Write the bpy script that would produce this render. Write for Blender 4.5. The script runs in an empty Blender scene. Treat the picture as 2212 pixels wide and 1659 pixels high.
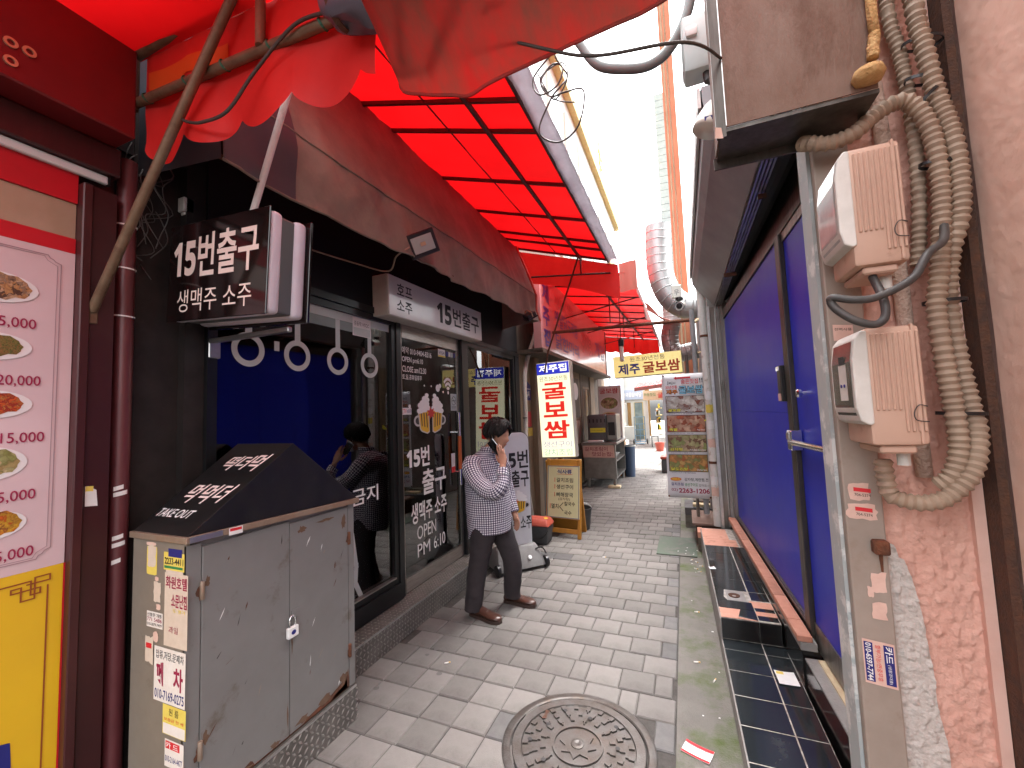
import bpy, bmesh, math, random
from mathutils import Vector, Matrix, noise
R = math.radians
random.seed(7)
SC = bpy.context.scene
COL = SC.collection

# ------------------------------------------------------------------ camera
cam_d = bpy.data.cameras.new('camera')
cam = bpy.data.objects.new('camera', cam_d); COL.objects.link(cam)
cam_d.sensor_width = 36.0
cam_d.lens = 36.0 * 900.0 / 2212.0
cam_d.clip_start = 0.02; cam_d.clip_end = 500
cam.matrix_world = Matrix(((0.924317, 0.061721, 0.376602, 0.0),
                           (0.379742, -0.050803, -0.923696, 0.0),
                           (-0.037878, 0.9968, -0.070396, 1.70),
                           (0, 0, 0, 1)))
SC.camera = cam
# ------------------------------------------------------------------ sky and sun (overcast)
w = bpy.data.worlds.new('World'); SC.world = w; w.use_nodes = True
nt = w.node_tree; bg = nt.nodes['Background']
sky = nt.nodes.new('ShaderNodeTexSky'); sky.sky_type = 'NISHITA'; sky.sun_disc = False
sky.sun_elevation = R(74); sky.sun_rotation = R(40)
sky.air_density = 1.0; sky.dust_density = 6.0; sky.ozone_density = 1.0
hs = nt.nodes.new('ShaderNodeHueSaturation'); hs.inputs['Saturation'].default_value = 0.10
nt.links.new(sky.outputs[0], hs.inputs['Color']); nt.links.new(hs.outputs[0], bg.inputs['Color'])
bg.inputs['Strength'].default_value = 0.15
sd = bpy.data.lights.new('sun', 'SUN'); sun = bpy.data.objects.new('sun', sd); COL.objects.link(sun)
sd.energy = 0.5; sd.angle = R(35); sd.color = (1.0, 0.96, 0.90)
sun.rotation_euler = (R(16), 0, R(140)); sun.location = (0, 4, 12)
# ------------------------------------------------------------------ exposure, render
vs = SC.view_settings
vs.view_transform = 'Standard'; vs.look = 'None'; vs.gamma = 1.0; vs.exposure = 3.2; vs.use_curve_mapping = False
cy = SC.cycles
cy.use_denoising = True
try: cy.denoiser = 'OPENIMAGEDENOISE'
except Exception: pass
cy.max_bounces = 10; cy.diffuse_bounces = 6; cy.glossy_bounces = 5; cy.transmission_bounces = 6; cy.transparent_max_bounces = 12
cy.sample_clamp_indirect = 6.0; cy.caustics_reflective = False; cy.caustics_refractive = False

# ------------------------------------------------------------------ materials
MATS = {}
def lin(c):
    def f(v):
        v /= 255.0
        return v/12.92 if v <= .04045 else ((v+.055)/1.055)**2.4
    return tuple(f(v) for v in c)
def mat(name, col, rough=.6, metal=0., col2=None, nscale=6., ncon=.5, bump=0., bscale=60., stretch=None,
        emis=0., ecol=None, trans=0., spec=.5, alpha=1., coat=0., jitter=0., dirt=None, dscale=2., dlo=.5, dhi=.75, island=False):
    """one procedural material: base colour mottled towards col2, spots of dirt, fine relief"""
    if name in MATS: return MATS[name]
    m = bpy.data.materials.new(name); MATS[name] = m
    m.use_nodes = True
    n = m.node_tree.nodes; l = m.node_tree.links
    b = n['Principled BSDF']
    def rgb(c): return (*c, 1.0)
    b.inputs['Base Color'].default_value = rgb(col)
    b.inputs['Roughness'].default_value = rough
    b.inputs['Metallic'].default_value = metal
    b.inputs['Specular IOR Level'].default_value = spec
    if coat: b.inputs['Coat Weight'].default_value = coat; b.inputs['Coat Roughness'].default_value = .08
    tc = n.new('ShaderNodeTexCoord'); src = tc.outputs['Object']
    if stretch:
        mp = n.new('ShaderNodeMapping'); mp.inputs['Scale'].default_value = stretch
        l.new(src, mp.inputs[0]); src = mp.outputs[0]
    cout = None
    if col2 is not None:
        nz = n.new('ShaderNodeTexNoise'); nz.inputs['Scale'].default_value = nscale; nz.inputs['Detail'].default_value = 8; nz.inputs['Roughness'].default_value = .65
        l.new(src, nz.inputs['Vector'])
        rp = n.new('ShaderNodeValToRGB'); e = rp.color_ramp.elements
        e[0].position = .5 - .28*ncon; e[1].position = .5 + .28*ncon
        e[0].color = rgb(col); e[1].color = rgb(col2)
        l.new(nz.outputs[0], rp.inputs[0]); cout = rp.outputs[0]
        mr = n.new('ShaderNodeMapRange'); mr.inputs['To Min'].default_value = max(.03, rough-.1); mr.inputs['To Max'].default_value = min(1, rough+.12)
        l.new(nz.outputs[0], mr.inputs[0]); l.new(mr.outputs[0], b.inputs['Roughness'])
    if dirt is not None:
        nz2 = n.new('ShaderNodeTexNoise'); nz2.inputs['Scale'].default_value = dscale; nz2.inputs['Detail'].default_value = 10; nz2.inputs['Roughness'].default_value = .7
        l.new(src, nz2.inputs['Vector'])
        rp2 = n.new('ShaderNodeValToRGB'); rp2.color_ramp.elements[0].position = dlo; rp2.color_ramp.elements[1].position = dhi
        l.new(nz2.outputs[0], rp2.inputs[0])
        mx = n.new('ShaderNodeMixRGB'); l.new(rp2.outputs[0], mx.inputs[0])
        if cout: l.new(cout, mx.inputs[1])
        else: mx.inputs[1].default_value = rgb(col)
        mx.inputs[2].default_value = rgb(dirt); cout = mx.outputs[0]
    if jitter:
        if island:
            g = n.new('ShaderNodeNewGeometry'); rnd = g.outputs['Random Per Island']
        else:
            oi = n.new('ShaderNodeObjectInfo'); rnd = oi.outputs['Random']
        mr2 = n.new('ShaderNodeMapRange'); mr2.inputs['To Min'].default_value = 1-jitter; mr2.inputs['To Max'].default_value = 1+jitter
        l.new(rnd, mr2.inputs[0])
        hv = n.new('ShaderNodeHueSaturation'); l.new(mr2.outputs[0], hv.inputs['Value'])
        if cout: l.new(cout, hv.inputs['Color'])
        else: hv.inputs['Color'].default_value = rgb(col)
        cout = hv.outputs[0]
    if cout: l.new(cout, b.inputs['Base Color'])
    if bump:
        nb = n.new('ShaderNodeTexNoise'); nb.inputs['Scale'].default_value = bscale; nb.inputs['Detail'].default_value = 6
        l.new(src, nb.inputs['Vector'])
        bp = n.new('ShaderNodeBump'); bp.inputs['Strength'].default_value = bump; bp.inputs['Distance'].default_value = .01
        l.new(nb.outputs[0], bp.inputs['Height']); l.new(bp.outputs[0], b.inputs['Normal'])
    if emis:
        b.inputs['Emission Strength'].default_value = emis
        if ecol is None and cout: l.new(cout, b.inputs['Emission Color'])
        else: b.inputs['Emission Color'].default_value = rgb(ecol or col)
    if trans:
        t = n.new('ShaderNodeBsdfTranslucent'); ms = n.new('ShaderNodeMixShader'); ms.inputs[0].default_value = trans
        if cout: l.new(cout, t.inputs[0])
        else: t.inputs[0].default_value = rgb(col)
        out = n['Material Output']
        l.new(b.outputs[0], ms.inputs[1]); l.new(t.outputs[0], ms.inputs[2]); l.new(ms.outputs[0], out.inputs[0])
    if alpha < 1:
        b.inputs['Alpha'].default_value = alpha
    return m
def M(name): return MATS[name]
def glass(name, tint=(.8,.85,.85), refl=.12, alpha=.25):
    """window pane: see-through tinted sheet with a mirror-like surface"""
    m = bpy.data.materials.new(name); MATS[name] = m; m.use_nodes = True
    n = m.node_tree.nodes; l = m.node_tree.links
    for x in list(n):
        if x.type != 'OUTPUT_MATERIAL': n.remove(x)
    tr = n.new('ShaderNodeBsdfTransparent'); tr.inputs[0].default_value = (*tint, 1)
    gl = n.new('ShaderNodeBsdfGlossy'); gl.inputs['Roughness'].default_value = .015
    fr = n.new('ShaderNodeFresnel'); fr.inputs['IOR'].default_value = 1.5
    ad = n.new('ShaderNodeMath'); ad.operation = 'ADD'; ad.use_clamp = True; ad.inputs[1].default_value = refl
    mx = n.new('ShaderNodeMixShader')
    l.new(fr.outputs[0], ad.inputs[0]); l.new(ad.outputs[0], mx.inputs[0]); l.new(tr.outputs[0], mx.inputs[1]); l.new(gl.outputs[0], mx.inputs[2])
    l.new(mx.outputs[0], n['Material Output'].inputs[0])
    return m

# ------------------------------------------------------------------ geometry helpers (everything in world metres)
class MB:
    def __init__(s): s.v = []; s.f = []; s.uv = None
    def add(s, vs, fs):
        o = len(s.v); s.v += [tuple(p) for p in vs]; s.f += [tuple(i+o for i in f) for f in fs]; return s
    def box(s, x0, x1, y0, y1, z0, z1):
        return s.add([(x0,y0,z0),(x1,y0,z0),(x1,y1,z0),(x0,y1,z0),(x0,y0,z1),(x1,y0,z1),(x1,y1,z1),(x0,y1,z1)],
                     [(0,3,2,1),(4,5,6,7),(0,1,5,4),(1,2,6,5),(2,3,7,6),(3,0,4,7)])
    def hexa(s, p):  # 8 points bottom 4 ccw, top 4 ccw
        return s.add(p, [(0,3,2,1),(4,5,6,7),(0,1,5,4),(1,2,6,5),(2,3,7,6),(3,0,4,7)])
    def prism(s, poly, d):
        """poly: 3-D outline, extruded by vector d"""
        n = len(poly); d = Vector(d); a = [Vector(p) for p in poly]
        return s.add(a + [p+d for p in a], [tuple(range(n))[::-1], tuple(range(n, 2*n))] + [(i, (i+1)%n, (i+1)%n+n, i+n) for i in range(n)])
    def quad(s, a, b, c, d): return s.add([a,b,c,d], [(0,1,2,3)])
    def tube(s, pts, r, n=8, caps=True, smooth_path=0):
        pts = [Vector(p) for p in pts]
        if smooth_path: pts = catmull(pts, smooth_path)
        rs = r if isinstance(r, (list, tuple)) else [r]*len(pts)
        if len(rs) != len(pts):
            rs = [rs[0] + (rs[-1]-rs[0])*i/(len(pts)-1) for i in range(len(pts))]
        o = len(s.v); up = None
        for i, p in enumerate(pts):
            t = (pts[min(i+1, len(pts)-1)] - pts[max(i-1, 0)])
            if t.length < 1e-9: t = Vector((0,0,1))
            t.normalize()
            if up is None:
                up = Vector((0,0,1)) if abs(t.z) < .9 else Vector((1,0,0))
            a = t.cross(up)
            if a.length < 1e-6: a = t.orthogonal()
            a.normalize(); up = a.cross(t)
            for k in range(n):
                q = 2*math.pi*k/n
                s.v.append(tuple(p + (a*math.cos(q) + up*math.sin(q))*rs[i]))
        for i in range(len(pts)-1):
            for k in range(n):
                s.f.append((o+i*n+k, o+i*n+(k+1)%n, o+(i+1)*n+(k+1)%n, o+(i+1)*n+k))
        if caps:
            s.f.append(tuple(o+k for k in range(n))[::-1]); e = o+(len(pts)-1)*n; s.f.append(tuple(e+k for k in range(n)))
        return s
    def lathe(s, prof, c=(0,0,0), n=24, axis=(0,0,1), caps=True):
        """prof: (radius, height) pairs along axis from c"""
        ax = Vector(axis).normalized(); a = ax.orthogonal().normalized(); b = ax.cross(a); c = Vector(c); o = len(s.v)
        for r, h in prof:
            for k in range(n):
                q = 2*math.pi*k/n
                s.v.append(tuple(c + ax*h + (a*math.cos(q)+b*math.sin(q))*r))
        for i in range(len(prof)-1):
            for k in range(n):
                s.f.append((o+i*n+k, o+i*n+(k+1)%n, o+(i+1)*n+(k+1)%n, o+(i+1)*n+k))
        if caps:
            s.f.append(tuple(o+k for k in range(n))[::-1]); e = o+(len(prof)-1)*n; s.f.append(tuple(e+k for k in range(n)))
        return s
    def grid(s, fn, nu, nv):
        """fn(i/nu, j/nv) -> point"""
        o = len(s.v)
        for j in range(nv+1):
            for i in range(nu+1): s.v.append(tuple(fn(i/nu, j/nv)))
        for j in range(nv):
            for i in range(nu):
                a = o+j*(nu+1)+i; s.f.append((a, a+1, a+nu+2, a+nu+1))
        return s
    def rbox(s, x0, x1, y0, y1, z0, z1, r=.01, seg=2):
        bm = bmesh.new(); bmesh.ops.create_cube(bm, size=1)
        for v in bm.verts: v.co = Vector((x0+(v.co.x+.5)*(x1-x0), y0+(v.co.y+.5)*(y1-y0), z0+(v.co.z+.5)*(z1-z0)))
        bmesh.ops.bevel(bm, geom=bm.edges[:], offset=r, segments=seg, affect='EDGES', profile=.5)
        bm.verts.ensure_lookup_table(); bm.verts.index_update()
        s.add([v.co.copy() for v in bm.verts], [tuple(v.index for v in f.verts) for f in bm.faces]); bm.free(); return s
    def xf(s, mtx, start=0):
        s.v = s.v[:start] + [tuple(mtx @ Vector(p)) for p in s.v[start:]]; return s
def catmull(p, k):
    out = []
    for i in range(len(p)-1):
        a, b, c, d = p[max(i-1,0)], p[i], p[i+1], p[min(i+2, len(p)-1)]
        for j in range(k):
            t = j/k
            out.append(.5*((2*b) + (c-a)*t + (2*a-5*b+4*c-d)*t*t + (3*b-a-3*c+d)*t*t*t))
    out.append(p[-1]); return out
def props(o, label=None, cat=None, group=None, kind=None):
    if label: o['label'] = label
    if cat: o['category'] = cat
    if group: o['group'] = group
    if kind: o['kind'] = kind
    return o
def thing(name, label, cat, loc=(0,0,0), group=None):
    o = bpy.data.objects.new(name, None); COL.objects.link(o); o.location = loc; o.empty_display_size = .1
    return props(o, label, cat, group)
def put(o, parent):
    o.parent = parent
    if parent is not None and parent.type == 'EMPTY': o.matrix_parent_inverse = Matrix.Translation(-Vector(parent.location))
    return o
def obj(name, mb, material, parent=None, smooth=False, bevel=0., label=None, cat=None, group=None, kind=None, loc=None, solid=0.):
    me = bpy.data.meshes.new(name); me.from_pydata(mb.v, [], mb.f); me.update()
    if mb.uv:
        ul = me.uv_layers.new(name='uv')
        for lp in me.loops: ul.data[lp.index].uv = mb.uv[lp.vertex_index]
    if bevel:
        bm = bmesh.new(); bm.from_mesh(me)
        eg = [e for e in bm.edges if len(e.link_faces) == 2 and e.calc_face_angle(0) > .5]
        bmesh.ops.bevel(bm, geom=eg, offset=bevel, segments=2, affect='EDGES', profile=.5); bm.to_mesh(me); bm.free()
    if isinstance(material, str): material = MATS[material]
    me.materials.append(material)
    if smooth:
        me.shade_smooth()
        if smooth == 'auto':
            me.set_sharp_from_angle(angle=R(35))
    o = bpy.data.objects.new(name, me); COL.objects.link(o)
    if loc: o.location = loc
    if parent is not None: put(o, parent)
    if solid:
        md = o.modifiers.new('thick', 'SOLIDIFY'); md.thickness = solid; md.offset = 0
    return props(o, label, cat, group, kind)
_fc = {}
def text(s, o0, ex, ez, w, h, material, parent, bold=.0, lift=.003, name='lettering', shear=0., keep=False, loc=None):
    """flat lettering fitted to the box w x h whose lower-left corner is o0, along unit vectors ex (right) and ez (up)"""
    key = (s, bold, shear)
    if key not in _fc:
        cu = bpy.data.curves.new('t', 'FONT'); cu.body = s; cu.resolution_u = 3; cu.offset = bold; cu.shear = shear; cu.space_line = .95
        t = bpy.data.objects.new('t', cu); COL.objects.link(t)
        dg = bpy.context.evaluated_depsgraph_get(); me = bpy.data.meshes.new_from_object(t.evaluated_get(dg))
        vs_ = [(v.co.x, v.co.y) for v in me.vertices]; fs_ = [tuple(p.vertices) for p in me.polygons]
        bpy.data.objects.remove(t); bpy.data.curves.remove(cu); bpy.data.meshes.remove(me)
        _fc[key] = (vs_, fs_)
    vs_, fs_ = _fc[key]
    xs = [v[0] for v in vs_]; ys = [v[1] for v in vs_]
    x0, x1, y0, y1 = min(xs), max(xs), min(ys), max(ys)
    sx = w/(x1-x0); sy = h/(y1-y0)
    if keep: sx = sy = min(sx, sy)
    o0 = Vector(o0); ex = Vector(ex).normalized(); ez = Vector(ez).normalized(); nrm = ex.cross(ez)
    mb = MB(); mb.add([o0 + ex*((x-x0)*sx) + ez*((y-y0)*sy) + nrm*lift for x, y in vs_], fs_)
    return obj(name, mb, material, parent)
# ================================================================== materials used in several places
mat('paver', (.138,.126,.116), .80, col2=(.192,.180,.169), nscale=9, ncon=1., bump=.35, bscale=220, jitter=.19, dirt=(.072,.064,.058), dscale=2.2, dlo=.48, dhi=.74)
mat('paver_far', (.138,.126,.116), .80, col2=(.192,.180,.169), nscale=9, ncon=1., bump=.3, bscale=220, jitter=.19, island=True, dirt=(.072,.064,.058), dscale=2.2, dlo=.48, dhi=.74)
mat('paver_dark', (.075,.072,.073), .75, col2=(.105,.102,.10), nscale=12, bump=.3, bscale=200, jitter=.15)
mat('paver_half', (.105,.10,.10), .75, col2=(.14,.135,.13), nscale=12, bump=.3, bscale=200, jitter=.19)
mat('joint_sand', (.045,.04,.036), .95, col2=(.075,.068,.062), nscale=30, bump=.4, bscale=300)
mat('mossy_concrete', (.12,.112,.10), .9, col2=(.185,.172,.155), nscale=7, ncon=1.1, bump=.5, bscale=120, dirt=(.065,.095,.022), dscale=3.2, dlo=.48, dhi=.68)
mat('concrete', (.25,.24,.225), .9, col2=(.36,.345,.33), nscale=8, ncon=1., bump=.5, bscale=90, dirt=(.12,.115,.1), dscale=4, dlo=.5, dhi=.75)
mat('black_tile', (.010,.013,.015), .10, col2=(.022,.028,.032), nscale=5, ncon=1.2, coat=.3, dirt=(.075,.085,.09), dscale=2.4, dlo=.56, dhi=.9)
mat('tile_riser', (.006,.006,.007), .16, col2=(.014,.012,.011), nscale=12)
mat('grout', (.55,.52,.47), .9, col2=(.25,.22,.19), nscale=25)
mat('salmon_mortar', (.55,.25,.175), .92, col2=(.66,.36,.27), nscale=14, ncon=1.1, bump=.6, bscale=70, dirt=(.35,.16,.11), dscale=9, dlo=.55, dhi=.7)
mat('salmon_brick', (.50,.20,.125), .8, col2=(.64,.33,.235), nscale=10, ncon=1.2, bump=.3, bscale=120, jitter=.1, dirt=(.36,.16,.1), dscale=6, dlo=.52, dhi=.75)
mat('blue_panel', (.018,.030,.46), .38, col2=(.022,.035,.48), nscale=2.2, spec=.22, dirt=(.03,.032,.20), dscale=3, dlo=.6, dhi=.85, bump=.02, bscale=6)
mat('steel_frame', (.30,.275,.25), .38, .85, col2=(.21,.19,.17), nscale=5, stretch=(6,6,.8))
mat('dark_steel', (.11,.10,.09), .4, .8, col2=(.07,.062,.055), nscale=6, stretch=(6,6,.8))
mat('aluminium', (.62,.62,.61), .32, .9, col2=(.46,.45,.44), nscale=7)
mat('chrome', (.82,.82,.83), .12, 1.)
mat('black_plastic', (.012,.012,.013), .35)
mat('black_matt', (.014,.014,.016), .6, col2=(.03,.029,.03), nscale=6)
mat('white_paint', (.72,.71,.69), .5, col2=(.58,.565,.54), nscale=7, dirt=(.38,.33,.27), dscale=6, dlo=.6, dhi=.8)
mat('grey_sheet', (.30,.305,.32), .5, .1, col2=(.25,.253,.265), nscale=3, dirt=(.12,.115,.11), dscale=3, dlo=.6, dhi=.9)
mat('rust', (.16,.055,.025), .9, col2=(.07,.03,.018), nscale=25, bump=.5, bscale=150)
mat('rust_dark', (.055,.026,.018), .85, col2=(.10,.04,.02), nscale=30, bump=.4, bscale=150)
mat('rusty_sheet', (.20,.135,.105), .62, .3, col2=(.15,.078,.05), nscale=7, ncon=1.2, stretch=(1.6,1.6,.7), bump=.15, bscale=120, dirt=(.10,.042,.022), dscale=5, dlo=.50, dhi=.70)
mat('pink_stucco', (.70,.41,.33), .93, col2=(.60,.33,.26), nscale=9, bump=.8, bscale=55, dirt=(.36,.2,.15), dscale=14, dlo=.62, dhi=.72)
mat('pink_plaster', (.72,.46,.385), .9, col2=(.66,.40,.33), nscale=4, bump=.35, bscale=26, dirt=(.42,.22,.16), dscale=8, dlo=.66, dhi=.74)
mat('bare_stucco', (.62,.57,.53), .95, col2=(.48,.42,.385), nscale=40, ncon=1.2, bump=.9, bscale=70)
mat('conduit', (.37,.275,.20), .6, col2=(.30,.215,.155), nscale=8, dirt=(.16,.11,.08), dscale=9, dlo=.55, dhi=.75)
mat('black_cable', (.035,.032,.032), .5, col2=(.06,.055,.052), nscale=20)
mat('meter_body', (.56,.365,.275), .55, col2=(.50,.32,.24), nscale=4, dirt=(.32,.18,.125), dscale=12, dlo=.6, dhi=.8)
mat('meter_bezel', (.66,.64,.60), .5, col2=(.52,.5,.46), nscale=8)
mat('paper_white', (.78,.77,.76), .8, col2=(.70,.69,.68), nscale=12)
mat('paper_pink', (.72,.50,.42), .85, col2=(.64,.42,.35), nscale=20)
mat('ink_black', (.012,.012,.014), .6)
mat('ink_red', (.62,.02,.03), .6)
mat('ink_navy', (.012,.015,.16), .6)
mat('ink_white', (.80,.80,.80), .55)
mat('ink_yellow', (.75,.58,.03), .6)
mat('ink_green', (.03,.22,.07), .6)
mat('yellow_paper', (.74,.60,.12), .75, col2=(.68,.52,.09), nscale=10)
mat('post_paint', (.36,.30,.255), .55, .15, col2=(.30,.245,.205), nscale=5, dirt=(.24,.17,.12), dscale=7, dlo=.58, dhi=.78)
EX, EY, EZ = Vector((1,0,0)), Vector((0,1,0)), Vector((0,0,1))
# ================================================================== ground
g = MB().grid(lambda a, b: (-14+28*a, -6+66*b, -.012), 14, 33)
obj('ground', g, 'joint_sand', kind='structure')
gut = MB().grid(lambda a, b: (-.137 + (.30)*a, .3+4.92*b, .0 + .002*noise.noise(Vector((a*3, b*40, 1)))), 4, 60)
obj('gutter_strip', gut, 'mossy_concrete', kind='structure')
g2 = MB().grid(lambda a, b: (-.14+.32*a, 5.215+13*b, -.003), 2, 20)
obj('gutter_strip', g2, 'mossy_concrete', kind='structure')
pav = MB().quad((-2.32,.2,-.008),(-.142,.2,-.008),(-.142,26,-.008),(-2.32,26,-.008))
pavement = obj('pavement', pav, 'joint_sand', kind='structure')
# pavers: 0.2 m square blocks in running bond, half blocks here and there
def paver_mesh(wx, wy):
    mb = MB(); c = .006
    mb.add([(-wx/2,-wy/2,-.05),(wx/2,-wy/2,-.05),(wx/2,wy/2,-.05),(-wx/2,wy/2,-.05),
            (-wx/2,-wy/2,-c),(wx/2,-wy/2,-c),(wx/2,wy/2,-c),(-wx/2,wy/2,-c),
            (-wx/2+c,-wy/2+c,0),(wx/2-c,-wy/2+c,0),(wx/2-c,wy/2-c,0),(-wx/2+c,wy/2-c,0)],
           [(0,1,5,4),(1,2,6,5),(2,3,7,6),(3,0,4,7),(4,5,9,8),(5,6,10,9),(6,7,11,10),(7,4,8,11),(8,9,10,11)])
    return mb
PM = {}
for nm, (wx, wy) in {'full': (.204,.2), 'half': (.1,.2)}.items():
    for mm in ('paver', 'paver_dark', 'paver_half'):
        b = paver_mesh(wx, wy); me = bpy.data.meshes.new('paver'); me.from_pydata(b.v, [], b.f); me.materials.append(MATS[mm]); PM[nm, mm] = me
MHC, MHR = Vector((-.605, 2.185)), .385
pitch = .209; row = .206; far = MB(); npav = 0
for j in range(120):
    y = 1.36 + row*j
    if y > 25.5: break
    xr = -.142 - (.02 if j % 5 == 2 else 0)
    x = xr; first = True; i = 0
    while x > -2.31:
        rnd = random.random()
        half = (first and j % 2 == 1) or (not first and rnd < .035)
        wx = .105 if half else pitch
        cx = x - wx/2; x -= wx; first = False; i += 1
        if cx - wx/2 < -2.33: continue
        lim = -1.84 if y < 2.05 else (-2.09 if y < 5.7 else -2.31)
        if cx < lim - .02: continue
        d = (Vector((cx, y)) - MHC).length
        if d < MHR - .02: continue
        dark = rnd > .975 or (half and random.random() < .5)
        mm = 'paver_dark' if (dark and not half) else ('paver_half' if dark else 'paver')
        dz = random.uniform(-.0025, .0025)
        if npav < 300:
            o = bpy.data.objects.new('paver', PM['half' if half else 'full', mm]); COL.objects.link(o)
            o.location = (cx, y, dz); o.rotation_euler = (random.uniform(-.007,.007), random.uniform(-.007,.007), random.uniform(-.012,.012))
            o.parent = pavement; npav += 1
        else:
            b = paver_mesh(.1 if half else .204, .2); far.add([(p[0]+cx, p[1]+y, p[2]+dz) for p in b.v], b.f)
obj('paver', far, 'paver_far', pavement, kind='stuff')
# ---- manhole
mat('cast_iron', (.145,.138,.133), .48, .75, col2=(.10,.085,.075), nscale=9, bump=.25, bscale=120, dirt=(.14,.09,.06), dscale=5, dlo=.55, dhi=.8)
mat('iron_recess', (.055,.045,.04), .75, .4, col2=(.09,.07,.06), nscale=30)
mh = thing('manhole_cover', 'round cast iron manhole cover with star centre among the grey pavers', 'manhole cover', (MHC.x, MHC.y, 0))
c0 = (MHC.x, MHC.y, 0)
obj('frame_ring', MB().lathe([(.388,-.05),(.388,.004),(.381,.008),(.35,.008),(.343,.003),(.343,-.05)], c0, 72, caps=False), 'cast_iron', mh, smooth='auto')
lid = obj('lid', MB().lathe([(.337,-.05),(.337,.002),(.333,.006),(.290,.006),(.286,-.003),(.0005,-.003)], c0, 72, caps=False), 'cast_iron', mh, smooth='auto')
def arcbox(mb, r0, r1, a0, a1, z0, z1, n=3):
    for k in range(n):
        b0 = a0+(a1-a0)*k/n; b1 = a0+(a1-a0)*(k+1)/n
        p = [(c0[0]+r*math.cos(a), c0[1]+r*math.sin(a)) for r, a in ((r0,b0),(r1,b0),(r1,b1),(r0,b1))]
        mb.hexa([(x,y,z0) for x,y in p]+[(x,y,z1) for x,y in p])
st = MB()
for rr, cnt, wd in ((.268,24,.030),(.222,20,.028),(.178,16,.026)):
    for k in range(cnt):
        a = 2*math.pi*(k+(.5 if rr==.222 else 0))/cnt; hw = wd/rr/1.35
        arcbox(st, rr-.014, rr+.014, a-hw*.55, a+hw*.55, -.003, .006)
        if k % 2 == 0: arcbox(st, rr-.03, rr-.014, a-hw*.2, a+hw*.2, -.003, .006, 1)
obj('tread_block', st, 'cast_iron', lid, kind='stuff')
ring = MB(); arcbox(ring, .118, .130, 0, 2*math.pi, -.003, .006, 48); obj('ring_band', ring, 'cast_iron', lid)
star = [(c0[0]+(.095 if k%2==0 else .062)*math.cos(math.pi*k/8), c0[1]+(.095 if k%2==0 else .062)*math.sin(math.pi*k/8), -.003) for k in range(16)]
obj('star_boss', MB().prism(star, (0,0,.007)), 'cast_iron', lid)
obj('centre_boss', MB().lathe([(.034,-.003),(.034,.008),(.024,.011),(.012,.011),(.009,.009),(.0005,.009)], c0, 24, caps=False), 'cast_iron', lid, smooth='auto')
for k in range(10):
    a = 2*math.pi*k/10+.2; rr = .246 if k % 2 else .2
    obj('vent_hole', MB().lathe([(.0005,.0),(.010,.0),(.012,-.001)], (c0[0]+rr*math.cos(a), c0[1]+rr*math.sin(a), .0068), 12, caps=False), 'black_matt', lid)
for a in (2.55, -.55):
    q = [(c0[0]+.262*math.cos(a)+dx, c0[1]+.262*math.sin(a)+dy, .007) for dx, dy in ((-.012,-.035),(.014,-.03),(.008,.0),(.016,.032),(-.010,.035),(-.004,0))]
    obj('lifting_slot', MB().add(q, [tuple(range(6))]), 'rust_dark', lid)
# ---- green steel plate over the drain, litter
mat('green_plate', (.06,.10,.06), .6, .3, col2=(.10,.11,.095), nscale=6, ncon=1.2, dirt=(.15,.14,.125), dscale=6, dlo=.5, dhi=.7)
obj('drain_plate', MB().rbox(-.395,.045,5.22,5.93,.002,.014,.003,1), 'green_plate', label='faded green steel plate covering the drain beside the tiled step', cat='drain plate')
def litter(name, cx, cy, z, w_, l_, a, m, label, cat, group=None, curl=.004):
    mb = MB().grid(lambda s, t: ((s-.5)*w_, (t-.5)*l_, z+.002+curl*(2*s-1)**2*(.5+t)), 6, 4)
    mb.xf(Matrix.Translation((cx, cy, 0)) @ Matrix.Rotation(a, 4, 'Z'))
    return obj(name, mb, m, label=label, cat=cat, group=group)
fl = litter('flyer', -.04, 2.335, 0, .135, .085, -.35, 'paper_white', 'red and white flyer card lying on the mossy gutter', 'flyer')
for a_, b_ in ((-.036,.036),):
    obj('red_band', MB().grid(lambda s, t: ((s-.5)*.133, .026+.016*t, .0052+.004*(2*s-1)**2*(1.3)), 6, 1).xf(Matrix.Translation((-.04,2.335,0)) @ Matrix.Rotation(-.35,4,'Z')), 'ink_red', fl)
    obj('red_band', MB().grid(lambda s, t: ((s-.5)*.133, -.042+.012*t, .0042+.004*(2*s-1)**2*(.8)), 6, 1).xf(Matrix.Translation((-.04,2.335,0)) @ Matrix.Rotation(-.35,4,'Z')), 'ink_red', fl)
litter('paper_scrap', -.215, 5.83, .0, .11, .10, .5, 'paper_white', 'square white paper scrap beside the green drain plate', 'paper scrap')
mat('butt_white', (.78,.76,.72), .8); mat('butt_tan', (.65,.42,.15), .8)
for k, (bx, by, a) in enumerate([(-1.61,2.58,.7),(.0,3.86,.1),(.02,4.86,-.4),(.05,4.78,.6),(.07,4.95,.2),(.03,5.07,-.8),(-.02,5.12,.9),(-.95,4.95,.3),(-.02,3.12,.2),(.075,2.95,1.2)]):
    d = Vector((math.cos(a), math.sin(a), 0))*.02; p = Vector((bx, by, .006))
    o = obj('cigarette_butt', MB().tube([p-d, p+d*.4], .0042, 6), 'butt_white', label='cigarette butt dropped on the alley floor', cat='cigarette butt', group='cigarette butts on the alley floor')
    obj('filter', MB().tube([p+d*.4, p+d], .0043, 6), 'butt_tan', o)
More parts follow.
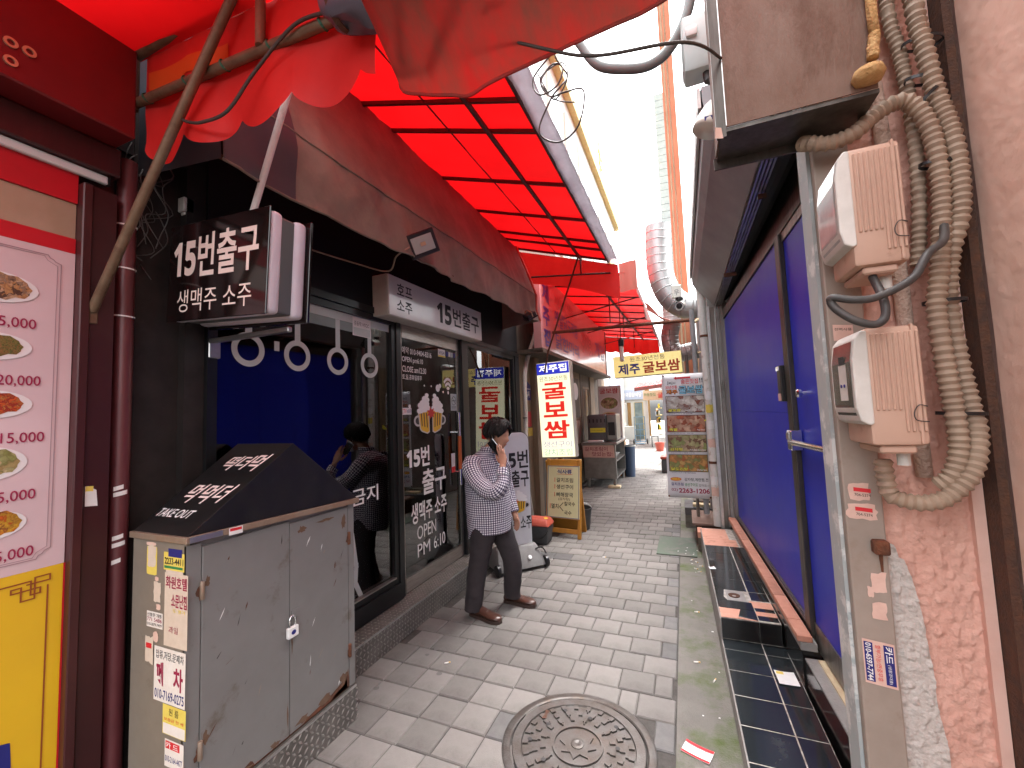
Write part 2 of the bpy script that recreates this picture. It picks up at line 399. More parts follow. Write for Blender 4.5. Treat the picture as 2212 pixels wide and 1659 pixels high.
for k in range(16):
    bx, by = (-.05+random.uniform(-.12,.14), random.uniform(5.25,5.5)) if k < 8 else (random.uniform(-.1,.12), random.uniform(2.3,5.1))
    s_ = random.uniform(.004,.011); a = random.random()*6
    q = [(bx+s_*math.cos(a+t), by+s_*random.uniform(.5,1)*math.sin(a+t), .019 if k < 8 else .006) for t in (0,1.5,3.1,4.6)]
    obj('paper_bit', MB().prism(q, (0,0,.002)), 'paper_white', label='tiny white paper bit on the gutter', cat='litter', group='paper bits along the gutter')
# dark chewing-gum and oil stains are thin sheets on the pavers
mat('gum', (.12,.11,.105), .8)
for k, (bx, by) in enumerate([(-1.42,2.93),(-1.60,2.46),(-1.78,2.70),(-1.80,2.62),(-1.9,2.2)]):
    q = [(bx+random.uniform(.012,.024)*math.cos(t*.7), by+random.uniform(.012,.024)*math.sin(t*.7), .0042) for t in range(9)]
    obj('gum_spot', MB().add(q, [tuple(range(9))]), 'gum', pavement)
# ================================================================== right side
RBk = .040
def rx(x, y): return x - RBk*(y-3)
def rbox(mb, x0, x1, y0, y1, z0, z1, k=RBk, ny=1):
    for i in range(ny):
        a = y0+(y1-y0)*i/ny; b = y0+(y1-y0)*(i+1)/ny
        sh = lambda x, y: x-k*(y-3)
        mb.hexa([(sh(x0,a),a,z0),(sh(x1,a),a,z0),(sh(x1,b),b,z0),(sh(x0,b),b,z0),(sh(x0,a),a,z1),(sh(x1,a),a,z1),(sh(x1,b),b,z1),(sh(x0,b),b,z1)])
    return mb
stp = thing('tiled_step', 'black tiled doorstep with broken salmon mortar patches below the blue door', 'step', (.35,3,0))
KS = .02
low = obj('lower_tread', rbox(MB(), .152, .512, .7, 3.20, 0, .1468, KS), 'grout', stp)
upp = obj('upper_tread', rbox(MB(), .152, .500, 3.20, 5.42, 0, .2845, KS), 'grout', stp)
obj('outer_riser', rbox(rbox(MB(), .1455, .1515, .7, 3.195, .0, .140, KS), .1455, .1515, 3.197, 5.42, .0, .275, KS), 'concrete', stp)
def tile(x0, x1, y0, y1, z, parent, m='black_tile', dz=0., name='tile'):
    mb = rbox(MB(), x0+.003, x1-.003, y0+.003, y1-.003, z, z+.006+dz, KS); return obj(name, mb, m, parent, bevel=.0012)
yy = 3.198
for k in range(11):
    y1 = yy; y0 = yy-.13 if k == 0 else yy-.229
    tile(.149, .379, y0, y1, .1425, low, dz=random.uniform(-.001,.001)); tile(.379, .512, y0, y1, .1425, low, dz=random.uniform(-.001,.001)); yy = y0
tile(.154, .379, 3.1885, 3.199, .151, upp, 'tile_riser') if False else None
for x0, x1 in ((.152,.374),(.376,.498)):
    obj('riser_tile', rbox(MB(), x0, x1, 3.190, 3.1985, .1535, .281, KS), 'tile_riser', upp, bevel=.001)
rows = [3.20, 3.345, 3.47, 3.67, 3.895, 4.105, 4.345, 4.54, 4.77]
for k in range(len(rows)-1):
    y0, y1 = rows[k], rows[k+1]
    if k == 0:      # broken front row: mortar shows on the outer side
        sh = lambda x, y: (x-KS*(y-3), y)
        poly = [(.26,3.23),(.372,3.205),(.372,3.343),(.285,3.343),(.275,3.30)]
        obj('broken_tile', MB().prism([(*sh(x,y), .2805) for x, y in poly], (0,0,.0095)), 'black_tile', upp, bevel=.001)
        obj('mortar_patch', rbox(MB(), .154, .372, 3.201, 3.344, .2846, .2872, KS), 'salmon_mortar', upp)
        tile(.376, .498, 3.215, 3.285, .2805, upp); obj('mortar_patch', rbox(MB(), .376, .497, 3.286, 3.344, .2846, .2870, KS), 'salmon_mortar', upp)
    elif k == 1:
        poly = [(.150,3.36),(.165,3.347),(.372,3.347),(.372,3.47),(.150,3.47)]
        sh = lambda x, y: (x-KS*(y-3), y)
        obj('broken_tile', MB().prism([(*sh(x,y), .2805) for x, y in poly], (0,0,.0095)), 'black_tile', upp, bevel=.001)
        tile(.376, .498, 3.347, 3.40, .2805, upp); obj('mortar_patch', rbox(MB(), .36, .497, 3.401, 3.50, .2847, .2874, KS), 'salmon_mortar', upp)
    elif k == 2:
        sh = lambda x, y: (x-KS*(y-3), y)
        poly = [(.150,3.472),(.22,3.472),(.20,3.53),(.215,3.665),(.150,3.668)]
        obj('broken_tile', MB().prism([(*sh(x,y), .2805) for x, y in poly], (0,0,.0095)), 'black_tile', upp, bevel=.001)
        obj('hole_rim', rbox(MB(), .222, .345, 3.48, 3.665, .2847, .2874, KS), 'concrete', upp)
        obj('drain_hole', MB().lathe([(.035,0),(.04,.008),(.028,.004),(.0005,.001)], (rx(.285,3.56),3.565,.285), 16, caps=False), 'rust_dark', upp, smooth=True)
        tile(.376, .498, 3.52, 3.668, .2805, upp)
    else:
        tile(.149, .374, y0, y1, .2805, upp); tile(.376, .498, y0, y1, .2805, upp)
obj('mortar_patch', rbox(MB(), .152, .46, 4.775, 5.0, .2846, .2872, KS), 'salmon_mortar', upp)
obj('mortar_patch', rbox(MB(), .152, .40, 5.005, 5.40, .2846, .2876, KS), 'salmon_mortar', upp)
q = litter('flyer', .444, 2.838, .1535, .10, .125, .05, 'paper_white', 'white flyer with yellow corner lying on the lower black tiles', 'flyer', curl=.002)
obj('yellow_corner', MB().quad((.398,2.865,.1575),(.437,2.868,.1567),(.435,2.895,.1567),(.396,2.892,.1575)), 'yellow_paper', q)
litter('paper_scrap', .145, 4.10, .2895, .05, .05, .3, 'paper_white', 'crumpled white scrap on the edge of the upper tiles', 'paper scrap')
# ---- right shop: the building with the blue panel and door
shop = thing('blue_door_shop', 'shuttered shop with blue panel and blue door behind the tiled step', 'building', (1.0,3.5,0))
obj('wall', rbox(rbox(MB(), .66, 2.6, 1.45, 5.75, 0, 6.2), .66, 3.0, 5.755, 9.0, 0, 3.4), 'dark_steel', shop)
obj('base_plinth', rbox(rbox(MB(), .512, .655, 2.795, 5.42, .0, .345), .520, .655, 1.5, 2.79, 0, .30), 'tile_riser', shop)
curb = obj('brick_sill', rbox(MB(), .508, .585, 2.79, 5.45, .345, .385), 'concrete', shop)
ys_ = [2.795, 3.0, 3.34, 3.65, 3.995, 4.295, 4.58, 4.862, 5.15, 5.44]
for k in range(len(ys_)-1):
    obj('brick', rbox(MB(), .497, .568, ys_[k]+.003, ys_[k+1]-.003, .386, .418), 'salmon_brick', curb, bevel=.004)
obj('sill_ledge', rbox(MB(), .52, .655, 1.5, 2.78, .302, .312), 'concrete', shop)
mat('cream_board', (.70,.58,.38), .8, col2=(.6,.48,.3), nscale=12)
obj('cream_board', rbox(MB(), .575, .625, 1.5, 2.76, .3125, .322), 'cream_board', shop)
panel = obj('blue_panel', rbox(MB(), .602, .625, 2.96, 5.40, .45, 1.6385), 'blue_panel', shop)
obj('blue_panel', rbox(MB(), .602, .625, 2.96, 5.40, 1.6405, 2.71), 'blue_panel', shop)
obj('bottom_rail', rbox(rbox(MB(), .588, .63, 2.96, 5.42, .405, .449), .580, .587, 2.96, 5.42, .425, .440), 'steel_frame', shop)
obj('bottom_rail', rbox(MB(), .600, .64, 2.955, 5.42, .36, .404), 'dark_steel', shop)
obj('top_rail', rbox(MB(), .590, .64, 1.5, 5.42, 2.711, 2.81), 'dark_steel', shop)
obj('jamb', rbox(MB(), .578, .64, 2.865, 2.957, .33, 2.709), 'dark_steel', shop, bevel=.004)
obj('jamb', rbox(rbox(MB(), .574, .64, 5.402, 5.47, .30, 2.9), .560, .573, 5.41, 5.46, .3, 2.9), 'steel_frame', shop)
obj('jamb', rbox(MB(), .53, .64, 5.472, 5.57, .28, 2.95), 'concrete', shop)
door = obj('door', rbox(MB(), .604, .63, 1.75, 2.855, .475, 2.655), 'blue_panel', shop)
obj('kick_plate', rbox(MB(), .598, .632, 1.75, 2.862, .335, .474), 'steel_frame', door)
obj('top_trim', rbox(MB(), .596, .632, 1.75, 2.862, 2.656, 2.709), 'steel_frame', door)
hy = 2.80
def RP(x, y, z): return (rx(x, y), y, z)
hd = obj('handle', MB().tube([RP(.555,2.85,1.475), RP(.555,2.05,1.485)], .017, 12), 'chrome', door, smooth='auto')
obj('handle_mount', rbox(MB(), .540, .604, 2.79, 2.862, 1.43, 1.545), 'chrome', hd, bevel=.008)
obj('handle_mount', rbox(MB(), .533, .55, 2.80, 2.85, 1.49, 1.53), 'aluminium', hd, bevel=.004)
obj('door_knob', MB().lathe([(.010,0),(.010,.02),(.022,.026),(.024,.04),(.018,.048),(.0005,.05)], RP(.604,2.67,1.75), 16, axis=(-1,0,0), caps=False), 'chrome', door, smooth='auto')
lk = obj('digital_lock', rbox(MB(), .556, .602, 2.965, 3.045, 1.71, 1.93), 'black_plastic', shop, bevel=.006)
obj('lock_trim', rbox(MB(), .551, .5555, 2.972, 3.038, 1.90, 1.925), 'chrome', lk)
obj('lock_sticker', rbox(MB(), .553, .5555, 2.975, 3.035, 1.715, 1.76), 'paper_pink', lk)
# canopy box above: grey sheet soffit, shutter guide with ridges, dark recess
cn = thing('sheet_metal_canopy', 'grey sheet metal shutter canopy above the blue door', 'canopy', (.4,4,2.8))
prof = [(.42,2.905),(.20,3.30),(.17,3.42),(.17,3.95),(.60,3.95),(.60,2.905)]
def ext(prof_, y0, y1): return MB().prism([(x,y0,z) for x, z in prof_], (0,y1-y0,0))
sof = [(.418,2.90),(.235,3.12),(.196,3.19),(.185,3.30),(.185,3.36),(.200,3.36),(.200,3.30),(.210,3.20),(.245,3.135),(.428,2.915)]
obj('soffit_sheet', MB().grid(lambda a, b: (sof[min(9,int(round(a*9)))][0], 2.32+3.18*b, sof[min(9,int(round(a*9)))][1] + .004*noise.noise(Vector((a*4,b*9,0)))), 9, 20), 'grey_sheet', cn)
obj('end_panel', MB().prism([(x,2.318,z) for x, z in ((.43,2.905),(.245,3.125),(.205,3.19),(.19,3.30),(.19,3.37),(.655,3.37),(.655,2.905))], (0,.006,0)), 'grey_sheet', cn)
obj('top_sheet', MB().box(.19,.655,2.33,5.5,3.371,3.38), 'grey_sheet', cn)
obj('edge_flashing', MB().box(.168,.184,2.32,5.52,3.26,3.37), 'white_paint', cn)
for k, (x, z) in enumerate(((.430,2.89),(.447,2.885),(.464,2.88),(.481,2.878))):
    obj('guide_rail', MB().box(x,x+.011,1.6,5.62,z,z+.03), 'aluminium', cn)
obj('guide_back', MB().box(.418,.50,1.6,5.60,2.915,2.935), 'steel_frame', cn)
obj('shutter_roll', MB().tube([(.58,1.6,3.02),(.52,5.5,3.02)], .075, 14), 'black_matt', cn)
obj('recess_lining', MB().box(.50,.70,1.6,5.6,3.1,3.13), 'black_matt', cn)
obj('hanger_bracket', MB().box(.405,.50,4.05,4.075,2.83,2.86), 'rust', cn); obj('hanger_bracket', MB().box(.46,.50,2.62,2.64,2.845,2.87), 'rust_dark', cn)
# white post with torn paper at the far end of the shop
mat('peeling_white', (.72,.70,.67), .8, col2=(.60,.57,.53), nscale=14, ncon=1.3, bump=.3, bscale=60, dirt=(.35,.28,.22), dscale=11, dlo=.56, dhi=.68)
obj('downpipe', MB().tube([(.305,5.66,.26),(.296,5.66,2.95),(.27,5.66,3.6)], .052, 16), 'peeling_white', label='white plastic downpipe with torn paper beside the hanging menu banner', cat='pipe')
dp = bpy.data.objects['downpipe']; 
for z in (1.0, 2.55): obj('pipe_clamp', MB().lathe([(.056,0),(.056,.03)], (.30,5.66,z), 16), 'rust', dp)
for z, m in ((1.78,'paper_white'),(1.62,'yellow_paper'),(1.42,'paper_white'),(1.20,'paper_pink'),(.75,'paper_white'),(.62,'paper_pink')):
    obj('torn_paper', MB().grid(lambda a, b: (.301+.0555*math.cos(-2.6+1.7*a), 5.66+.0555*math.sin(-2.6+1.7*a), z+.10*b+.02*noise.noise(Vector((a*5,z,b*3)))), 6, 3), m, dp)
# concrete channel posts beside it
ch = thing('steel_channel', 'grey steel shutter channel between the blue panel and the white downpipe', 'channel', (.42,5.6,.28))
obj('channel_side', rbox(rbox(MB(), .43, .46, 5.50, 5.56, .27, 2.9), .52, .55, 5.573, 5.60, .27, 2.9), 'aluminium', ch)
obj('channel_back', rbox(MB(), .46, .52, 5.575, 5.60, .27, 2.9), 'steel_frame', ch)
# ================================================================== near right: pillar, meters, conduits
pil = thing('stucco_pillar', 'pink roughcast pillar with bare grey patch beside the electric meters', 'pillar', (.56,1.45,0))
def rough_face(x0, x1, z0, z1, y, amp, fr, nx, nz, seed):
    def fn(a, b):
        x = x0+(x1-x0)*a; z = z0+(z1-z0)*b
        n = noise.noise(Vector((x*fr, z*fr, seed))) + .6*noise.noise(Vector((x*fr*2.3, z*fr*2.3, seed+4)))
        return (x, y - amp*max(0, n) , z)
    return MB().grid(fn, nx, nz)
obj('roughcast_face', rough_face(.462,.64,.0,3.4,1.402,.014,55,44,420,1.), 'pink_stucco', pil, smooth=True)
obj('pillar_core', MB().box(.455,1.6,1.404,1.80,0,5.5), 'pink_plaster', pil)
def patch(a, b):
    z = .0+1.33*b
    x1 = .470 + .105*(1-b)**.35*(1 if b < .97 else .7) + .012*noise.noise(Vector((z*9,2,0)))
    x = .463+(x1-.463)*a
    n = noise.noise(Vector((x*70, z*70, 3.))) + .6*noise.noise(Vector((x*160, z*160, 7)))
    return (x, 1.388-.010*max(0, n), z)
obj('bare_patch', MB().grid(patch, 26, 260), 'bare_stucco', pil, smooth=True)
obj('edge_strip', MB().box(.640,.662,1.385,1.46,0,3.4), 'pink_plaster', pil)
# steel corner strip, rusty
obj('corner_angle', MB().box(.664,.682,1.335,1.41,0,3.4), 'rust_dark', pil)
mat('pink_wall_m', (.76,.52,.42), .9, col2=(.71,.46,.365), nscale=4, bump=.5, bscale=22, dirt=(.38,.2,.15), dscale=30, dlo=.70, dhi=.74)
nw = thing('pink_wall', 'smooth pink plaster wall next to the rusty corner strip', 'wall', (.9,.6,0))
obj('plaster_face', MB().grid(lambda a, b: (.686+.02*(1-a)+.004*noise.noise(Vector((a*9,b*20,0))), -.4+1.73*a, 4.4*b), 40, 80), 'pink_wall_m', nw, smooth=True)
obj('wall_core', MB().box(.725,1.6,-.4,1.40,0,4.4), 'pink_plaster', nw)
for k, (yy_, zz, hh) in enumerate(((1.19,2.55,.22),(1.21,2.33,.10),(1.05,2.9,.4))):
    q = [(.6985, yy_+.02*math.sin(t*1.3+k)+.012*math.cos(t), zz+hh*math.sin(t*math.pi/5.)) for t in range(6)]
# square steel post carrying stickers
post = thing('steel_post', 'square beige steel post below the electric meters with torn stickers', 'post', (.42,1.40,0))
obj('post_tube', MB().rbox(.376,.458,1.362,1.40,0,3.2,.004,2), 'post_paint', post)
mat('pale_blue_paint', (.33,.37,.38), .6, col2=(.40,.41,.40), nscale=10, dirt=(.60,.60,.58), dscale=7, dlo=.54, dhi=.60)
obj('side_flange', MB().box(.367,.3755,1.385,1.47,0,3.2), 'pale_blue_paint', post)
obj('rusty_bolt', MB().rbox(.423,.456,1.335,1.3615,1.31,1.345,.004,1), 'rust', post)
obj('rust_streak', MB().add([(.437,1.3605,1.31),(.447,1.3605,1.31),(.444,1.3605,1.24),(.442,1.3605,1.235)], [(0,1,2,3)]), 'rust', post)
def ragged(cx, cz, w_, h_, y, seed, n=16, j=.25):
    rnd = random.Random(seed); pts = []
    for k in range(n):
        a = 2*math.pi*k/n; r = 1/max(abs(math.cos(a)), abs(math.sin(a)))
        r *= 1 - j*rnd.random()
        pts.append((cx+w_/2*math.cos(a)*min(r,1.35), y, cz+h_/2*math.sin(a)*min(r,1.35)))
    return MB().add(pts, [tuple(range(n))])
for k, (cx, cz, w_, h_) in enumerate(((.409,1.462,.05,.05),(.412,1.412,.07,.045),(.433,1.235,.036,.055),(.414,1.21,.014,.03),(.428,1.165,.034,.045))):
    obj('torn_sticker', ragged(cx, cz, w_, h_, 1.3608-.0003*k, k), 'paper_pink', post)
for cz in (1.474, 1.424):
    obj('red_print', MB().quad((.398,1.3598,cz),(.434,1.3598,cz-.004),(.434,1.3598,cz-.014),(.398,1.3598,cz-.010)), 'ink_red', post)
    text('704-5374', (.399,1.3596,cz-.022), (1,0,-.08), EZ, .034, .007, 'ink_black', post, lift=.0004)
# the "card" sticker, turned sideways
o0 = Vector((.386,1.3600,.985)); ux = Vector((1,0,-.12)).normalized(); uz = Vector((.0,0,1))
cs = obj('card_sticker', MB().quad(o0, o0+ux*.066, o0+ux*.066+uz*.108, o0+uz*.108), 'paper_pink', post)
def cs_band(a, b, m, lift=.0006):
    p0 = o0+ux*a+uz*.006-EY*lift; p1 = o0+ux*b+uz*.006-EY*lift
    return obj('colour_band', MB().quad(p0, p1, p1+uz*.096, p0+uz*.096), m, post)
cs_band(.003,.021,'ink_navy'); cs_band(.043,.063,'ink_navy')
dn = -uz   # reads downwards
text('010-6597-7744', o0+ux*.0055+uz*.100, dn, ux, .092, .012, 'ink_white', post, bold=.02, lift=.0014)
text('할부가능/연중무휴', o0+ux*.026+uz*.099, dn, ux, .088, .011, 'ink_red', post, lift=.0012)
text('카드', o0+ux*.045+uz*.100, dn, ux, .040, .016, 'ink_white', post, bold=.02, lift=.0014)
text('(생활권대출)', o0+ux*.048+uz*.056, dn, ux, .046, .008, 'ink_white', post, lift=.0014)
# small notice above the lower meter
nt_ = obj('notice_slip', MB().quad((.386,1.3602,1.862),(.430,1.3602,1.856),(.430,1.3602,1.900),(.386,1.3602,1.906)), 'paper_pink', post)
text('전력사용', (.389,1.3600,1.889), (1,0,-.1), EZ, .038, .008, 'ink_black', post, lift=.0004)

def meter(z0, z1, label, panel_m, tilt=0.):
    t = thing('electric_meter', label, 'electric meter', (.45,1.25,z0))
    x0, x1, y0, y1 = .362, .487, 1.165, 1.315
    h = z1-z0
    # body: rear housing and front hood stepped below the window
    body = MB().rbox(x0+.022, x1, y0+.004, y1, z0, z1, .010, 2)
    obj('housing', body, 'meter_body', t, smooth='auto')
    for k in range(9):
        xx = x0+.036+.0098*k
        obj('rib', MB().rbox(xx, xx+.0055, y0-.001, y0+.008, z0+(.030 if k > 4 else .078), z1-.014, .002, 1), 'meter_body', t)
    obj('seam_band', MB().rbox(x1-.018, x1-.013, y0-.0005, y1+.001, z0+.004, z1+.0008, .001, 1), 'meter_body', t)
    # front bezel leaning back at its top and bottom edge
    pf = [(x0+.020,z1-.004),(x0+.006,z1-.022),(x0-.001,z1-.07),(x0-.001,z0+.085),(x0+.006,z0+.055),(x0+.022,z0+.046)]
    bz = MB().prism([(x,y0+.000,z) for x, z in pf]+[(x0+.030,y0,z0+.05),(x0+.030,y0,z1-.006)], (0,y1-y0,0))
    bo = obj('window_bezel', bz, 'meter_bezel', t, bevel=.003)
    ins = MB().add([(x-.0012,yb,z) for yb in (y0+.014,y1-.014) for x, z in ((x0+.006,z1-.026),(x0-.001,z1-.072),(x0-.001,z0+.092),(x0+.004,z0+.068))], [(0,1,5,4),(1,2,6,5),(2,3,7,6)])
    obj('window', ins, panel_m, bo)
    obj('terminal_cover', MB().rbox(x0+.040, x1-.02, y0+.015, y1-.01, z0-.018, z0-.001, .004, 1), 'meter_body', t)
    obj('cable_gland', MB().lathe([(.012,0),(.012,-.03)], (x0+.095, y0+.06, z0-.018), 12), 'meter_bezel', t)
    obj('seal_wire', MB().tube([(x1-.004,y0-.002,z0+.085),(x1-.020,y0-.008,z0+.088),(x1-.030,y0-.010,z0+.072),(x1-.026,y0-.008,z0+.056),(x1-.004,y0-.003,z0+.052)], .0012, 5, smooth_path=4), 'black_cable', t)
    return t
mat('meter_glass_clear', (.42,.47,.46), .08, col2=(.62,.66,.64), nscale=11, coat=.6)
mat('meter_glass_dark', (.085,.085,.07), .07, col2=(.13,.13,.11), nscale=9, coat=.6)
mA = meter(2.005, 2.285, 'upper beige electric meter with glaring window under the rusty box', 'meter_glass_clear')
mB_ = meter(1.597, 1.862, 'lower beige electric meter with dark window above the stickered post', 'meter_glass_dark')
obj('dial_card', MB().add([(.3595,1.205,1.70),(.3595,1.255,1.70),(.3595,1.255,1.785),(.3595,1.205,1.785)], [(0,1,2,3)]), 'meter_bezel', mB_)
obj('display', MB().add([(.3590,1.212,1.787),(.3590,1.248,1.787),(.3590,1.248,1.805),(.3590,1.212,1.805)], [(0,1,2,3)]), 'black_matt', mB_)
for yy_ in (1.22, 1.24): obj('dial_screw', MB().lathe([(.004,0),(.004,.002)], (.3593,yy_,1.735), 8, axis=(-1,0,0)), 'ink_navy', mB_)

def ribbed(path, r, label, name='flexible_conduit', m='conduit', rib=.0150):
    pts = catmull([Vector(p) for p in path], 40)
    # resample at even steps, alternate ring radius
    out = [pts[0]]; acc = 0
    for a, b in zip(pts, pts[1:]):
        d = (b-a).length
        if acc + d >= rib/2:
            out.append(b); acc = 0
        else: acc += d
    rs = [r*(1.0 if (k//1) % 2 else 0.76) for k in range(len(out))]
    return obj(name, MB().tube(out, rs, 14), m, smooth='auto', label=label, cat='conduit')
ribbed([(.560,1.352,3.2),(.566,1.35,2.73),(.579,1.35,2.618),(.587,1.35,2.511),(.592,1.35,2.387),(.590,1.35,2.246),(.580,1.35,2.11),(.572,1.355,2.03)], .0165, 'thin ribbed conduit running straight down the pink pillar')
ribbed([(.345,1.33,2.41),(.362,1.30,2.388),(.398,1.29,2.373),(.449,1.29,2.384),(.500,1.30,2.426),(.548,1.30,2.444),(.578,1.30,2.422),(.602,1.30,2.35),(.609,1.30,2.231),(.602,1.30,2.117),(.589,1.30,2.001),(.576,1.30,1.909),(.580,1.30,1.778),(.587,1.30,1.668),(.588,1.30,1.578),(.570,1.30,1.517),(.545,1.31,1.49)], .0205, 'ribbed conduit arching out from under the rusty box')
ribbed([(.592,1.318,3.2),(.603,1.315,2.704),(.611,1.31,2.576),(.624,1.31,2.449),(.640,1.305,2.344),(.644,1.30,2.245),(.637,1.30,2.132),(.618,1.315,2.038),(.613,1.33,1.925),(.619,1.33,1.794),(.628,1.325,1.684),(.628,1.31,1.613),(.604,1.29,1.531),(.559,1.29,1.472),(.515,1.29,1.453),(.472,1.295,1.458),(.450,1.30,1.476),(.444,1.30,1.56)], .0205, 'long ribbed conduit looping up under the lower electric meter')
mat('crusty_paint', (.66,.50,.42), .9, col2=(.42,.27,.2), nscale=45, ncon=1.4, bump=.8, bscale=120)
vp = obj('wall_pipe', MB().tube([(.527,1.385,3.3),(.531,1.385,2.7),(.545,1.385,2.3),(.548,1.385,1.9),(.555,1.385,1.5)], .017, 12), 'crusty_paint', smooth=True, label='crusty pink painted pipe running behind the ribbed conduits', cat='pipe')
cz_ = obj('power_cable', MB().tube([(.592,1.27,2.10),(.555,1.20,2.045),(.504,1.15,2.006),(.469,1.135,1.955),(.406,1.13,1.923),(.364,1.13,1.922),(.330,1.14,1.934),(.326,1.145,1.925),(.335,1.14,1.905),(.361,1.13,1.877),(.395,1.13,1.863),(.416,1.135,1.877),(.423,1.15,1.918),(.425,1.2,1.985)], .0085, 10, smooth_path=8), 'black_cable', smooth=True, label='thick black cable looping between the two electric meters', cat='cable')
TIES = ('uppermost black cable tie holding the long ribbed conduit by the foam bead','black cable tie round the thin conduit beside the rusty box','black cable tie slung over the arching ribbed conduit','black cable tie round the conduits beside the upper electric meter','black cable tie round the conduits level with the looped black cable','lowest black cable tie on the conduits beside the lower electric meter')
for k, (x, y, z, rr, ax) in enumerate(((.618,1.33,2.60,.040,(.1,0,1)),(.604,1.325,2.50,.030,(.25,0,1)),(.602,1.31,2.44,.036,(-.9,0,1)),(.612,1.31,2.27,.034,(.1,0,1)),(.600,1.318,1.93,.040,(0,0,1)),(.607,1.318,1.66,.044,(.05,0,1)))):
    mb = MB().lathe([(rr,-.004),(rr+.002,-.004),(rr+.002,.004),(rr,.004)], (0,0,0), 24, axis=ax, caps=False)
    mb.xf(Matrix.Translation((x,y,z)) @ Matrix.Diagonal((1,.62,1,1)))
    obj('cable_tie', mb, 'black_plastic', label=TIES[k], cat='cable tie', group='cable ties on the conduits')
# rusty sheet box under the roof
rb_ = thing('rusty_sheet_box', 'rusty sheet metal box hanging above the electric meters', 'metal box', (.3,1.3,2.43))
obj('front_sheet', MB().box(.150,.472,1.200,1.2035,2.435,3.3), 'rusty_sheet', rb_)
obj('side_sheet', MB().box(.134,.1375,1.2036,1.335,2.43,3.3), 'rusty_sheet', rb_)
obj('corner_trim', MB().box(.126,.1495,1.192,1.2035,2.405,3.3), 'dark_steel', rb_)
obj('corner_trim', MB().box(.1495,.152,1.194,1.1995,2.435,3.3), 'aluminium', rb_)
obj('bottom_sheet', MB().box(.1376,.475,1.204,1.345,2.424,2.434), 'dark_steel', rb_)
obj('bottom_lip', MB().box(.130,.40,1.3455,1.352,2.40,2.434), 'dark_steel', rb_)
obj('torn_tag', MB().quad((.122,1.190,2.405),(.141,1.190,2.400),(.138,1.190,2.43),(.124,1.190,2.435)), 'paper_pink', rb_)
mat('foam', (.46,.27,.10), .95, col2=(.54,.34,.15), nscale=40, bump=1., bscale=90)
fm = MB()
for a, b, r_ in (((.468,1.19,3.2),(.470,1.19,2.56),.011),((.470,1.19,2.56),(.462,1.188,2.50),.012)):
    fm.tube([Vector(a).lerp(Vector(b), t/14)+Vector((.003*noise.noise(Vector((t,a[2],0))),0,0)) for t in range(15)], r_, 8)
fm.lathe([(.004,-.022),(.026,-.018),(.033,-.004),(.028,.010),(.004,.014)], (.450,1.186,2.463), 12)
obj('foam_bead', fm, 'foam', rb_, smooth=True)
# bits beyond the box: white fuse box, dome lamp
fb = thing('fuse_box', 'white plastic fuse box with switch hanging in the alley sky', 'fuse box', (.16,1.7,2.95))
mat('white_plastic', (.62,.66,.64), .4, col2=(.52,.56,.55), nscale=4, trans=.25)
obj('case', MB().rbox(.085,.195,1.70,1.80,3.005,3.235,.012,2), 'white_plastic', fb, smooth='auto')
obj('lid_band', MB().rbox(.081,.0845,1.715,1.785,3.02,3.16,.002,1), 'white_plastic', fb)
obj('switch', MB().rbox(.098,.140,1.684,1.6995,3.135,3.175,.006,2), 'white_paint', fb, smooth='auto')
obj('cable_entry', MB().tube([(.165,1.74,3.01),(.165,1.73,2.965),(.21,1.74,2.95)], .014, 10), 'black_cable', fb)
dl = thing('dome_lamp', 'white plastic dome lamp under the eaves beside the rusty box', 'lamp', (.18,1.9,2.8))
mat('lamp_white', (.75,.74,.68), .35, col2=(.66,.64,.56), nscale=5)
dome = MB().lathe([(.062,0),(.062,.02),(.056,.06),(.044,.10),(.025,.135),(.004,.15)], (0,0,0), 24)
dome.xf(Matrix.Translation((.150,1.72,2.755)) @ Matrix.Rotation(R(22),4,'Y') @ Matrix.Scale(.9,4))
obj('shade', dome, 'lamp_white', dl, smooth=True)
obj('label_sticker', MB().quad((.140,1.6655,2.765),(.170,1.6655,2.763),(.170,1.6655,2.780),(.140,1.6655,2.782)), 'ink_navy', dl)
obj('bracket', MB().tube([(.19,1.72,2.87),(.23,1.72,2.93),(.30,1.74,2.95)], .010, 8), 'black_plastic', dl)
# ================================================================== left: red restaurant front
mat('maroon_paint', (.045,.008,.010), .42, .1, col2=(.035,.0065,.008), nscale=4, dirt=(.06,.018,.018), dscale=5, dlo=.6, dhi=.85)
mat('maroon_frame', (.065,.015,.016), .38, .2, col2=(.048,.011,.012), nscale=6, stretch=(5,5,.6))
mat('sign_red', (.16,.008,.010), .45, col2=(.125,.006,.008), nscale=3)
mat('red_vinyl', (.52,.008,.018), .45, col2=(.46,.008,.015), nscale=5)
mat('menu_pink', (.60,.44,.46), .5, col2=(.66,.49,.51), nscale=2.2)
mat('menu_yellow', (.70,.43,.012), .5, col2=(.66,.40,.012), nscale=3)
mat('menu_ink', (.30,.012,.06), .55)
mat('ornament_brown', (.26,.06,.01), .6)
mat('ornament_mauve', (.34,.22,.24), .6)
mat('plate_white', (.74,.70,.70), .4)
mat('tan_glass', (.36,.25,.17), .25, col2=(.42,.31,.22), nscale=3, coat=.5)
mat('brass_ring', (.52,.36,.22), .4, .5)
mat('tube_white', (.62,.66,.66), .35)
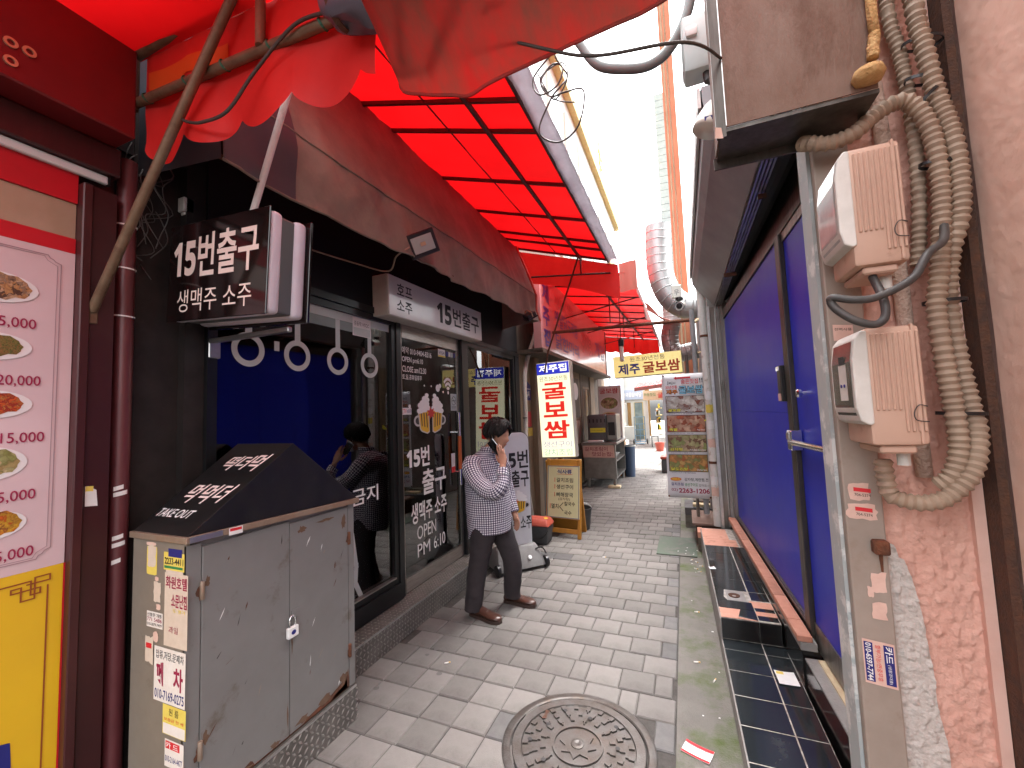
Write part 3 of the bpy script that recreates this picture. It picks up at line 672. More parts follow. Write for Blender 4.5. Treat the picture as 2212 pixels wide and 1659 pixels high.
def food(name, c1, c2, c3, sc_):
    if name in MATS: return MATS[name]
    m = bpy.data.materials.new(name); MATS[name] = m; m.use_nodes = True; n = m.node_tree.nodes; l = m.node_tree.links; b = n['Principled BSDF']
    tc = n.new('ShaderNodeTexCoord'); nz = n.new('ShaderNodeTexNoise'); nz.inputs['Scale'].default_value = sc_; nz.inputs['Detail'].default_value = 3
    mxv = n.new('ShaderNodeMixRGB'); mxv.inputs[0].default_value = .12; l.new(tc.outputs['Object'], mxv.inputs[1]); l.new(nz.outputs['Color'], mxv.inputs[2]); l.new(tc.outputs['Object'], nz.inputs[0])
    vo = n.new('ShaderNodeTexVoronoi'); vo.inputs['Scale'].default_value = sc_*1.2; l.new(mxv.outputs[0], vo.inputs['Vector'])
    sp = n.new('ShaderNodeSeparateColor'); l.new(vo.outputs['Color'], sp.inputs[0])
    rp = n.new('ShaderNodeValToRGB'); e = rp.color_ramp.elements; e[0].position = .15; e[0].color = (*c1,1); e[1].position = .85; e[1].color = (*c3,1)
    k = e.new(.5); k.color = (*c2,1); l.new(sp.outputs[0], rp.inputs[0])
    mul = n.new('ShaderNodeMixRGB'); mul.blend_type = 'MULTIPLY'; mul.inputs[0].default_value = .6; l.new(rp.outputs[0], mul.inputs[1])
    rp3 = n.new('ShaderNodeValToRGB'); rp3.color_ramp.elements[0].color = (1,1,1,1); rp3.color_ramp.elements[1].color = (.35,.25,.2,1); rp3.color_ramp.elements[1].position = .7
    l.new(vo.outputs['Distance'], rp3.inputs[0]); l.new(rp3.outputs[0], mul.inputs[2]); l.new(mul.outputs[0], b.inputs['Base Color']); b.inputs['Roughness'].default_value = .5
    return m
food('food_seafood', (.50,.26,.10), (.62,.44,.30), (.10,.05,.03), 40)
food('food_greens', (.10,.12,.02), (.22,.20,.05), (.30,.15,.05), 70)
food('food_red', (.60,.10,.015), (.50,.22,.06), (.36,.03,.01), 45)
food('food_broth', (.42,.32,.13), (.20,.26,.06), (.55,.46,.25), 30)
food('food_stew', (.62,.12,.01), (.62,.38,.03), (.30,.08,.02), 40)
food('food_pork', (.70,.68,.64), (.50,.50,.48), (.24,.06,.03), 15)
food('food_feet', (.52,.10,.03), (.68,.46,.32), (.30,.06,.02), 15)
food('food_pot', (.30,.36,.12), (.66,.52,.34), (.20,.10,.05), 15)
food('food_chick', (.62,.40,.12), (.55,.12,.03), (.26,.28,.08), 15)
def disc(o0, ex, ez, rx_, rz_, n=28, lift=0.):
    o0 = Vector(o0); ex = Vector(ex); ez = Vector(ez); nn = ex.cross(ez)
    return MB().add([o0+ex*rx_*math.cos(2*math.pi*k/n)+ez*rz_*math.sin(2*math.pi*k/n)+nn*lift for k in range(n)], [tuple(range(n))])
rs = thing('red_restaurant', 'maroon restaurant front with ring lettering on its red fascia', 'building', (-2.4,.5,0))
obj('wall', MB().box(-3.2,-2.36,-1.5,1.03,0,5.0), 'maroon_paint', rs)
obj('frame_post', MB().rbox(-2.36,-2.245,.882,.915,.0,2.73,.004,1), 'maroon_frame', rs)
obj('frame_post', MB().box(-2.36,-2.262,.9155,1.0,.0,2.73), 'maroon_paint', rs)
obj('base_sill', MB().box(-2.36,-2.25,-1.5,.88,0,.10), 'maroon_paint', rs)
obj('header_beam', MB().rbox(-2.36,-2.235,-1.5,1.0,2.80,2.93,.006,1), 'maroon_frame', rs)
obj('header_band', MB().box(-2.36,-2.285,-1.5,.88,2.64,2.799), 'red_vinyl', rs)
obj('transom_glass', MB().box(-2.36,-2.295,-1.5,.88,2.49,2.639), 'tan_glass', rs)
fas = obj('fascia_sign', MB().rbox(-2.36,-2.10,-1.5,.985,2.932,3.33,.006,1), 'sign_red', rs)
for (yy_, zz) in ((.62,3.061),(.665,3.063),(.622,2.994),(.56,3.03)):
    obj('ring_letter', MB().lathe([(.018,0),(.018,.006),(.010,.006),(.010,0)], (-2.0995,yy_,zz), 20, axis=(1,0,0), caps=False), 'brass_ring', fas, smooth='auto')
tl = thing('tube_light', 'unlit white fluorescent tube along the maroon header', 'tube light', (-2.27,.7,2.77))
obj('batten', MB().rbox(-2.284,-2.262,-.3,.968,2.762,2.798,.004,1), 'tube_white', tl); obj('end_cap', MB().box(-2.284,-2.26,.9685,.974,2.76,2.799), 'black_plastic', tl)
mn = thing('menu_board', 'tall pink and yellow menu board with dishes and prices on the maroon front', 'menu board', (-2.29,.6,.1))
XM = -2.288
obj('pink_panel', MB().box(-2.30,XM,-.6,.880,1.183,2.425), 'menu_pink', mn)
obj('red_band', MB().box(-2.30,XM,-.6,.880,2.4255,2.4885), 'red_vinyl', mn)
obj('yellow_panel', MB().box(-2.30,XM,-.6,.880,.10,1.1825), 'menu_yellow', mn)
def yz(y, z, lift=.002): return (XM+lift, y, z)
for s, y1, z0, h_ in (('15,000',.775,2.085,.044),('20,000',.793,1.868,.044),('15,000',.809,1.655,.044),('15,000',.792,1.443,.044),('15,000',.793,1.234,.044)):
    w_ = .112; text(s, yz(y1-w_, z0), EY, EZ, w_, h_, 'menu_ink', mn, bold=.008, lift=.002, name='price')
for yc, zc, ry, rz_, fd, m_ in ((.66,2.235,.118,.058,'food_seafood',.86),(.655,2.015,.112,.052,'food_greens',.8),(.66,1.803,.114,.052,'food_red',.8),(.655,1.59,.112,.062,'food_broth',.84),(.66,1.372,.112,.054,'food_stew',.9)):
    p = obj('printed_plate', disc(yz(yc,zc), EY, EZ, ry, rz_, lift=.0015), 'plate_white', mn)
    q = MB(); nn = 26; q.add([Vector(yz(yc,zc,.0045))+EY*(ry*m_*math.cos(2*math.pi*k/nn)*(1+.07*math.sin(5*k)))+EZ*(rz_*m_*math.sin(2*math.pi*k/nn)*(1+.1*math.cos(3*k))+.004) for k in range(nn)], [tuple(range(nn))])
    obj('printed_food', q, fd, p)
def line(pts, wd, parent, m, lift=.003, x=None, nm='border_line'):
    mb = MB(); x = (XM if x is None else x)+lift
    for a, b in zip(pts, pts[1:]):
        d = Vector((b[0]-a[0], b[1]-a[1])); d.normalize(); n_ = Vector((-d.y, d.x))*wd/2; e = d*wd/2
        mb.add([(x,a[0]-e.x+n_.x,a[1]-e.y+n_.y),(x,a[0]-e.x-n_.x,a[1]-e.y-n_.y),(x,b[0]+e.x-n_.x,b[1]+e.y-n_.y),(x,b[0]+e.x+n_.x,b[1]+e.y+n_.y)], [(0,1,2,3)]); x += .0002
    return obj(nm, mb, m, parent)
line([(-.3,2.395),(.80,2.395),(.806,2.384),(.815,2.380),(.822,2.372),(.838,2.366),(.838,1.255),(.822,1.248),(.815,1.238),(.806,1.234),(.80,1.222),(-.3,1.222)], .003, mn, 'ornament_mauve')
line([(-.3,2.388),(.79,2.388),(.80,2.372),(.828,2.356),(.828,1.262),(.80,1.246),(.79,1.229),(-.3,1.229)], .002, mn, 'ornament_mauve')
k0, k1 = .80, 1.085
line([(-.3,1.145),(.79,1.145),(.79,1.095),(.815,1.095),(.815,1.115),(.74,1.115),(.74,1.13),(.765,1.13),(.765,1.08),(.80,1.08),(.80,1.155),(.84,1.155),(.84,1.135),(.78,1.135)], .005, mn, 'ornament_brown')
line([(.835,1.115),(.835,.15)], .005, mn, 'ornament_brown', lift=.0036)
obj('printed_bottle', MB().add([yz(.70,.62),yz(.755,.60),yz(.765,.42),yz(.70,.40)], [(0,1,2,3)]), 'ink_navy', mn)
line([(.8795,1.18),(.8795,.10)], .006, mn, 'red_vinyl', lift=.004)
stk = obj('torn_sticker', MB().add([(-2.2615,.925,1.39),(-2.2615,.965,1.385),(-2.2615,.96,1.45),(-2.2615,.935,1.47),(-2.2615,.924,1.47)], [(0,1,2,3,4)]), 'paper_white', rs)
obj('yellow_print', MB().quad((-2.261,.925,1.45),(-2.261,.95,1.447),(-2.261,.95,1.468),(-2.261,.925,1.47)), 'yellow_paper', stk)
# drainpipe with tape and ties
dpi = thing('drainpipe', 'maroon painted drainpipe between the restaurant and the black pub wall', 'pipe', (-2.30,1.06,0))
mat('maroon_pipe', (.13,.035,.04), .4, .1, col2=(.10,.024,.028), nscale=9, dirt=(.22,.09,.09), dscale=8, dlo=.6, dhi=.75, stretch=(1,1,.4))
obj('pipe', MB().tube([(-2.315,1.058,0),(-2.315,1.058,2.93)], .036, 18), 'maroon_pipe', dpi, smooth='auto')
for z in (2.62,2.42,2.20): obj('cable_tie', MB().lathe([(.037,0),(.0395,0),(.0395,.006),(.037,.006)], (-2.315,1.058,z), 18, axis=(.1,0,1), caps=False), 'ink_white', dpi)
for k, (z, w_) in enumerate(((1.43,.9),(1.405,1.3),(1.22,1.0),(1.19,1.2),(1.12,.8))):
    obj('paper_tape', MB().grid(lambda a, b: (-2.315+.0372*math.cos(-.9+w_*a), 1.058+.0372*math.sin(-.9+w_*a), z+.018*b+.008*a), 5, 1), 'paper_white', dpi)
# ================================================================== pub
mat('pub_black', (.0055,.0055,.0068), .6, col2=(.008,.0078,.009), spec=.25, nscale=5, dirt=(.016,.0145,.0135), dscale=5, dlo=.6, dhi=.85)
mat('pub_brownblack', (.0125,.010,.0095), .6, spec=.3, col2=(.024,.019,.018), nscale=7, dirt=(.04,.034,.03), dscale=8, dlo=.6, dhi=.8)
mat('frame_black', (.008,.0085,.0095), .32, .2, col2=(.012,.0125,.0135), nscale=8)
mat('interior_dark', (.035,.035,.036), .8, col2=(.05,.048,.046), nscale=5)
mat('brushed_steel', (.48,.45,.42), .33, .9, col2=(.36,.33,.30), nscale=9, stretch=(1,1,9))
glass('pub_glass', (.50,.53,.53), .10)
pb = thing('pub', 'black fronted pub with hanging strap stickers on its dark window', 'building', (-2.4,3.4,0))
obj('upper_wall', MB().box(-3.0,-2.36,1.04,5.9,3.0,6.0), 'pub_black', pb)
obj('header_fascia', MB().box(-2.42,-2.285,1.395,5.86,2.555,3.3), 'pub_black', pb)
obj('header_trim', MB().box(-2.36,-2.262,1.395,5.86,2.548,2.60), 'frame_black', pb)
obj('side_pier', MB().box(-2.70,-2.352,1.10,1.395,0,3.3), 'pub_brownblack', pb)
obj('side_pier', MB().box(-2.35,-2.300,1.30,1.394,.19,3.3), 'pub_brownblack', pb)
obj('party_wall', MB().box(-2.9,-2.372,1.031,1.099,0,5.5), 'pub_black', pb)
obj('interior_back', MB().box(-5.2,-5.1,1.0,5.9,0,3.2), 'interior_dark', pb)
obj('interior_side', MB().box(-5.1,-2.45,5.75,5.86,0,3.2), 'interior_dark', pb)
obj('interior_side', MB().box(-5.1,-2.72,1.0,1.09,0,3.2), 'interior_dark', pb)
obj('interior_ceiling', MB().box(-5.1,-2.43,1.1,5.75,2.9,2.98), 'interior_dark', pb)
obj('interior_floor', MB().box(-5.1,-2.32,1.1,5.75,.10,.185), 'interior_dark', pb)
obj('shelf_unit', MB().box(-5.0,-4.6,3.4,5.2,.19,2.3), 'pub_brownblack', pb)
# window left
def frame(y0, y1, z0, z1, nm, wd=.05):
    mb = MB(); mb.box(-2.345,-2.275,y0,y0+wd,z0,z1); mb.box(-2.345,-2.275,y1-wd,y1,z0,z1); mb.box(-2.344,-2.276,y0+wd,y1-wd,z0,z0+wd); mb.box(-2.344,-2.276,y0+wd,y1-wd,z1-wd,z1)
    return mb
w1 = obj('window', frame(1.396,2.935,.33,2.547,'w'), 'frame_black', pb)
p1_ = obj('pane', MB().box(-2.312,-2.304,1.446,2.885,.38,2.497), 'pub_glass', w1)
obj('sill', MB().box(-2.36,-2.258,1.396,2.97,.195,.329), 'frame_black', w1); obj('sill_ledge', MB().box(-2.30,-2.262,1.446,2.885,.3805,.392), 'brushed_steel', w1)
obj('mullion', MB().rbox(-2.36,-2.262,2.937,3.0,.195,2.547,.004,1), 'frame_black', pb)
mat('sticker_reflection_white', (.52,.58,.57), .5, col2=(.46,.52,.51), nscale=4)  # white of the stickers, also used for the painted reflection
mat('reflection_pale', (.22,.27,.26), .5, col2=(.18,.22,.215), nscale=4)  # fainter tone of the painted reflection
XD = -2.3030
def yd(y, z, lift=0.): return (XD+lift, y, z)
obj('reflection_band', MB().quad(yd(2.0,2.435),yd(2.885,2.435),yd(2.885,2.497),yd(2.0,2.497)), 'sticker_reflection_white', p1_)  # bright reflection in the upper glass, painted as pale bands
obj('reflection_band', MB().quad(yd(1.92,2.365),yd(2.62,2.365),yd(2.62,2.434),yd(1.92,2.434)), 'reflection_pale', p1_)
for yc, zt in ((1.636,2.262),(1.968,2.434),(2.311,2.434),(2.643,2.434)):
    rg = MB(); n_ = 40
    for k in range(n_):
        a, b = 2*math.pi*k/n_, 2*math.pi*(k+1)/n_
        rg.add([yd(yc+r_*math.cos(q), 2.127+r_*math.sin(q), .001) for r_, q in ((.066,a),(.1,a),(.1,b),(.066,b))], [(0,1,2,3)])
    rg.quad(yd(yc-.021,2.224,.001),yd(yc+.021,2.224,.001),yd(yc+.021,zt,.001),yd(yc-.021,zt,.001))
    obj('strap_sticker', rg, 'sticker_reflection_white', p1_)
nc = obj('cctv_notice', MB().quad(yd(2.46,2.345,.0016),yd(2.66,2.345,.0016),yd(2.66,2.49,.0016),yd(2.46,2.49,.0016)), 'paper_white', p1_)
obj('lower_half', MB().quad(yd(2.468,2.35,.0020),yd(2.652,2.35,.0020),yd(2.652,2.41,.0020),yd(2.468,2.41,.0020)), 'sticker_reflection_white', nc)
text('중동작 VTCC', yd(2.475,2.425,.0012), EY, EZ, .165, .035, 'ink_black', nc, lift=.001)
text('금지', yd(2.43,1.055,.001), EY, EZ, .29, .125, 'ink_white', p1_, bold=.01, lift=.001)
line([(2.43,.86),(2.47,.62),(2.46,.50),(2.53,.36)], .04, p1_, 'sticker_reflection_white', lift=.0015, x=XD, nm='strap_sticker')
pn = obj('pane_note', MB().quad(yd(1.80,2.14,.001),yd(1.835,2.14,.001),yd(1.835,2.20,.001),yd(1.80,2.20,.001)), 'sticker_reflection_white', p1_)
# door
dr = obj('door', MB().box(-2.33,-2.29,3.003,3.04,.198,2.545).box(-2.33,-2.29,4.03,4.066,.198,2.545), 'brushed_steel', pb)
obj('kick_plate', MB().box(-2.332,-2.286,3.041,4.029,.198,.315), 'brushed_steel', dr); obj('top_rail', MB().box(-2.332,-2.286,3.041,4.029,2.415,2.545), 'brushed_steel', dr)
dg_ = obj('pane', MB().box(-2.312,-2.304,3.041,4.029,.316,2.414), 'pub_glass', dr)
text('예약 010-9404-8316', yd(3.06,2.275,.001), EY, EZ, .475, .068, 'ink_white', dg_, bold=.01, lift=.001)
text('OPEN pm6:10', yd(3.06,2.190,.001), EY, EZ, .325, .062, 'ink_white', dg_, bold=.01, lift=.001)
text('CLOSE am12:30', yd(3.06,2.112,.001), EY, EZ, .375, .055, 'ink_white', dg_, bold=.01, lift=.001)
text('토,일,공휴일휴무', yd(3.06,2.040,.001), EY, EZ, .30, .05, 'ink_white', dg_, bold=.01, lift=.001)
text('𝟭𝟱번', yd(3.10,1.235,.001), EY, EZ, .36, .19, 'ink_white', dg_, bold=.025, lift=.001)
text('출구', yd(3.33,.965,.001), EY, EZ, .42, .24, 'ink_white', dg_, bold=.02, lift=.001)
text('생맥주 소주', yd(3.15,.735,.001), EY, EZ, .60, .185, 'ink_white', dg_, bold=.018, lift=.001)
text('OPEN', yd(3.235,.585,.001), EY, EZ, .31, .12, 'ink_white', dg_, lift=.001)
text('PM', yd(3.235,.43,.001), EY, EZ, .20, .115, 'ink_white', dg_, lift=.001); text('6:10', yd(3.50,.43,.001), EY, EZ, .205, .115, 'ink_white', dg_, lift=.001)
cc = obj('cctv_sticker', MB().quad(yd(3.005,1.725,.001),yd(3.185,1.725,.001),yd(3.185,1.785,.001),yd(3.005,1.785,.001)), 'paper_white', dg_)
text('CCTV', yd(3.02,1.735,.0015), EY, EZ, .09, .04, 'ink_red', cc, lift=.001); text('녹화중', yd(3.113,1.735,.0015), EY, EZ, .065, .04, 'ink_navy', cc, lift=.001)
vz = obj('card_sticker', MB().quad(yd(3.66,2.315,.001),yd(3.80,2.315,.001),yd(3.80,2.395,.001),yd(3.66,2.395,.001)), 'paper_white', dg_)
text('VISA', yd(3.675,2.342,.0015), EY, EZ, .11, .032, 'ink_navy', vz, shear=.2, lift=.001); obj('gold_band', MB().quad(yd(3.66,2.316,.0025),yd(3.80,2.316,.0025),yd(3.80,2.330,.0025),yd(3.66,2.330,.0025)), 'ink_yellow', vz)
for k, m_ in enumerate(('ink_navy','paper_white','sticker_reflection_white','ink_navy')):
    obj('card_sticker', MB().quad(yd(3.815+.05*k,2.335,.001),yd(3.858+.05*k,2.335,.001),yd(3.858+.05*k,2.385,.001),yd(3.815+.05*k,2.385,.001)), m_, dg_)
ns = obj('no_smoking_sticker', MB().quad(yd(3.885,1.755,.001),yd(4.015,1.755,.001),yd(4.015,1.935,.001),yd(3.885,1.935,.001)), 'sticker_reflection_white', dg_)
obj('smoke_ring', MB().lathe([(.042,0),(.048,0)], yd(3.95,1.86,.0025), 24, axis=(1,0,0), caps=False), 'ink_black', ns)
line([(3.92,1.89),(3.98,1.83)], .006, ns, 'ink_black', lift=.0028, x=XD); line([(3.915,1.86),(3.985,1.86)], .008, ns, 'ink_black', lift=.0026, x=XD)
for k in range(3): line([(3.905,1.80-.014*k),(3.995,1.80-.014*k)], .004, ns, 'ink_black', lift=.0026, x=XD)
for k, r_ in enumerate((.032,.072,.112)):
    a0, a1 = (.75, 2.39); mb = MB()
    for q in range(10):
        b0 = a0+(a1-a0)*q/10; b1 = a0+(a1-a0)*(q+1)/10
        mb.add([yd(3.84+rr*math.cos(b)*.95, 1.955+rr*math.sin(b)*1.2, .001) for rr, b in ((r_-.012,b0),(r_+.012,b0),(r_+.012,b1),(r_-.012,b1))], [(0,1,2,3)])
    obj('wifi_arc', mb, 'ink_white', dg_)
obj('wifi_dot', disc(yd(3.84,1.945,.001), EY, EZ, .014, .018), 'ink_white', dg_)
mat('beer_yellow', (.72,.42,.02), .5); mat('mug_grey', (.52,.50,.50), .5); mat('star_red', (.55,.02,.02), .5)
def beer(o0, ex, ez, w_, h_, parent, lift=.001):
    """two clinking mugs in a w x h box"""
    o0 = Vector(o0); ex = Vector(ex); ez = Vector(ez); nn = ex.cross(ez)
    def P(x, y, k): return o0+ex*(x*w_)+ez*(y*h_)+nn*(lift+.0007*k)
    for sgn in (-1, 1):
        def Q(x, y, k): return P(.5+sgn*x, y, k)
        obj('mug_handle', MB().add([Q(.5+.0-(.16 if b else .0)*1-.02+.13*math.cos(t)*(.62 if b else 1)-.08+(.16*.5 if b else 0), .32+.13*math.sin(t)*(.7 if b else 1), 1) for b in (0,) for t in [2*math.pi*k/18 for k in range(18)]], [tuple(range(18))]), 'mug_grey', parent)
        obj('mug_handle', MB().add([Q(.40+.085*math.cos(t), .32+.085*math.sin(t), 2) for t in [2*math.pi*k/18 for k in range(18)]], [tuple(range(18))]), 'black_matt', parent)
        obj('mug', MB().add([Q(.045,.04,3),Q(.12,.0,3),Q(.30,.06,3),Q(.36,.12,3),Q(.42,.58,3),Q(.05,.66,3)], [tuple(range(6))]), 'mug_grey', parent)
        obj('beer', MB().add([Q(.07,.07,4),Q(.13,.03,4),Q(.29,.09,4),Q(.33,.14,4),Q(.385,.56,4),Q(.08,.62,4)], [tuple(range(6))]), 'beer_yellow', parent)
        for k in range(3):
            x = .125+.082*k
            obj('mug_stripe', MB().add([Q(x-.012,.15+.02*k,5),Q(x+.014,.15+.02*k,5),Q(x+.036,.50,5),Q(x+.006,.50,5)], [(0,1,2,3)]), 'black_matt', parent)
        for q, (x, y, r_) in enumerate(((.10,.62,.085),(.20,.60,.10),(.31,.57,.09),(.37,.55,.075),(.14,.72,.09),(.25,.72,.115),(.34,.68,.08),(.12,.82,.075),(.20,.84,.085),(.13,.93,.06))):
            obj('foam', MB().add([Q(x+r_*math.cos(t), y+r_*.85*math.sin(t), 6+.1*q) for t in [2*math.pi*k/14 for k in range(14)]], [tuple(range(14))]), 'ink_white', parent)
    obj('clink_star', MB().add([P(.5+(.15 if k%2==0 else .085)*math.cos(math.pi*k/7), .50+(.15 if k%2==0 else .085)*math.sin(math.pi*k/7), 9) for k in range(14)], [tuple(range(14))]), 'star_red', parent)
beer(yd(3.235,1.535,.0005), EY, EZ, .525, .40, dg_)
for yy_, zz, r_ in ((3.16,1.80,.018),(3.40,2.0,.010),(3.52,2.0,.010),(3.64,1.985,.04),(3.68,2.01,.025),(3.74,1.95,.012)):
    obj('foam_fleck', disc(yd(yy_,zz,.001), EY, EZ, r_, r_*.95, 10), 'ink_white', dg_)
mat('handle_orange', (.42,.085,.015), .4)
for yh in (3.955,):
    hb = obj('handle', MB().tube([(-2.245,yh,.96),(-2.245,yh,1.73)], .016, 12), 'chrome', dr, smooth='auto')
    obj('grip', MB().tube([(-2.245,yh,1.13),(-2.245,yh,1.48)], .0195, 12), 'handle_orange', hb, smooth='auto')
    for z in (1.10,1.52): obj('standoff', MB().tube([(-2.245,yh,z),(-2.304,yh,z)], .011, 8), 'chrome', hb)
mirrored_handle = obj('handle', MB().tube([(-2.37,3.955,.96),(-2.37,3.955,1.73)], .016, 12), 'chrome', dr, smooth='auto'); obj('grip', MB().tube([(-2.37,3.955,1.13),(-2.37,3.955,1.48)], .0195, 12), 'handle_orange', mirrored_handle)  # reflection of the outer handle, modelled as a copy behind the glass
pst = obj('push_sign', MB().quad(yd(3.87,1.10,.001),yd(3.945,1.10,.001),yd(3.945,1.30,.001),yd(3.87,1.30,.001)), 'paper_white', dg_)
obj('red_part', MB().quad(yd(3.87,1.10,.002),yd(3.945,1.10,.002),yd(3.945,1.16,.002),yd(3.87,1.16,.002)), 'ink_red', pst)
obj('mullion', MB().rbox(-2.36,-2.25,4.068,4.20,.195,2.547,.004,1), 'frame_black', pb)
w2 = obj('window', frame(4.202,5.70,.40,2.547,'w'), 'frame_black', pb); obj('pane', MB().box(-2.312,-2.304,4.252,5.65,.45,2.497), 'pub_glass', w2)
obj('sill', MB().box(-2.36,-2.258,4.202,5.70,.195,.399), 'frame_black', w2); obj('notice_panel', MB().box(-2.36,-2.35,4.30,4.75,.46,.95), 'sticker_reflection_white', w2)
obj('corner_post', MB().box(-2.40,-2.265,5.702,5.86,.0,2.547), 'pub_black', pb)
# interior: chair, table, sanitiser bottle seen through the door
ch_ = thing('cafe_chair', 'grey padded chair standing inside behind the pub door', 'chair', (-3.2,3.9,.19))
mat('chair_grey', (.16,.16,.16), .6)
obj('seat', MB().rbox(-3.4,-3.0,3.7,4.1,.60,.66,.02,2), 'chair_grey', ch_)
obj('backrest', MB().rbox(-3.40,-3.34,3.70,4.10,.75,1.22,.025,3), 'chair_grey', ch_, smooth='auto')
for x in (-3.37,-3.04):
    for y in (3.74,4.06): obj('leg', MB().tube([(x,y,.19),(x,y,.60)], .012, 6), 'frame_black', ch_)
tb = thing('bar_table', 'dark table just inside the pub door', 'table', (-2.8,3.9,.19))
obj('tabletop', MB().rbox(-3.0,-2.55,3.3,3.75,.90,.93,.008,1), 'pub_brownblack', tb); obj('leg', MB().tube([(-2.78,3.52,.19),(-2.78,3.52,.90)], .03, 10), 'frame_black', tb); obj('foot', MB().lathe([(.18,0),(.18,.015),(.03,.04)], (-2.78,3.52,.19), 20), 'frame_black', tb)
bt = thing('sanitiser_bottle', 'clear pump bottle with blue label on the table inside the pub', 'bottle', (-2.66,3.62,.93))
mat('bottle_clear', (.6,.62,.62), .2); mat('bottle_blue', (.06,.24,.5), .4)
obj('body', MB().lathe([(.034,0),(.034,.13),(.014,.155),(.012,.17)], (-2.66,3.62,.93), 16), 'bottle_clear', bt, smooth='auto'); obj('label_band', MB().lathe([(.0346,.04),(.0346,.105)], (-2.66,3.62,.93), 16, caps=False), 'bottle_blue', bt); obj('pump', MB().tube([(-2.66,3.62,1.10),(-2.66,3.62,1.14),(-2.63,3.62,1.14)], .006, 6), 'ink_white', bt)
# diamond plate step
mat('diamond_plate', (.20,.185,.17), .5, .55, col2=(.15,.14,.13), nscale=10, dirt=(.10,.09,.08), dscale=4, dlo=.5, dhi=.75)
mat('diamond_worn', (.36,.335,.31), .45, .6, col2=(.27,.25,.23), nscale=14)
sp_ = thing('diamond_plate_step', 'worn diamond plate doorstep along the black pub front', 'step', (-2.2,3.5,0))
obj('plate', MB().box(-2.302,-2.10,1.955,5.72,.0,.188).box(-2.302,-1.83,.60,1.954,.0,.187), 'diamond_plate', sp_)
obj('nosing', MB().box(-2.104,-2.0965,1.956,5.72,.180,.1905), 'aluminium', sp_); obj('nosing', MB().box(-1.834,-1.8265,.6,1.954,.180,.1895), 'aluminium', sp_)
lz = MB()
def loz(c, a, b, n_, la, lb, hgt):
    c = Vector(c); a = Vector(a); b = Vector(b); n_ = Vector(n_)
    lz.add([c-a*la, c-b*lb, c+a*la, c+b*lb, c-a*la*.55+n_*hgt, c-b*lb*.5+n_*hgt, c+a*la*.55+n_*hgt, c+b*lb*.5+n_*hgt], [(0,1,5,4),(1,2,6,5),(2,3,7,6),(3,0,4,7),(4,5,6,7)])
cnt = 0
for j in range(108):
    y = 1.975+.0345*j
    for i in range(6):
        d = (1,1) if (i+j) % 2 else (1,-1); s2 = .7071
        loz((-2.285+.0345*i, y, .1882), (s2*d[0],s2*d[1],0), (s2*d[1],-s2*d[0],0), (0,0,1), .0165, .0065, .0022)
        loz((-2.0998, y, .012+.031*i), (0,s2*d[0],s2*d[1]), (0,-s2*d[1],s2*d[0]), (1,0,0), .0165, .0065, .0022)
for j in range(40):
    for i in range(6):
        d = (1,1) if (i+j) % 2 else (1,-1)
        loz((-1.8298, .61+.0345*j, .012+.031*i), (0,s2*d[0],s2*d[1]), (0,-s2*d[1],s2*d[0]), (1,0,0), .0165, .0065, .0022)
obj('tread_lozenge', lz, 'diamond_worn', sp_, kind='stuff')
# ================================================================== take-out cabinet
mat('cabinet_grey', (.205,.200,.195), .52, .15, col2=(.185,.178,.172), nscale=3, dirt=(.105,.075,.052), dscale=5, dlo=.58, dhi=.74)
mat('cabinet_side', (.235,.20,.165), .6, .15, col2=(.205,.17,.14), nscale=4, dirt=(.13,.09,.06), dscale=6, dlo=.6, dhi=.8)
mat('cabinet_lip', (.33,.27,.22), .5, .35, col2=(.24,.14,.08), nscale=9, ncon=1.1)
mat('rust_film', (.155,.095,.06), .8, col2=(.10,.05,.028), nscale=40, ncon=1.3)
mat('scuff', (.035,.028,.022), .7)
mat('wedge_black', (.008,.008,.009), .38, col2=(.013,.012,.0115), nscale=10, dirt=(.03,.025,.022), dscale=20, dlo=.6, dhi=.8)
cb = thing('steel_cabinet', 'grey steel cabinet with stickers and a black take out roof', 'cabinet', (-2.02,1.5,.19))
XF = -1.845
obj('side_panel', MB().box(-2.20,XF-.001,1.062,1.075,.192,1.235), 'cabinet_side', cb)
obj('carcass', MB().box(-2.20,XF-.012,1.076,1.962,.192,1.235), 'cabinet_grey', cb)
obj('corner_stile', MB().box(XF-.012,XF,1.062,1.118,.192,1.225), 'cabinet_grey', cb); obj('corner_stile', MB().box(XF-.012,XF,1.918,1.962,.192,1.205), 'cabinet_grey', cb)
d1 = obj('door', MB().rbox(XF-.011,XF+.002,1.122,1.526,.20,1.208,.002,1), 'cabinet_grey', cb); d2 = obj('door', MB().rbox(XF-.011,XF+.001,1.530,1.915,.20,1.195,.002,1), 'cabinet_grey', cb)
obj('plinth_rail', MB().box(XF-.012,XF-.002,1.119,1.917,.192,.199), 'rust', cb)
obj('top_lip', MB().hexa([(-2.21,1.05,1.236),(-1.825,1.05,1.236),(-1.825,1.99,1.205),(-2.21,1.99,1.205),(-2.21,1.05,1.262),(-1.825,1.05,1.262),(-1.825,1.99,1.232),(-2.21,1.99,1.232)]), 'cabinet_lip', cb, bevel=.003)
for d, yy_, zz in ((d1,1.120,1.035),(d1,1.120,.425),(d2,1.918,1.015),(d2,1.918,.39)):
    obj('hinge', MB().lathe([(.008,-.035),(.009,-.033),(.009,.033),(.008,.035)], (XF+.006,yy_,zz), 10), 'cabinet_lip' if yy_ < 1.5 else 'rust', d, smooth='auto')
    q = [(XF+.0032, yy_+ (.004+.016*random.random())*math.cos(t)-.006, zz+.03*math.sin(t)*random.uniform(.5,1.1)-.01) for t in [2*math.pi*k/11 for k in range(11)]]
    obj('rust_stain', MB().add(q, [tuple(range(11))]), 'rust', d)
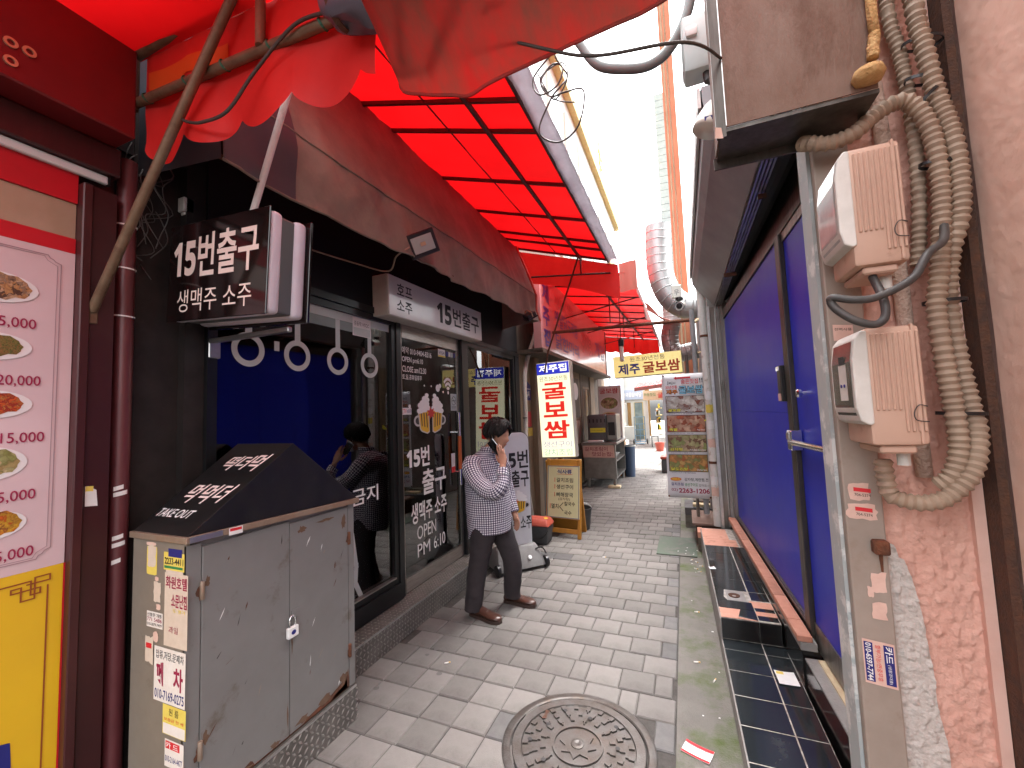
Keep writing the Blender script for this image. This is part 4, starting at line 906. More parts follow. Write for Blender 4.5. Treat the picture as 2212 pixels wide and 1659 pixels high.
hp = obj('hasp', MB().box(XF+.002,XF+.007,1.535,1.585,.735,.775), 'cabinet_grey', d2)
pk = thing('padlock', 'white faced padlock hanging on the grey steel cabinet doors', 'padlock', (XF+.02,1.53,.70))
obj('shackle', MB().tube([(XF+.016,1.515,.70),(XF+.016,1.515,.735),(XF+.016,1.524,.752),(XF+.016,1.538,.752),(XF+.016,1.547,.735),(XF+.016,1.547,.70)], .0045, 8, smooth_path=4), 'chrome', pk, smooth=True)
obj('lock_body', MB().rbox(XF+.006,XF+.026,1.503,1.560,.655,.705,.004,2), 'paper_white', pk); obj('emblem', disc((XF+.0262,1.531,.68), EY, EZ, .013, .011, 16), 'ink_navy', pk)
for k in range(26):   # scratches and flakes on the doors
    yy_, zz = random.uniform(1.15,1.9), random.uniform(.26,1.15); a = random.choice((1.1,1.3,.9,1.5,.4)); L_ = random.uniform(.006,.032); w_ = random.uniform(.0015,.006)
    d = Vector((0,math.cos(a),math.sin(a))); e = Vector((0,-d.z,d.y)); p = Vector((XF+.0034,yy_,zz))
    if abs(yy_-1.528) < .03: continue
    obj('paint_flake' if k % 5 == 0 else 'scratch', MB().add([p-d*L_*random.uniform(.4,1), p-d*L_*.3-e*w_*random.random(), p+d*L_*.4-e*w_*random.random(), p+d*L_, p+d*L_*.2+e*w_*random.random(), p-d*L_*.5+e*w_*random.random()], [tuple(range(6))]), 'paper_white' if k % 5 == 0 else ('scuff','rust','cabinet_lip')[k % 3], d1 if yy_ < 1.528 else d2)
for (a, b, c_, dd) in ((1.60,1.90,.20,.26),(1.78,1.915,.2,.30),(1.25,1.35,.2,.222)):
    obj('rust_stain', MB().add([(XF+.0033,a,.201),(XF+.0033,b,.201),(XF+.0033,b-.01,dd),(XF+.0033,(a+b)/2+.03,.23),(XF+.0033,a+.03,.215)], [(0,1,2,3,4)]), 'rust', d2 if a > 1.5 else d1)
rnd2 = random.Random(5)
for yy_, zz, w_, h_, dd_0 in ((1.16,.215,.06,.03,d1),(1.30,.21,.09,.022,d1),(1.45,.215,.07,.03,d1),(1.515,.30,.012,.16,d1),(1.60,.225,.10,.04,d2),(1.74,.235,.12,.05,d2),(1.87,.26,.08,.10,d2),(1.88,1.12,.05,.10,d2),(1.60,1.15,.06,.05,d2),(1.142,1.06,.03,.06,d1),(1.142,.46,.03,.07,d1),(1.76,1.16,.16,.02,d2),(1.54,.62,.010,.14,d2)):
    q = [(XF+.0036, yy_+w_/2*math.cos(t)*rnd2.uniform(.35,1), zz+h_/2*math.sin(t)*rnd2.uniform(.35,1)) for t in [2*math.pi*k/15 for k in range(15)]]
    obj('rust_stain', MB().add(q, [tuple(range(15))]), 'rust_film', dd_0)
# black wedge roof with lettering
A0, A1 = (1.062,1.262), (1.55,1.592)
wd_ = obj('wedge_roof', MB().add([(-2.205,A0[0],A0[1]),(-1.838,A0[0],A0[1]),(-1.838,1.985,1.234),(-2.205,1.985,1.234),(-2.262,A1[0],A1[1]),(-1.838,A1[0]-.006,A1[1])], [(0,1,5,4),(1,2,5),(2,3,4,5),(3,0,4),(0,3,2,1)]), 'wedge_black', cb, bevel=.002)
sl_ = Vector((0, A1[0]-A0[0], A1[1]-A0[1])).normalized()
def onslope(x, t): return Vector((x, A0[0], A0[1])) + sl_*t
text('TAKE OUT', onslope(-2.19,.082), EX, sl_, .235, .045, 'ink_white', wd_, shear=.0, bold=.012, lift=.003)
mat('letter_pinkish', (.80,.66,.62), .5)
for s, x, t, w_, h_ in (('먹',-2.135,.165,.068,.118),('먹',-2.035,.165,.068,.118),('더',-1.942,.175,.068,.112),('떡',-2.135,.378,.07,.105),('더',-2.045,.385,.068,.10),('먹',-1.955,.375,.07,.125)):
    text(s, onslope(x-.02,t), EX, sl_, w_+.02, h_, 'letter_pinkish', wd_, shear=.22, bold=.014, lift=.003)
lab = obj('red_sticker', MB().quad((-1.8235,1.215,1.226),(-1.8235,1.275,1.224),(-1.8235,1.275,1.255),(-1.8235,1.215,1.257)), 'paper_white', cb)
obj('red_print', MB().quad((-1.8228,1.219,1.242),(-1.8228,1.271,1.240),(-1.8228,1.271,1.252),(-1.8228,1.219,1.254)), 'ink_red', lab)
obj('foil_tape', MB().quad((-1.8235,1.062,1.238),(-1.8235,1.19,1.234),(-1.8235,1.19,1.257),(-1.8235,1.062,1.260)), 'aluminium', cb)
# stickers on the side panel (plane y = 1.062, facing the street)
YS = 1.0612
def sq(x0, x1, z0, z1, m, nm='sticker', k=0, sk=0.): return obj(nm, MB().quad((x0,YS-.0004*k,z0),(x1,YS-.0004*k,z0+sk),(x1,YS-.0004*k,z1+sk),(x0,YS-.0004*k,z1)), m, cb)
mat('aged_paper', (.66,.55,.46), .85, col2=(.56,.45,.36), nscale=30, ncon=1.2)
mat('aged_white', (.76,.70,.66), .8, col2=(.70,.63,.58), nscale=20)
o = sq(-2.034,-1.834,.615,.822,'aged_white', k=3)
text('압류,저당,문제차', (-2.022,YS-.0014,.776), EX, EZ, .178, .034, 'ink_black', o, bold=.005, lift=.0006)
text('폐', (-2.018,YS-.0014,.675), EX, EZ, .046, .090, 'menu_ink', o, bold=.03, lift=.0006); text('차', (-1.908,YS-.0014,.672), EX, EZ, .060, .088, 'menu_ink', o, bold=.03, lift=.0006)
text('010-7169-0275', (-2.026,YS-.0014,.626), EX, EZ, .185, .036, 'ink_navy', o, bold=.012, lift=.0006)
o = sq(-1.972,-1.828,.502,.612,'yellow_paper', k=2); sq(-1.968,-1.832,.504,.543,'aged_white', 'white_foot', 3)
text('원 룸', (-1.932,YS-.001,.576), EX, EZ, .06, .026, 'ink_black', o, lift=.0006); text('보증금 전 세', (-1.962,YS-.001,.553), EX, EZ, .12, .012, 'ink_red', o, lift=.0006)
o = sq(-1.955,-1.838,.385,.486,'aged_white', k=2); sq(-1.950,-1.862,.452,.480,'ink_red', 'red_print', 3); text('카 드', (-1.946,YS-.0014,.455), EX, EZ, .075, .022, 'ink_white', o, bold=.01, lift=.0006); text('010-2164-4477', (-1.950,YS-.001,.405), EX, EZ, .105, .022, 'ink_navy', o, lift=.0006)
o = sq(-1.976,-1.828,.832,1.115,'aged_paper', k=1)
text('화원호텔', (-1.968,YS-.001,1.055), EX, EZ, .135, .048, 'menu_ink', o, bold=.02, lift=.0006); text('소문난집', (-1.93,YS-.001,.985), EX, EZ, .098, .052, 'menu_ink', o, bold=.02, lift=.0006); text('도 명가', (-1.92,YS-.001,.965), EX, EZ, .08, .014, 'ink_yellow', o, lift=.0006); text('과일', (-1.945,YS-.001,.885), EX, EZ, .06, .025, 'menu_ink', o, lift=.0006)
o = sq(-1.985,-1.852,1.125,1.195,'yellow_paper', k=2); sq(-1.955,-1.868,1.178,1.210,'ink_navy', 'blue_print', 3); sq(-1.98,-1.862,1.132,1.142,'ink_green', 'green_print', 3); text('2233-4411', (-1.978,YS-.001,1.148), EX, EZ, .12, .026, 'ink_black', o, bold=.02, lift=.0006)
sq(-1.97,-1.86,1.105,1.131,'aged_paper', 'torn_edge', 1.5)
obj('sticker', ragged(-2.066,1.152,.07,.115,YS-.0004,21,24,.0), 'yellow_paper', cb); obj('torn_layer', ragged(-2.066,1.168,.06,.10,YS-.0010,22,18,.2), 'aged_paper', cb)
obj('sticker', ragged(-2.026,1.03,.05,.085,YS-.0006,31,16,.2), 'aged_paper', cb); obj('sticker', ragged(-2.03,1.082,.03,.02,YS-.0006,33,10,.3), 'paper_pink', cb); obj('sticker', ragged(-2.015,.972,.035,.03,YS-.0006,35,10,.3), 'paper_pink', cb)
o = sq(-2.092,-1.985,.888,.950,'aged_white', k=1.2); text('선불폰 개통', (-2.088,YS-.001,.930), EX, EZ, .098, .015, 'ink_black', o, lift=.0006); text('771 5486', (-2.088,YS-.001,.912), EX, EZ, .098, .015, 'menu_ink', o, lift=.0006); text('010-2879-7979', (-2.088,YS-.001,.895), EX, EZ, .098, .011, 'ink_black', o, lift=.0006)
obj('sticker', ragged(-2.07,.80,.06,.12,YS-.0020,41,16,.25), 'aged_paper', cb); sq(-2.09,-2.052,.805,.825,'ink_red','red_print',6); obj('sticker', ragged(-2.03,.855,.04,.045,YS-.0012,43,10,.3), 'paper_pink', cb)
obj('sticker', ragged(-2.07,1.218,.07,.016,YS-.0008,45,10,.3), 'paper_pink', cb)
# ================================================================== pub signs
mat('acrylic_black', (.010,.006,.006), .10, coat=.4)
mat('sign_lilac', (.56,.53,.60), .45, col2=(.50,.47,.54), nscale=5)
mat('sign_grey', (.13,.14,.14), .4, .4)
mat('letter_cream', (.80,.68,.62), .45)
ps = thing('projecting_sign', 'black projecting pub sign with cream lettering and two lilac rims', 'sign', (-1.9,1.3,2.2))
TT = Matrix.Translation((-1.906,1.2,2.405)) @ Matrix.Rotation(R(3.6),4,'Y')
def pl(mb): return mb.xf(TT)
obj('face_plate', pl(MB().rbox(-.340,.337,-.004,.004,-.230,.230,.002,1)), 'acrylic_black', ps)
obj('rim', pl(MB().rbox(-.330,.337,.0045,.066,-.225,.222,.022,3)), 'sign_lilac', ps, smooth='auto')
obj('core', pl(MB().rbox(-.33,.322,.060,.135,-.215,.212,.01,2)), 'sign_grey', ps)
obj('rim', pl(MB().rbox(-.330,.337,.128,.190,-.225,.222,.022,3)), 'sign_lilac', ps, smooth='auto')
obj('back_plate', pl(MB().rbox(-.34,.352,.1905,.205,-.235,.235,.002,1)), 'acrylic_black', ps)
e1 = TT.to_3x3() @ EX; e3 = TT.to_3x3() @ EZ
text('𝟭𝟱번출구', TT @ Vector((-.305,-.004,-.035)), e1, e3, .585, .205, 'letter_cream', ps, bold=.018, lift=.001)
text('생맥주 소주', TT @ Vector((-.262,-.004,-.190)), e1, e3, .51, .105, 'letter_cream', ps, lift=.001)
obj('wall_bracket', MB().rbox(-2.30,-1.70,1.40,1.425,2.125,2.150,.004,1), 'aluminium', ps); obj('wall_bracket', MB().rbox(-2.30,-2.27,1.40,1.46,2.05,2.15,.004,1), 'aluminium', ps)
obj('stay_rod', MB().tube([(-1.86,1.31,2.60),(-1.575,1.31,3.24)], .015, 10), 'white_paint', ps, smooth='auto')
ws = thing('lightbox_sign', 'white lightbox sign with black lettering above the pub door', 'sign', (-2.2,3.5,2.55))
mat('box_white', (.70,.69,.68), .35, col2=(.64,.63,.62), nscale=3, coat=.3)
mat('box_side', (.50,.46,.42), .5, col2=(.42,.38,.34), nscale=6)
tw = Matrix.Translation((-2.2,3.5,2.70)) @ Matrix.Rotation(R(1.0),4,'X')
obj('face_panel', MB().rbox(.071,.083,-.838,.815,-.158,.170,.003,1).xf(tw), 'box_white', ws); obj('case', MB().rbox(-.08,.070,-.842,.819,-.162,.174,.006,1).xf(tw), 'box_side', ws)
t1 = tw.to_3x3() @ EY; t3 = tw.to_3x3() @ EZ
text('𝟭𝟱', tw @ Vector((.083,-.135,-.10)), t1, t3, .27, .20, 'ink_black', ws, bold=.02, lift=.001); text('번출구', tw @ Vector((.083,.165,-.095)), t1, t3, .58, .195, 'ink_black', ws, bold=.015, lift=.001)
text('호프', tw @ Vector((.083,-.735,.025)), t1, t3, .21, .10, 'ink_black', ws, bold=.012, lift=.001); text('소주', tw @ Vector((.083,-.74,-.115)), t1, t3, .21, .10, 'ink_black', ws, bold=.012, lift=.001)
# ================================================================== awnings and canopies
mat('red_tarp', (.78,.006,.008), .5, col2=(.70,.004,.006), nscale=1.5, trans=.13)
mat('red_valance', (.66,.020,.016), .55, col2=(.58,.014,.012), nscale=3, trans=.12)
mat('orange_band', (.70,.10,.012), .55, trans=.14)
mat('purlin_dark', (.075,.018,.016), .6, col2=(.05,.014,.013), nscale=10)
mat('valance_white', (.60,.57,.60), .6, col2=(.50,.47,.50), nscale=6, trans=.35)
mat('brown_tarp', (.215,.185,.145), .75, col2=(.145,.122,.098), nscale=2.5, trans=.0, dirt=(.26,.225,.17), dscale=3.5, dlo=.5, dhi=.8, bump=.06, bscale=40)
mat('shaded_tarp', (.032,.034,.045), .5, col2=(.045,.044,.052), nscale=5)  # awning tarp away from the red light, its shade put into the colour
mat('salmon_trim', (.50,.15,.11), .6)
mat('dirty_tarp', (.46,.012,.010), .6, col2=(.14,.05,.034), nscale=3.6, ncon=.6, trans=.16, stretch=(2.2,1,1.2), bump=.08, bscale=30)
mat('pipe_brown', (.20,.135,.085), .5, .35, col2=(.14,.085,.05), nscale=12, dirt=(.10,.05,.03), dscale=16, dlo=.55, dhi=.7)
mat('bluegrey_plastic', (.085,.09,.12), .4, col2=(.065,.068,.09), nscale=5)
mat('green_tie', (.02,.12,.07), .5)
mat('hose_green', (.15,.19,.185), .5, col2=(.12,.15,.145), nscale=8)
mat('web_cable', (.05,.04,.035), .6)
# ---- pub awning
aw = thing('brown_awning', 'sagging brown tarpaulin awning over the black pub front', 'awning', (-2.0,3.2,2.8))
def zl1(y): return 2.825+.027*(y-1.1)
def aw_sheet(a, b):
    y = 1.12+4.2*a
    wav = .020*noise.noise(Vector((y*6,b*2.5,0))) + .030*noise.noise(Vector((y*1.7,b*2,5))) + .011*noise.noise(Vector((y*17-b*9,b*4,2)))
    if b < .5: wav += (.010+.012*a)*math.sin(y*17+3*math.sin(y*2.3)+b*4)*(1-b*1.2)
    sag = -.018*abs(math.sin((y-1.1)*2.2))
    if b < .5:
        t = b/.5; return (-1.75-.025*t + wav*.9, y, zl1(y)+sag*(1-t)+.36*t)
    t = (b-.5)/.5
    return (-1.775-.27*t + wav*.6, y, zl1(y)+.36+ (.86-.03*(y-1.1))*t + sag*.2)
obj('sheet', MB().grid(aw_sheet, 150, 26), 'brown_tarp', aw, smooth=True)
obj('seam', MB().tube([Vector(aw_sheet(k/60,.5))+Vector((.004,0,0)) for k in range(61)], .005, 5), 'brown_tarp', aw)
obj('hem', MB().tube([Vector(aw_sheet(k/60,.0)) for k in range(61)], .007, 6), 'brown_tarp', aw)
obj('end_panel', MB().add([(-2.37,1.115,2.90),(-1.75,1.118,2.83),(-1.775,1.118,3.19),(-2.045,1.118,4.04),(-2.37,1.115,4.04)], [(0,1,2,3,4)]), 'shaded_tarp', aw)
obj('shaded_corner', MB().grid(lambda a, b: tuple(Vector(aw_sheet(a*.09,b*.75))+Vector((.005,0,0))), 8, 12), 'shaded_tarp', aw, smooth=True)  # near end of the same tarp, shade painted as a darker overlay
ed = []
for k in range(17): ed.append(Vector(aw_sheet(1.0, k/16)) + Vector((.01,.004,0)))
obj('end_trim', MB().tube(ed, .016, 8), 'salmon_trim', aw, smooth=True)
obj('end_panel', MB().grid(lambda a, b: (lambda p: (p[0]+( -2.37-p[0])*a, 5.318+.02*math.sin(a*9), p[2]+ (-.06*a if b < .1 else 0)))(aw_sheet(1.0,b)), 6, 10), 'brown_tarp', aw, smooth=True)
obj('front_bar', MB().tube([(-1.79,1.13,2.86),(-1.79,5.3,2.97)], .012, 8), 'rust_dark', aw)
# ---- long red canopy
rc = thing('red_canopy', 'glowing red canopy on dark rafters above the brown awning', 'canopy', (-1.3,3.3,3.7))
def zr(x, y): return 3.945 + .018*(y-2.6) - (x+1.88)*.31
ys_r = [1.15,1.7,2.30,2.628,3.407,4.175,4.824,5.10,5.50]
def sheet_r(a, b):
    y = 1.0+4.52*b; x = -2.42+1.62*a
    s = min(abs(y-q) for q in ys_r)
    return (x, y, zr(x,y)+.03 - .02*min(1,s*4)+.006*noise.noise(Vector((x*3,y*3,0))))
obj('sheet', MB().grid(sheet_r, 16, 70), 'red_tarp', rc, smooth=True)
for q in ys_r: obj('rafter', MB().box(-2.40,-.80,q-.011,q+.011,0,.028).xf(Matrix(((1,0,0,0),(0,1,0,0),(-.31,0,1,3.945+.018*(q-2.6)-1.88*.31),(0,0,0,1)))), 'purlin_dark', rc)
obj('purlin', MB().tube([(-1.17,1.0,zr(-1.17,1.0)-.012),(-1.17,5.55,zr(-1.17,5.55)-.012)], .019, 8), 'purlin_dark', rc)
obj('purlin', MB().tube([(-.81,1.0,zr(-.81,1.0)-.0),(-.81,5.55,zr(-.81,5.55)-.0)], .012, 8), 'purlin_dark', rc)
obj('seam_line', MB().tube([(-1.5,1.0,zr(-1.5,1.0)+.012),(-1.5,5.5,zr(-1.5,5.5)+.012)], .006, 5), 'purlin_dark', rc)
def val(a, b):
    y = 1.0+4.55*a
    return (-.80+.115*b+.006*noise.noise(Vector((y*3,b,2))), y, zr(-.80,y)+.005+ .03*math.sin(b*2.6)+.012*noise.noise(Vector((y*6,b*2,0))) - (.012 if b == 0 else 0)*abs(math.sin(y*4.2)))
obj('edge_valance', MB().grid(val, 80, 5), 'valance_white', rc, smooth=True, solid=.002)
def endv(a, b):
    x = -2.08+1.40*a
    return (x, 5.53+.05*b+.012*noise.noise(Vector((x*4,b*2,0))), zr(x,5.5)-.02-(.46-.06*math.sin(a*3.0))*b)
obj('end_valance', MB().grid(endv, 24, 8), 'red_valance', rc, smooth=True)
obj('end_pipe', MB().tube([(-1.88,5.50,3.62),(-.78,5.50,3.50)], .013, 8), 'purlin_dark', rc)
obj('strut', MB().tube([(-1.17,5.5,3.80),(-1.17,5.5,3.54)], .010, 8), 'purlin_dark', rc)
obj('strut', MB().tube([(-1.17,5.45,3.82),(-1.72,5.62,2.55),(-1.80,5.66,2.26)], .0125, 8), 'rust', rc)
# ---- canopy over the neighbouring oyster shop
c2 = thing('ribbed_red_canopy', 'ribbed red canopy with holes over the lit oyster sign', 'canopy', (-1.3,9,3.7))
def z2c(x, y): return 3.62+.02*(y-6)-(x+.55)*.16
obj('sheet', MB().grid(lambda a, b: (-2.3+1.75*a, 6.0+7.3*b, z2c(-2.3+1.75*a, 6.0+7.3*b)+.015*math.sin(b*38)*.6), 8, 90), 'red_tarp', c2, smooth=True)
for k in range(11):
    q = 6.05+.72*k; obj('rafter', MB().tube([(-2.3,q,z2c(-2.3,q)-.02),(-.55,q,z2c(-.55,q)-.02)], .013, 6), 'purlin_dark', c2)
obj('purlin', MB().tube([(-1.12,6.0,z2c(-1.12,6)-.05),(-1.0,13.2,z2c(-1.,13.2)-.05)], .022, 8), 'purlin_dark', c2)
for k, q in enumerate((7.4,9.3,11.4)):
    obj('brace', MB().tube([(-2.2,q,z2c(-2.2,q)-.55),(-.62,q,z2c(-.62,q)-.04)], .012, 6), 'purlin_dark', c2)
    obj('strut', MB().tube([(-1.1,q,z2c(-1.1,q)-.05),(-1.1,q,z2c(-1.1,q)-.5)], .010, 6), 'purlin_dark', c2)
mat('brick_tarp', (.20,.045,.035), .6, col2=(.14,.04,.032), nscale=4, trans=.25)
obj('edge_valance', MB().grid(lambda a, b: (-.55+.05*b+.03*math.sin(a*20)*b, 6.0+7.3*a, z2c(-.55,6.0+7.3*a)-.30*b-.04*b*math.sin(a*31)), 60, 5), 'brick_tarp', c2, smooth=True)
obj('end_valance', MB().grid(lambda a, b: (-2.2+1.65*a, 13.32+.02*math.sin(a*30), z2c(-2.2+1.65*a,13.3)-(.45+.05*abs(math.sin(a*15)))*b), 40, 4), 'red_valance', c2, smooth=True)
pf_ = obj('end_flap', MB().grid(lambda a, b: (-.73+.24*a, 6.0+.01*math.sin(a*8), 3.78-.42*b+.02*a), 6, 4), 'salmon_trim', c2, smooth=True)
# a second, brick red tarpaulin reaching to the right wall
t2 = obj('brick_tarpaulin', MB().grid(lambda a, b: (-.50+.80*a, 7.3+.7*b, 3.50-.42*math.sin(a*2.2)*(1-.3*b)+.05*noise.noise(Vector((a*5,b*3,0)))), 18, 10), 'brick_tarp', smooth=True, label='slack brick red tarpaulin strung towards the steel exhaust duct', cat='tarpaulin')
# ---- near red canopy on a pipe frame
nc_ = thing('scalloped_canopy', 'red scalloped canopy tied to a rusty pipe frame over the restaurant front', 'canopy', (-1.4,.5,3.1))
def nz_(x): return 3.12-.072*(x+2.15)
obj('sheet', MB().grid(lambda a, b: (-2.25+2.35*a, -.5+1.52*b, nz_(-2.25+2.35*a)+.215+.26*(1-b)+.015*noise.noise(Vector((a*6,b*6,0)))), 20, 20), 'red_tarp', nc_, smooth=True)
NS = 4
def scal(a, b):
    x = -2.10+1.27*a
    ph = (a*NS*1.06) % 1.0
    bot = .215+.075*math.sin(math.pi*min(1,max(0,ph)))**.6 - .03*a
    z = nz_(x)+.21 - (.21+bot)*b
    return (x, 1.018+.022*math.sin(a*17)*b+.012*noise.noise(Vector((a*9,b*3,1))), z)
obj('scalloped_valance', MB().grid(scal, 120, 10), 'red_valance', nc_, smooth=True)
obj('orange_stripe', MB().grid(lambda a, b: tuple(Vector(scal(.02+.40*a, .17+.17*b+.03*a))+Vector((0,-.004,0))), 30, 3), 'orange_band', nc_, smooth=True)
obj('frame_pipe', MB().tube([(-2.155,1.0,3.118),(-.90,1.0,3.03)], .0185, 12), 'pipe_brown', nc_, smooth='auto')
obj('frame_pipe', MB().tube([(-2.15,1.0,3.34),(-1.40,1.0,3.33)], .0185, 12), 'pipe_brown', nc_, smooth='auto')
obj('frame_post', MB().tube([(-2.150,.998,3.09),(-2.150,.998,3.37)], .0175, 12), 'pipe_brown', nc_, smooth='auto')
obj('frame_post', MB().tube([(-1.335,.985,3.06),(-1.335,.985,3.36)], .017, 12), 'pipe_brown', nc_, smooth='auto')
obj('brace_pipe', MB().tube([(-2.262,.928,2.195),(-1.45,.975,3.33)], .0175, 12), 'pipe_brown', nc_, smooth='auto')
obj('brace_plate', MB().rbox(-2.275,-2.255,.915,.945,2.14,2.20,.003,1), 'pipe_brown', nc_)
for x in (-2.05,-1.78,-1.55,-1.30,-1.05): obj('wire_tie', MB().lathe([(.020,-.004),(.0225,-.004),(.0225,.004),(.020,.004)], (x,1.0,nz_(x)), 14, axis=(1,0,.4), caps=False), 'green_tie', nc_)
obj('loose_cable', MB().tube([(-1.75,.965,2.90),(-1.70,.965,2.872),(-1.62,.965,2.848),(-1.48,.965,2.847),(-1.333,.965,2.948),(-1.15,.97,3.051),(-.983,.97,3.035),(-.93,.98,3.06)], .006, 8, smooth_path=8), 'web_cable', nc_, smooth=True)
# ---- dirty hanging tarp
dt = thing('dirty_tarpaulin', 'dirty red brown tarpaulin sagging from pipes at the alley mouth', 'tarpaulin', (-.35,.8,2.6))
edge = [Vector(p) for p in ((-.725,1.0,2.80),(-.735,1.0,2.70),(-.655,1.0,2.655),(-.56,1.0,2.620),(-.505,1.0,2.600),(-.455,1.0,2.612),(-.40,1.0,2.620),(-.30,1.0,2.628),(-.20,1.0,2.638),(-.10,1.0,2.646),(-.03,1.0,2.650),(.04,1.0,2.668),(.13,1.0,2.70))]
ec = catmull(edge, 6)
def tarp(a, b):
    p = ec[min(len(ec)-1, int(round(a*(len(ec)-1))))]
    up_ = Vector((.02*b, -.55*b, .20*b+.06*math.sin(b*3.1)))
    return tuple(p + up_ + Vector((0,0,.016*noise.noise(Vector((a*8,b*3,0)))*b)))
obj('sheet', MB().grid(tarp, len(ec)-1, 20), 'dirty_tarp', dt, smooth=True)
obj('hem', MB().tube(ec, .005, 6), 'dirty_tarp', dt)
for a, b in (((-.675,.955,2.775),(-.36,.60,3.02)),((-.60,.965,2.715),(-.10,.66,2.90))): obj('frame_pipe', MB().tube([a,b], .014, 10), 'pipe_brown', dt, smooth='auto')
for a, b in (((-.52,.9,2.74),(-.46,.9,2.75)),((-.40,.9,2.73),(-.35,.9,2.735))): obj('hook', MB().tube([a, (a[0]+.02,.89,a[2]-.004), b], .006, 6), 'rust', dt)
obj('black_flap', MB().grid(lambda a, b: (-.76+.14*a+.03*b, .985-.01*b, 2.88-.16*b*(1-.3*a)-.05*a), 6, 6), 'brick_tarp', dt, smooth=True)
# ---- blue grey cover bundle
bu = thing('wrapped_bundle', 'blue grey plastic bundle strapped under the canopy corner', 'bundle', (-.85,.97,2.95))
bb = MB().grid(lambda a, b: (lambda t, s: (-.83+ (.155+.02*math.cos(3*t))*math.cos(t)*(.35+.65*math.sin(math.pi*s)**.4), .93+.07*math.sin(t)*math.sin(math.pi*s)**.4, 2.985-.095*math.cos(math.pi*s)*1.05-.25*(.0)-.28*((-.83+.155*math.cos(t)*.9)+.83)))(2*math.pi*a, b), 24, 12)
obj('cover', bb, 'bluegrey_plastic', bu, smooth='auto')
for x in (-.90,-.79): obj('strap', MB().lathe([(.098,-.010),(.101,-.010),(.101,.010),(.098,.010)], (0,0,0), 20, axis=(1,0,0), caps=False).xf(Matrix.Translation((x,.93,2.985-.28*(x+.83))) @ Matrix.Diagonal((1,.75,1,1))), 'rust_dark', bu)
# ---- wires, hose
obj('rope_wire', MB().tube([(-.70,.955,2.945),(-.685,.955,2.932),(-.503,.955,2.77),(-.267,.96,2.614),(-.14,.97,2.556),(.055,.99,2.531),(.15,1.19,2.62)], .004, 6, smooth_path=8), 'web_cable', smooth=True, label='brown twisted wire stretched below the dirty tarpaulin', cat='wire')
obj('corrugated_hose', MB().tube([(-.45,2.0,3.72),(-.378,2.0,3.574),(-.30,2.0,3.43),(-.204,2.0,3.365),(-.055,2.0,3.325),(.05,2.0,3.38),(.13,2.0,3.52),(.18,2.0,3.75)], .024, 12, smooth_path=10), 'hose_green', smooth=True, label='grey green corrugated hose hanging in an arc against the sky', cat='hose')
tg = [(-.32,1.25,2.869),(-.395,1.26,2.812),(-.374,1.25,2.74),(-.311,1.24,2.742),(-.292,1.25,2.806),(-.33,1.26,2.836),(-.367,1.25,2.78),(-.34,1.26,2.73),(-.29,1.25,2.72),(-.227,1.24,2.697),(-.250,1.25,2.597),(-.319,1.26,2.567),(-.38,1.25,2.614),(-.336,1.25,2.711),(-.30,1.24,2.735),(-.28,1.26,2.78),(-.31,1.25,2.84),(-.325,1.25,2.90)]
obj('tangled_wire', MB().tube(tg, .0028, 6, smooth_path=8), 'black_cable', smooth=True, label='tangle of black wire dangling from the edge of the tarpaulin', cat='wire')
tg2 = [(p[0]+.02*math.sin(k*2.1)+.01, p[1]+.02, min(2.87, p[2]+.03*math.cos(k*1.3))) for k, p in enumerate(tg[1:9])]
obj('tangled_wire', MB().tube(tg2, .0024, 6, smooth_path=8), 'black_cable', bpy.data.objects['tangled_wire'], smooth=True)
# junction box and cable clutter in the corner between restaurant and pub
jb = thing('junction_box', 'small white junction box on the black wall above the projecting sign', 'junction box', (-2.3,1.31,2.8))
obj('case', MB().rbox(-2.35,-2.30,1.285,1.335,2.80,2.875,.004,1), 'white_paint', jb); obj('gland', MB().rbox(-2.34,-2.31,1.295,1.325,2.785,2.7995,.002,1), 'white_paint', jb)
for k in range(9):
    x0 = -2.33+random.uniform(-.02,.05); y0 = 1.07+.14*random.random(); z0 = 2.95+random.uniform(-.1,.12)
    pts = [(x0,y0,z0)]
    for q in range(5): pts.append((x0+random.uniform(-.03,.05), y0+random.uniform(-.05,.08), z0-.09*(q+1)+random.uniform(-.03,.03)))
    obj('loose_wire', MB().tube(pts, .0018+.0012*random.random(), 5, smooth_path=5), 'black_cable', smooth=True, label='loose wire tangled behind the maroon drainpipe', cat='wire', group='tangled wires behind the drainpipe')
# floodlights
mat('lens_grey', (.34,.35,.33), .2, coat=.5)
def flood(c, d, label, sc_=1., roll=28):
    t = thing('floodlight', label, 'floodlight', c)
    rot = Vector(d).to_track_quat('Z','Y').to_matrix().to_4x4() @ Matrix.Rotation(R(roll),4,'Z'); mt = Matrix.Translation(c) @ rot @ Matrix.Scale(sc_,4)
    obj('housing', MB().rbox(-.10,.10,-.075,.075,-.075,.0,.014,2).xf(mt), 'black_matt', t)
    obj('bezel', MB().rbox(-.112,.112,-.087,.087,-.012,.012,.006,1).xf(mt), 'black_plastic', t)
    obj('lens', MB().rbox(-.082,.082,-.057,.057,.0125,.016,.002,1).xf(mt), 'lens_grey', t)
    obj('emitter', MB().rbox(-.02,.02,-.012,.012,.0162,.018,.002,1).xf(mt), 'brass_ring', t)
    obj('bracket', MB().tube([(-.11,0,-.02),(-.12,0,-.09),(0,0,-.12),(.12,0,-.09),(.11,0,-.02)], .009, 6).xf(mt), 'brass_ring', t)
    return t
flood((-1.68,2.50,2.955), (.75,-.55,-.36), 'lit side up floodlight on the hem of the brown awning')
fl2 = flood((-1.66,4.75,2.86), (.2,.5,-.8), 'dark floodlight tucked under the far hem of the brown awning', .8)
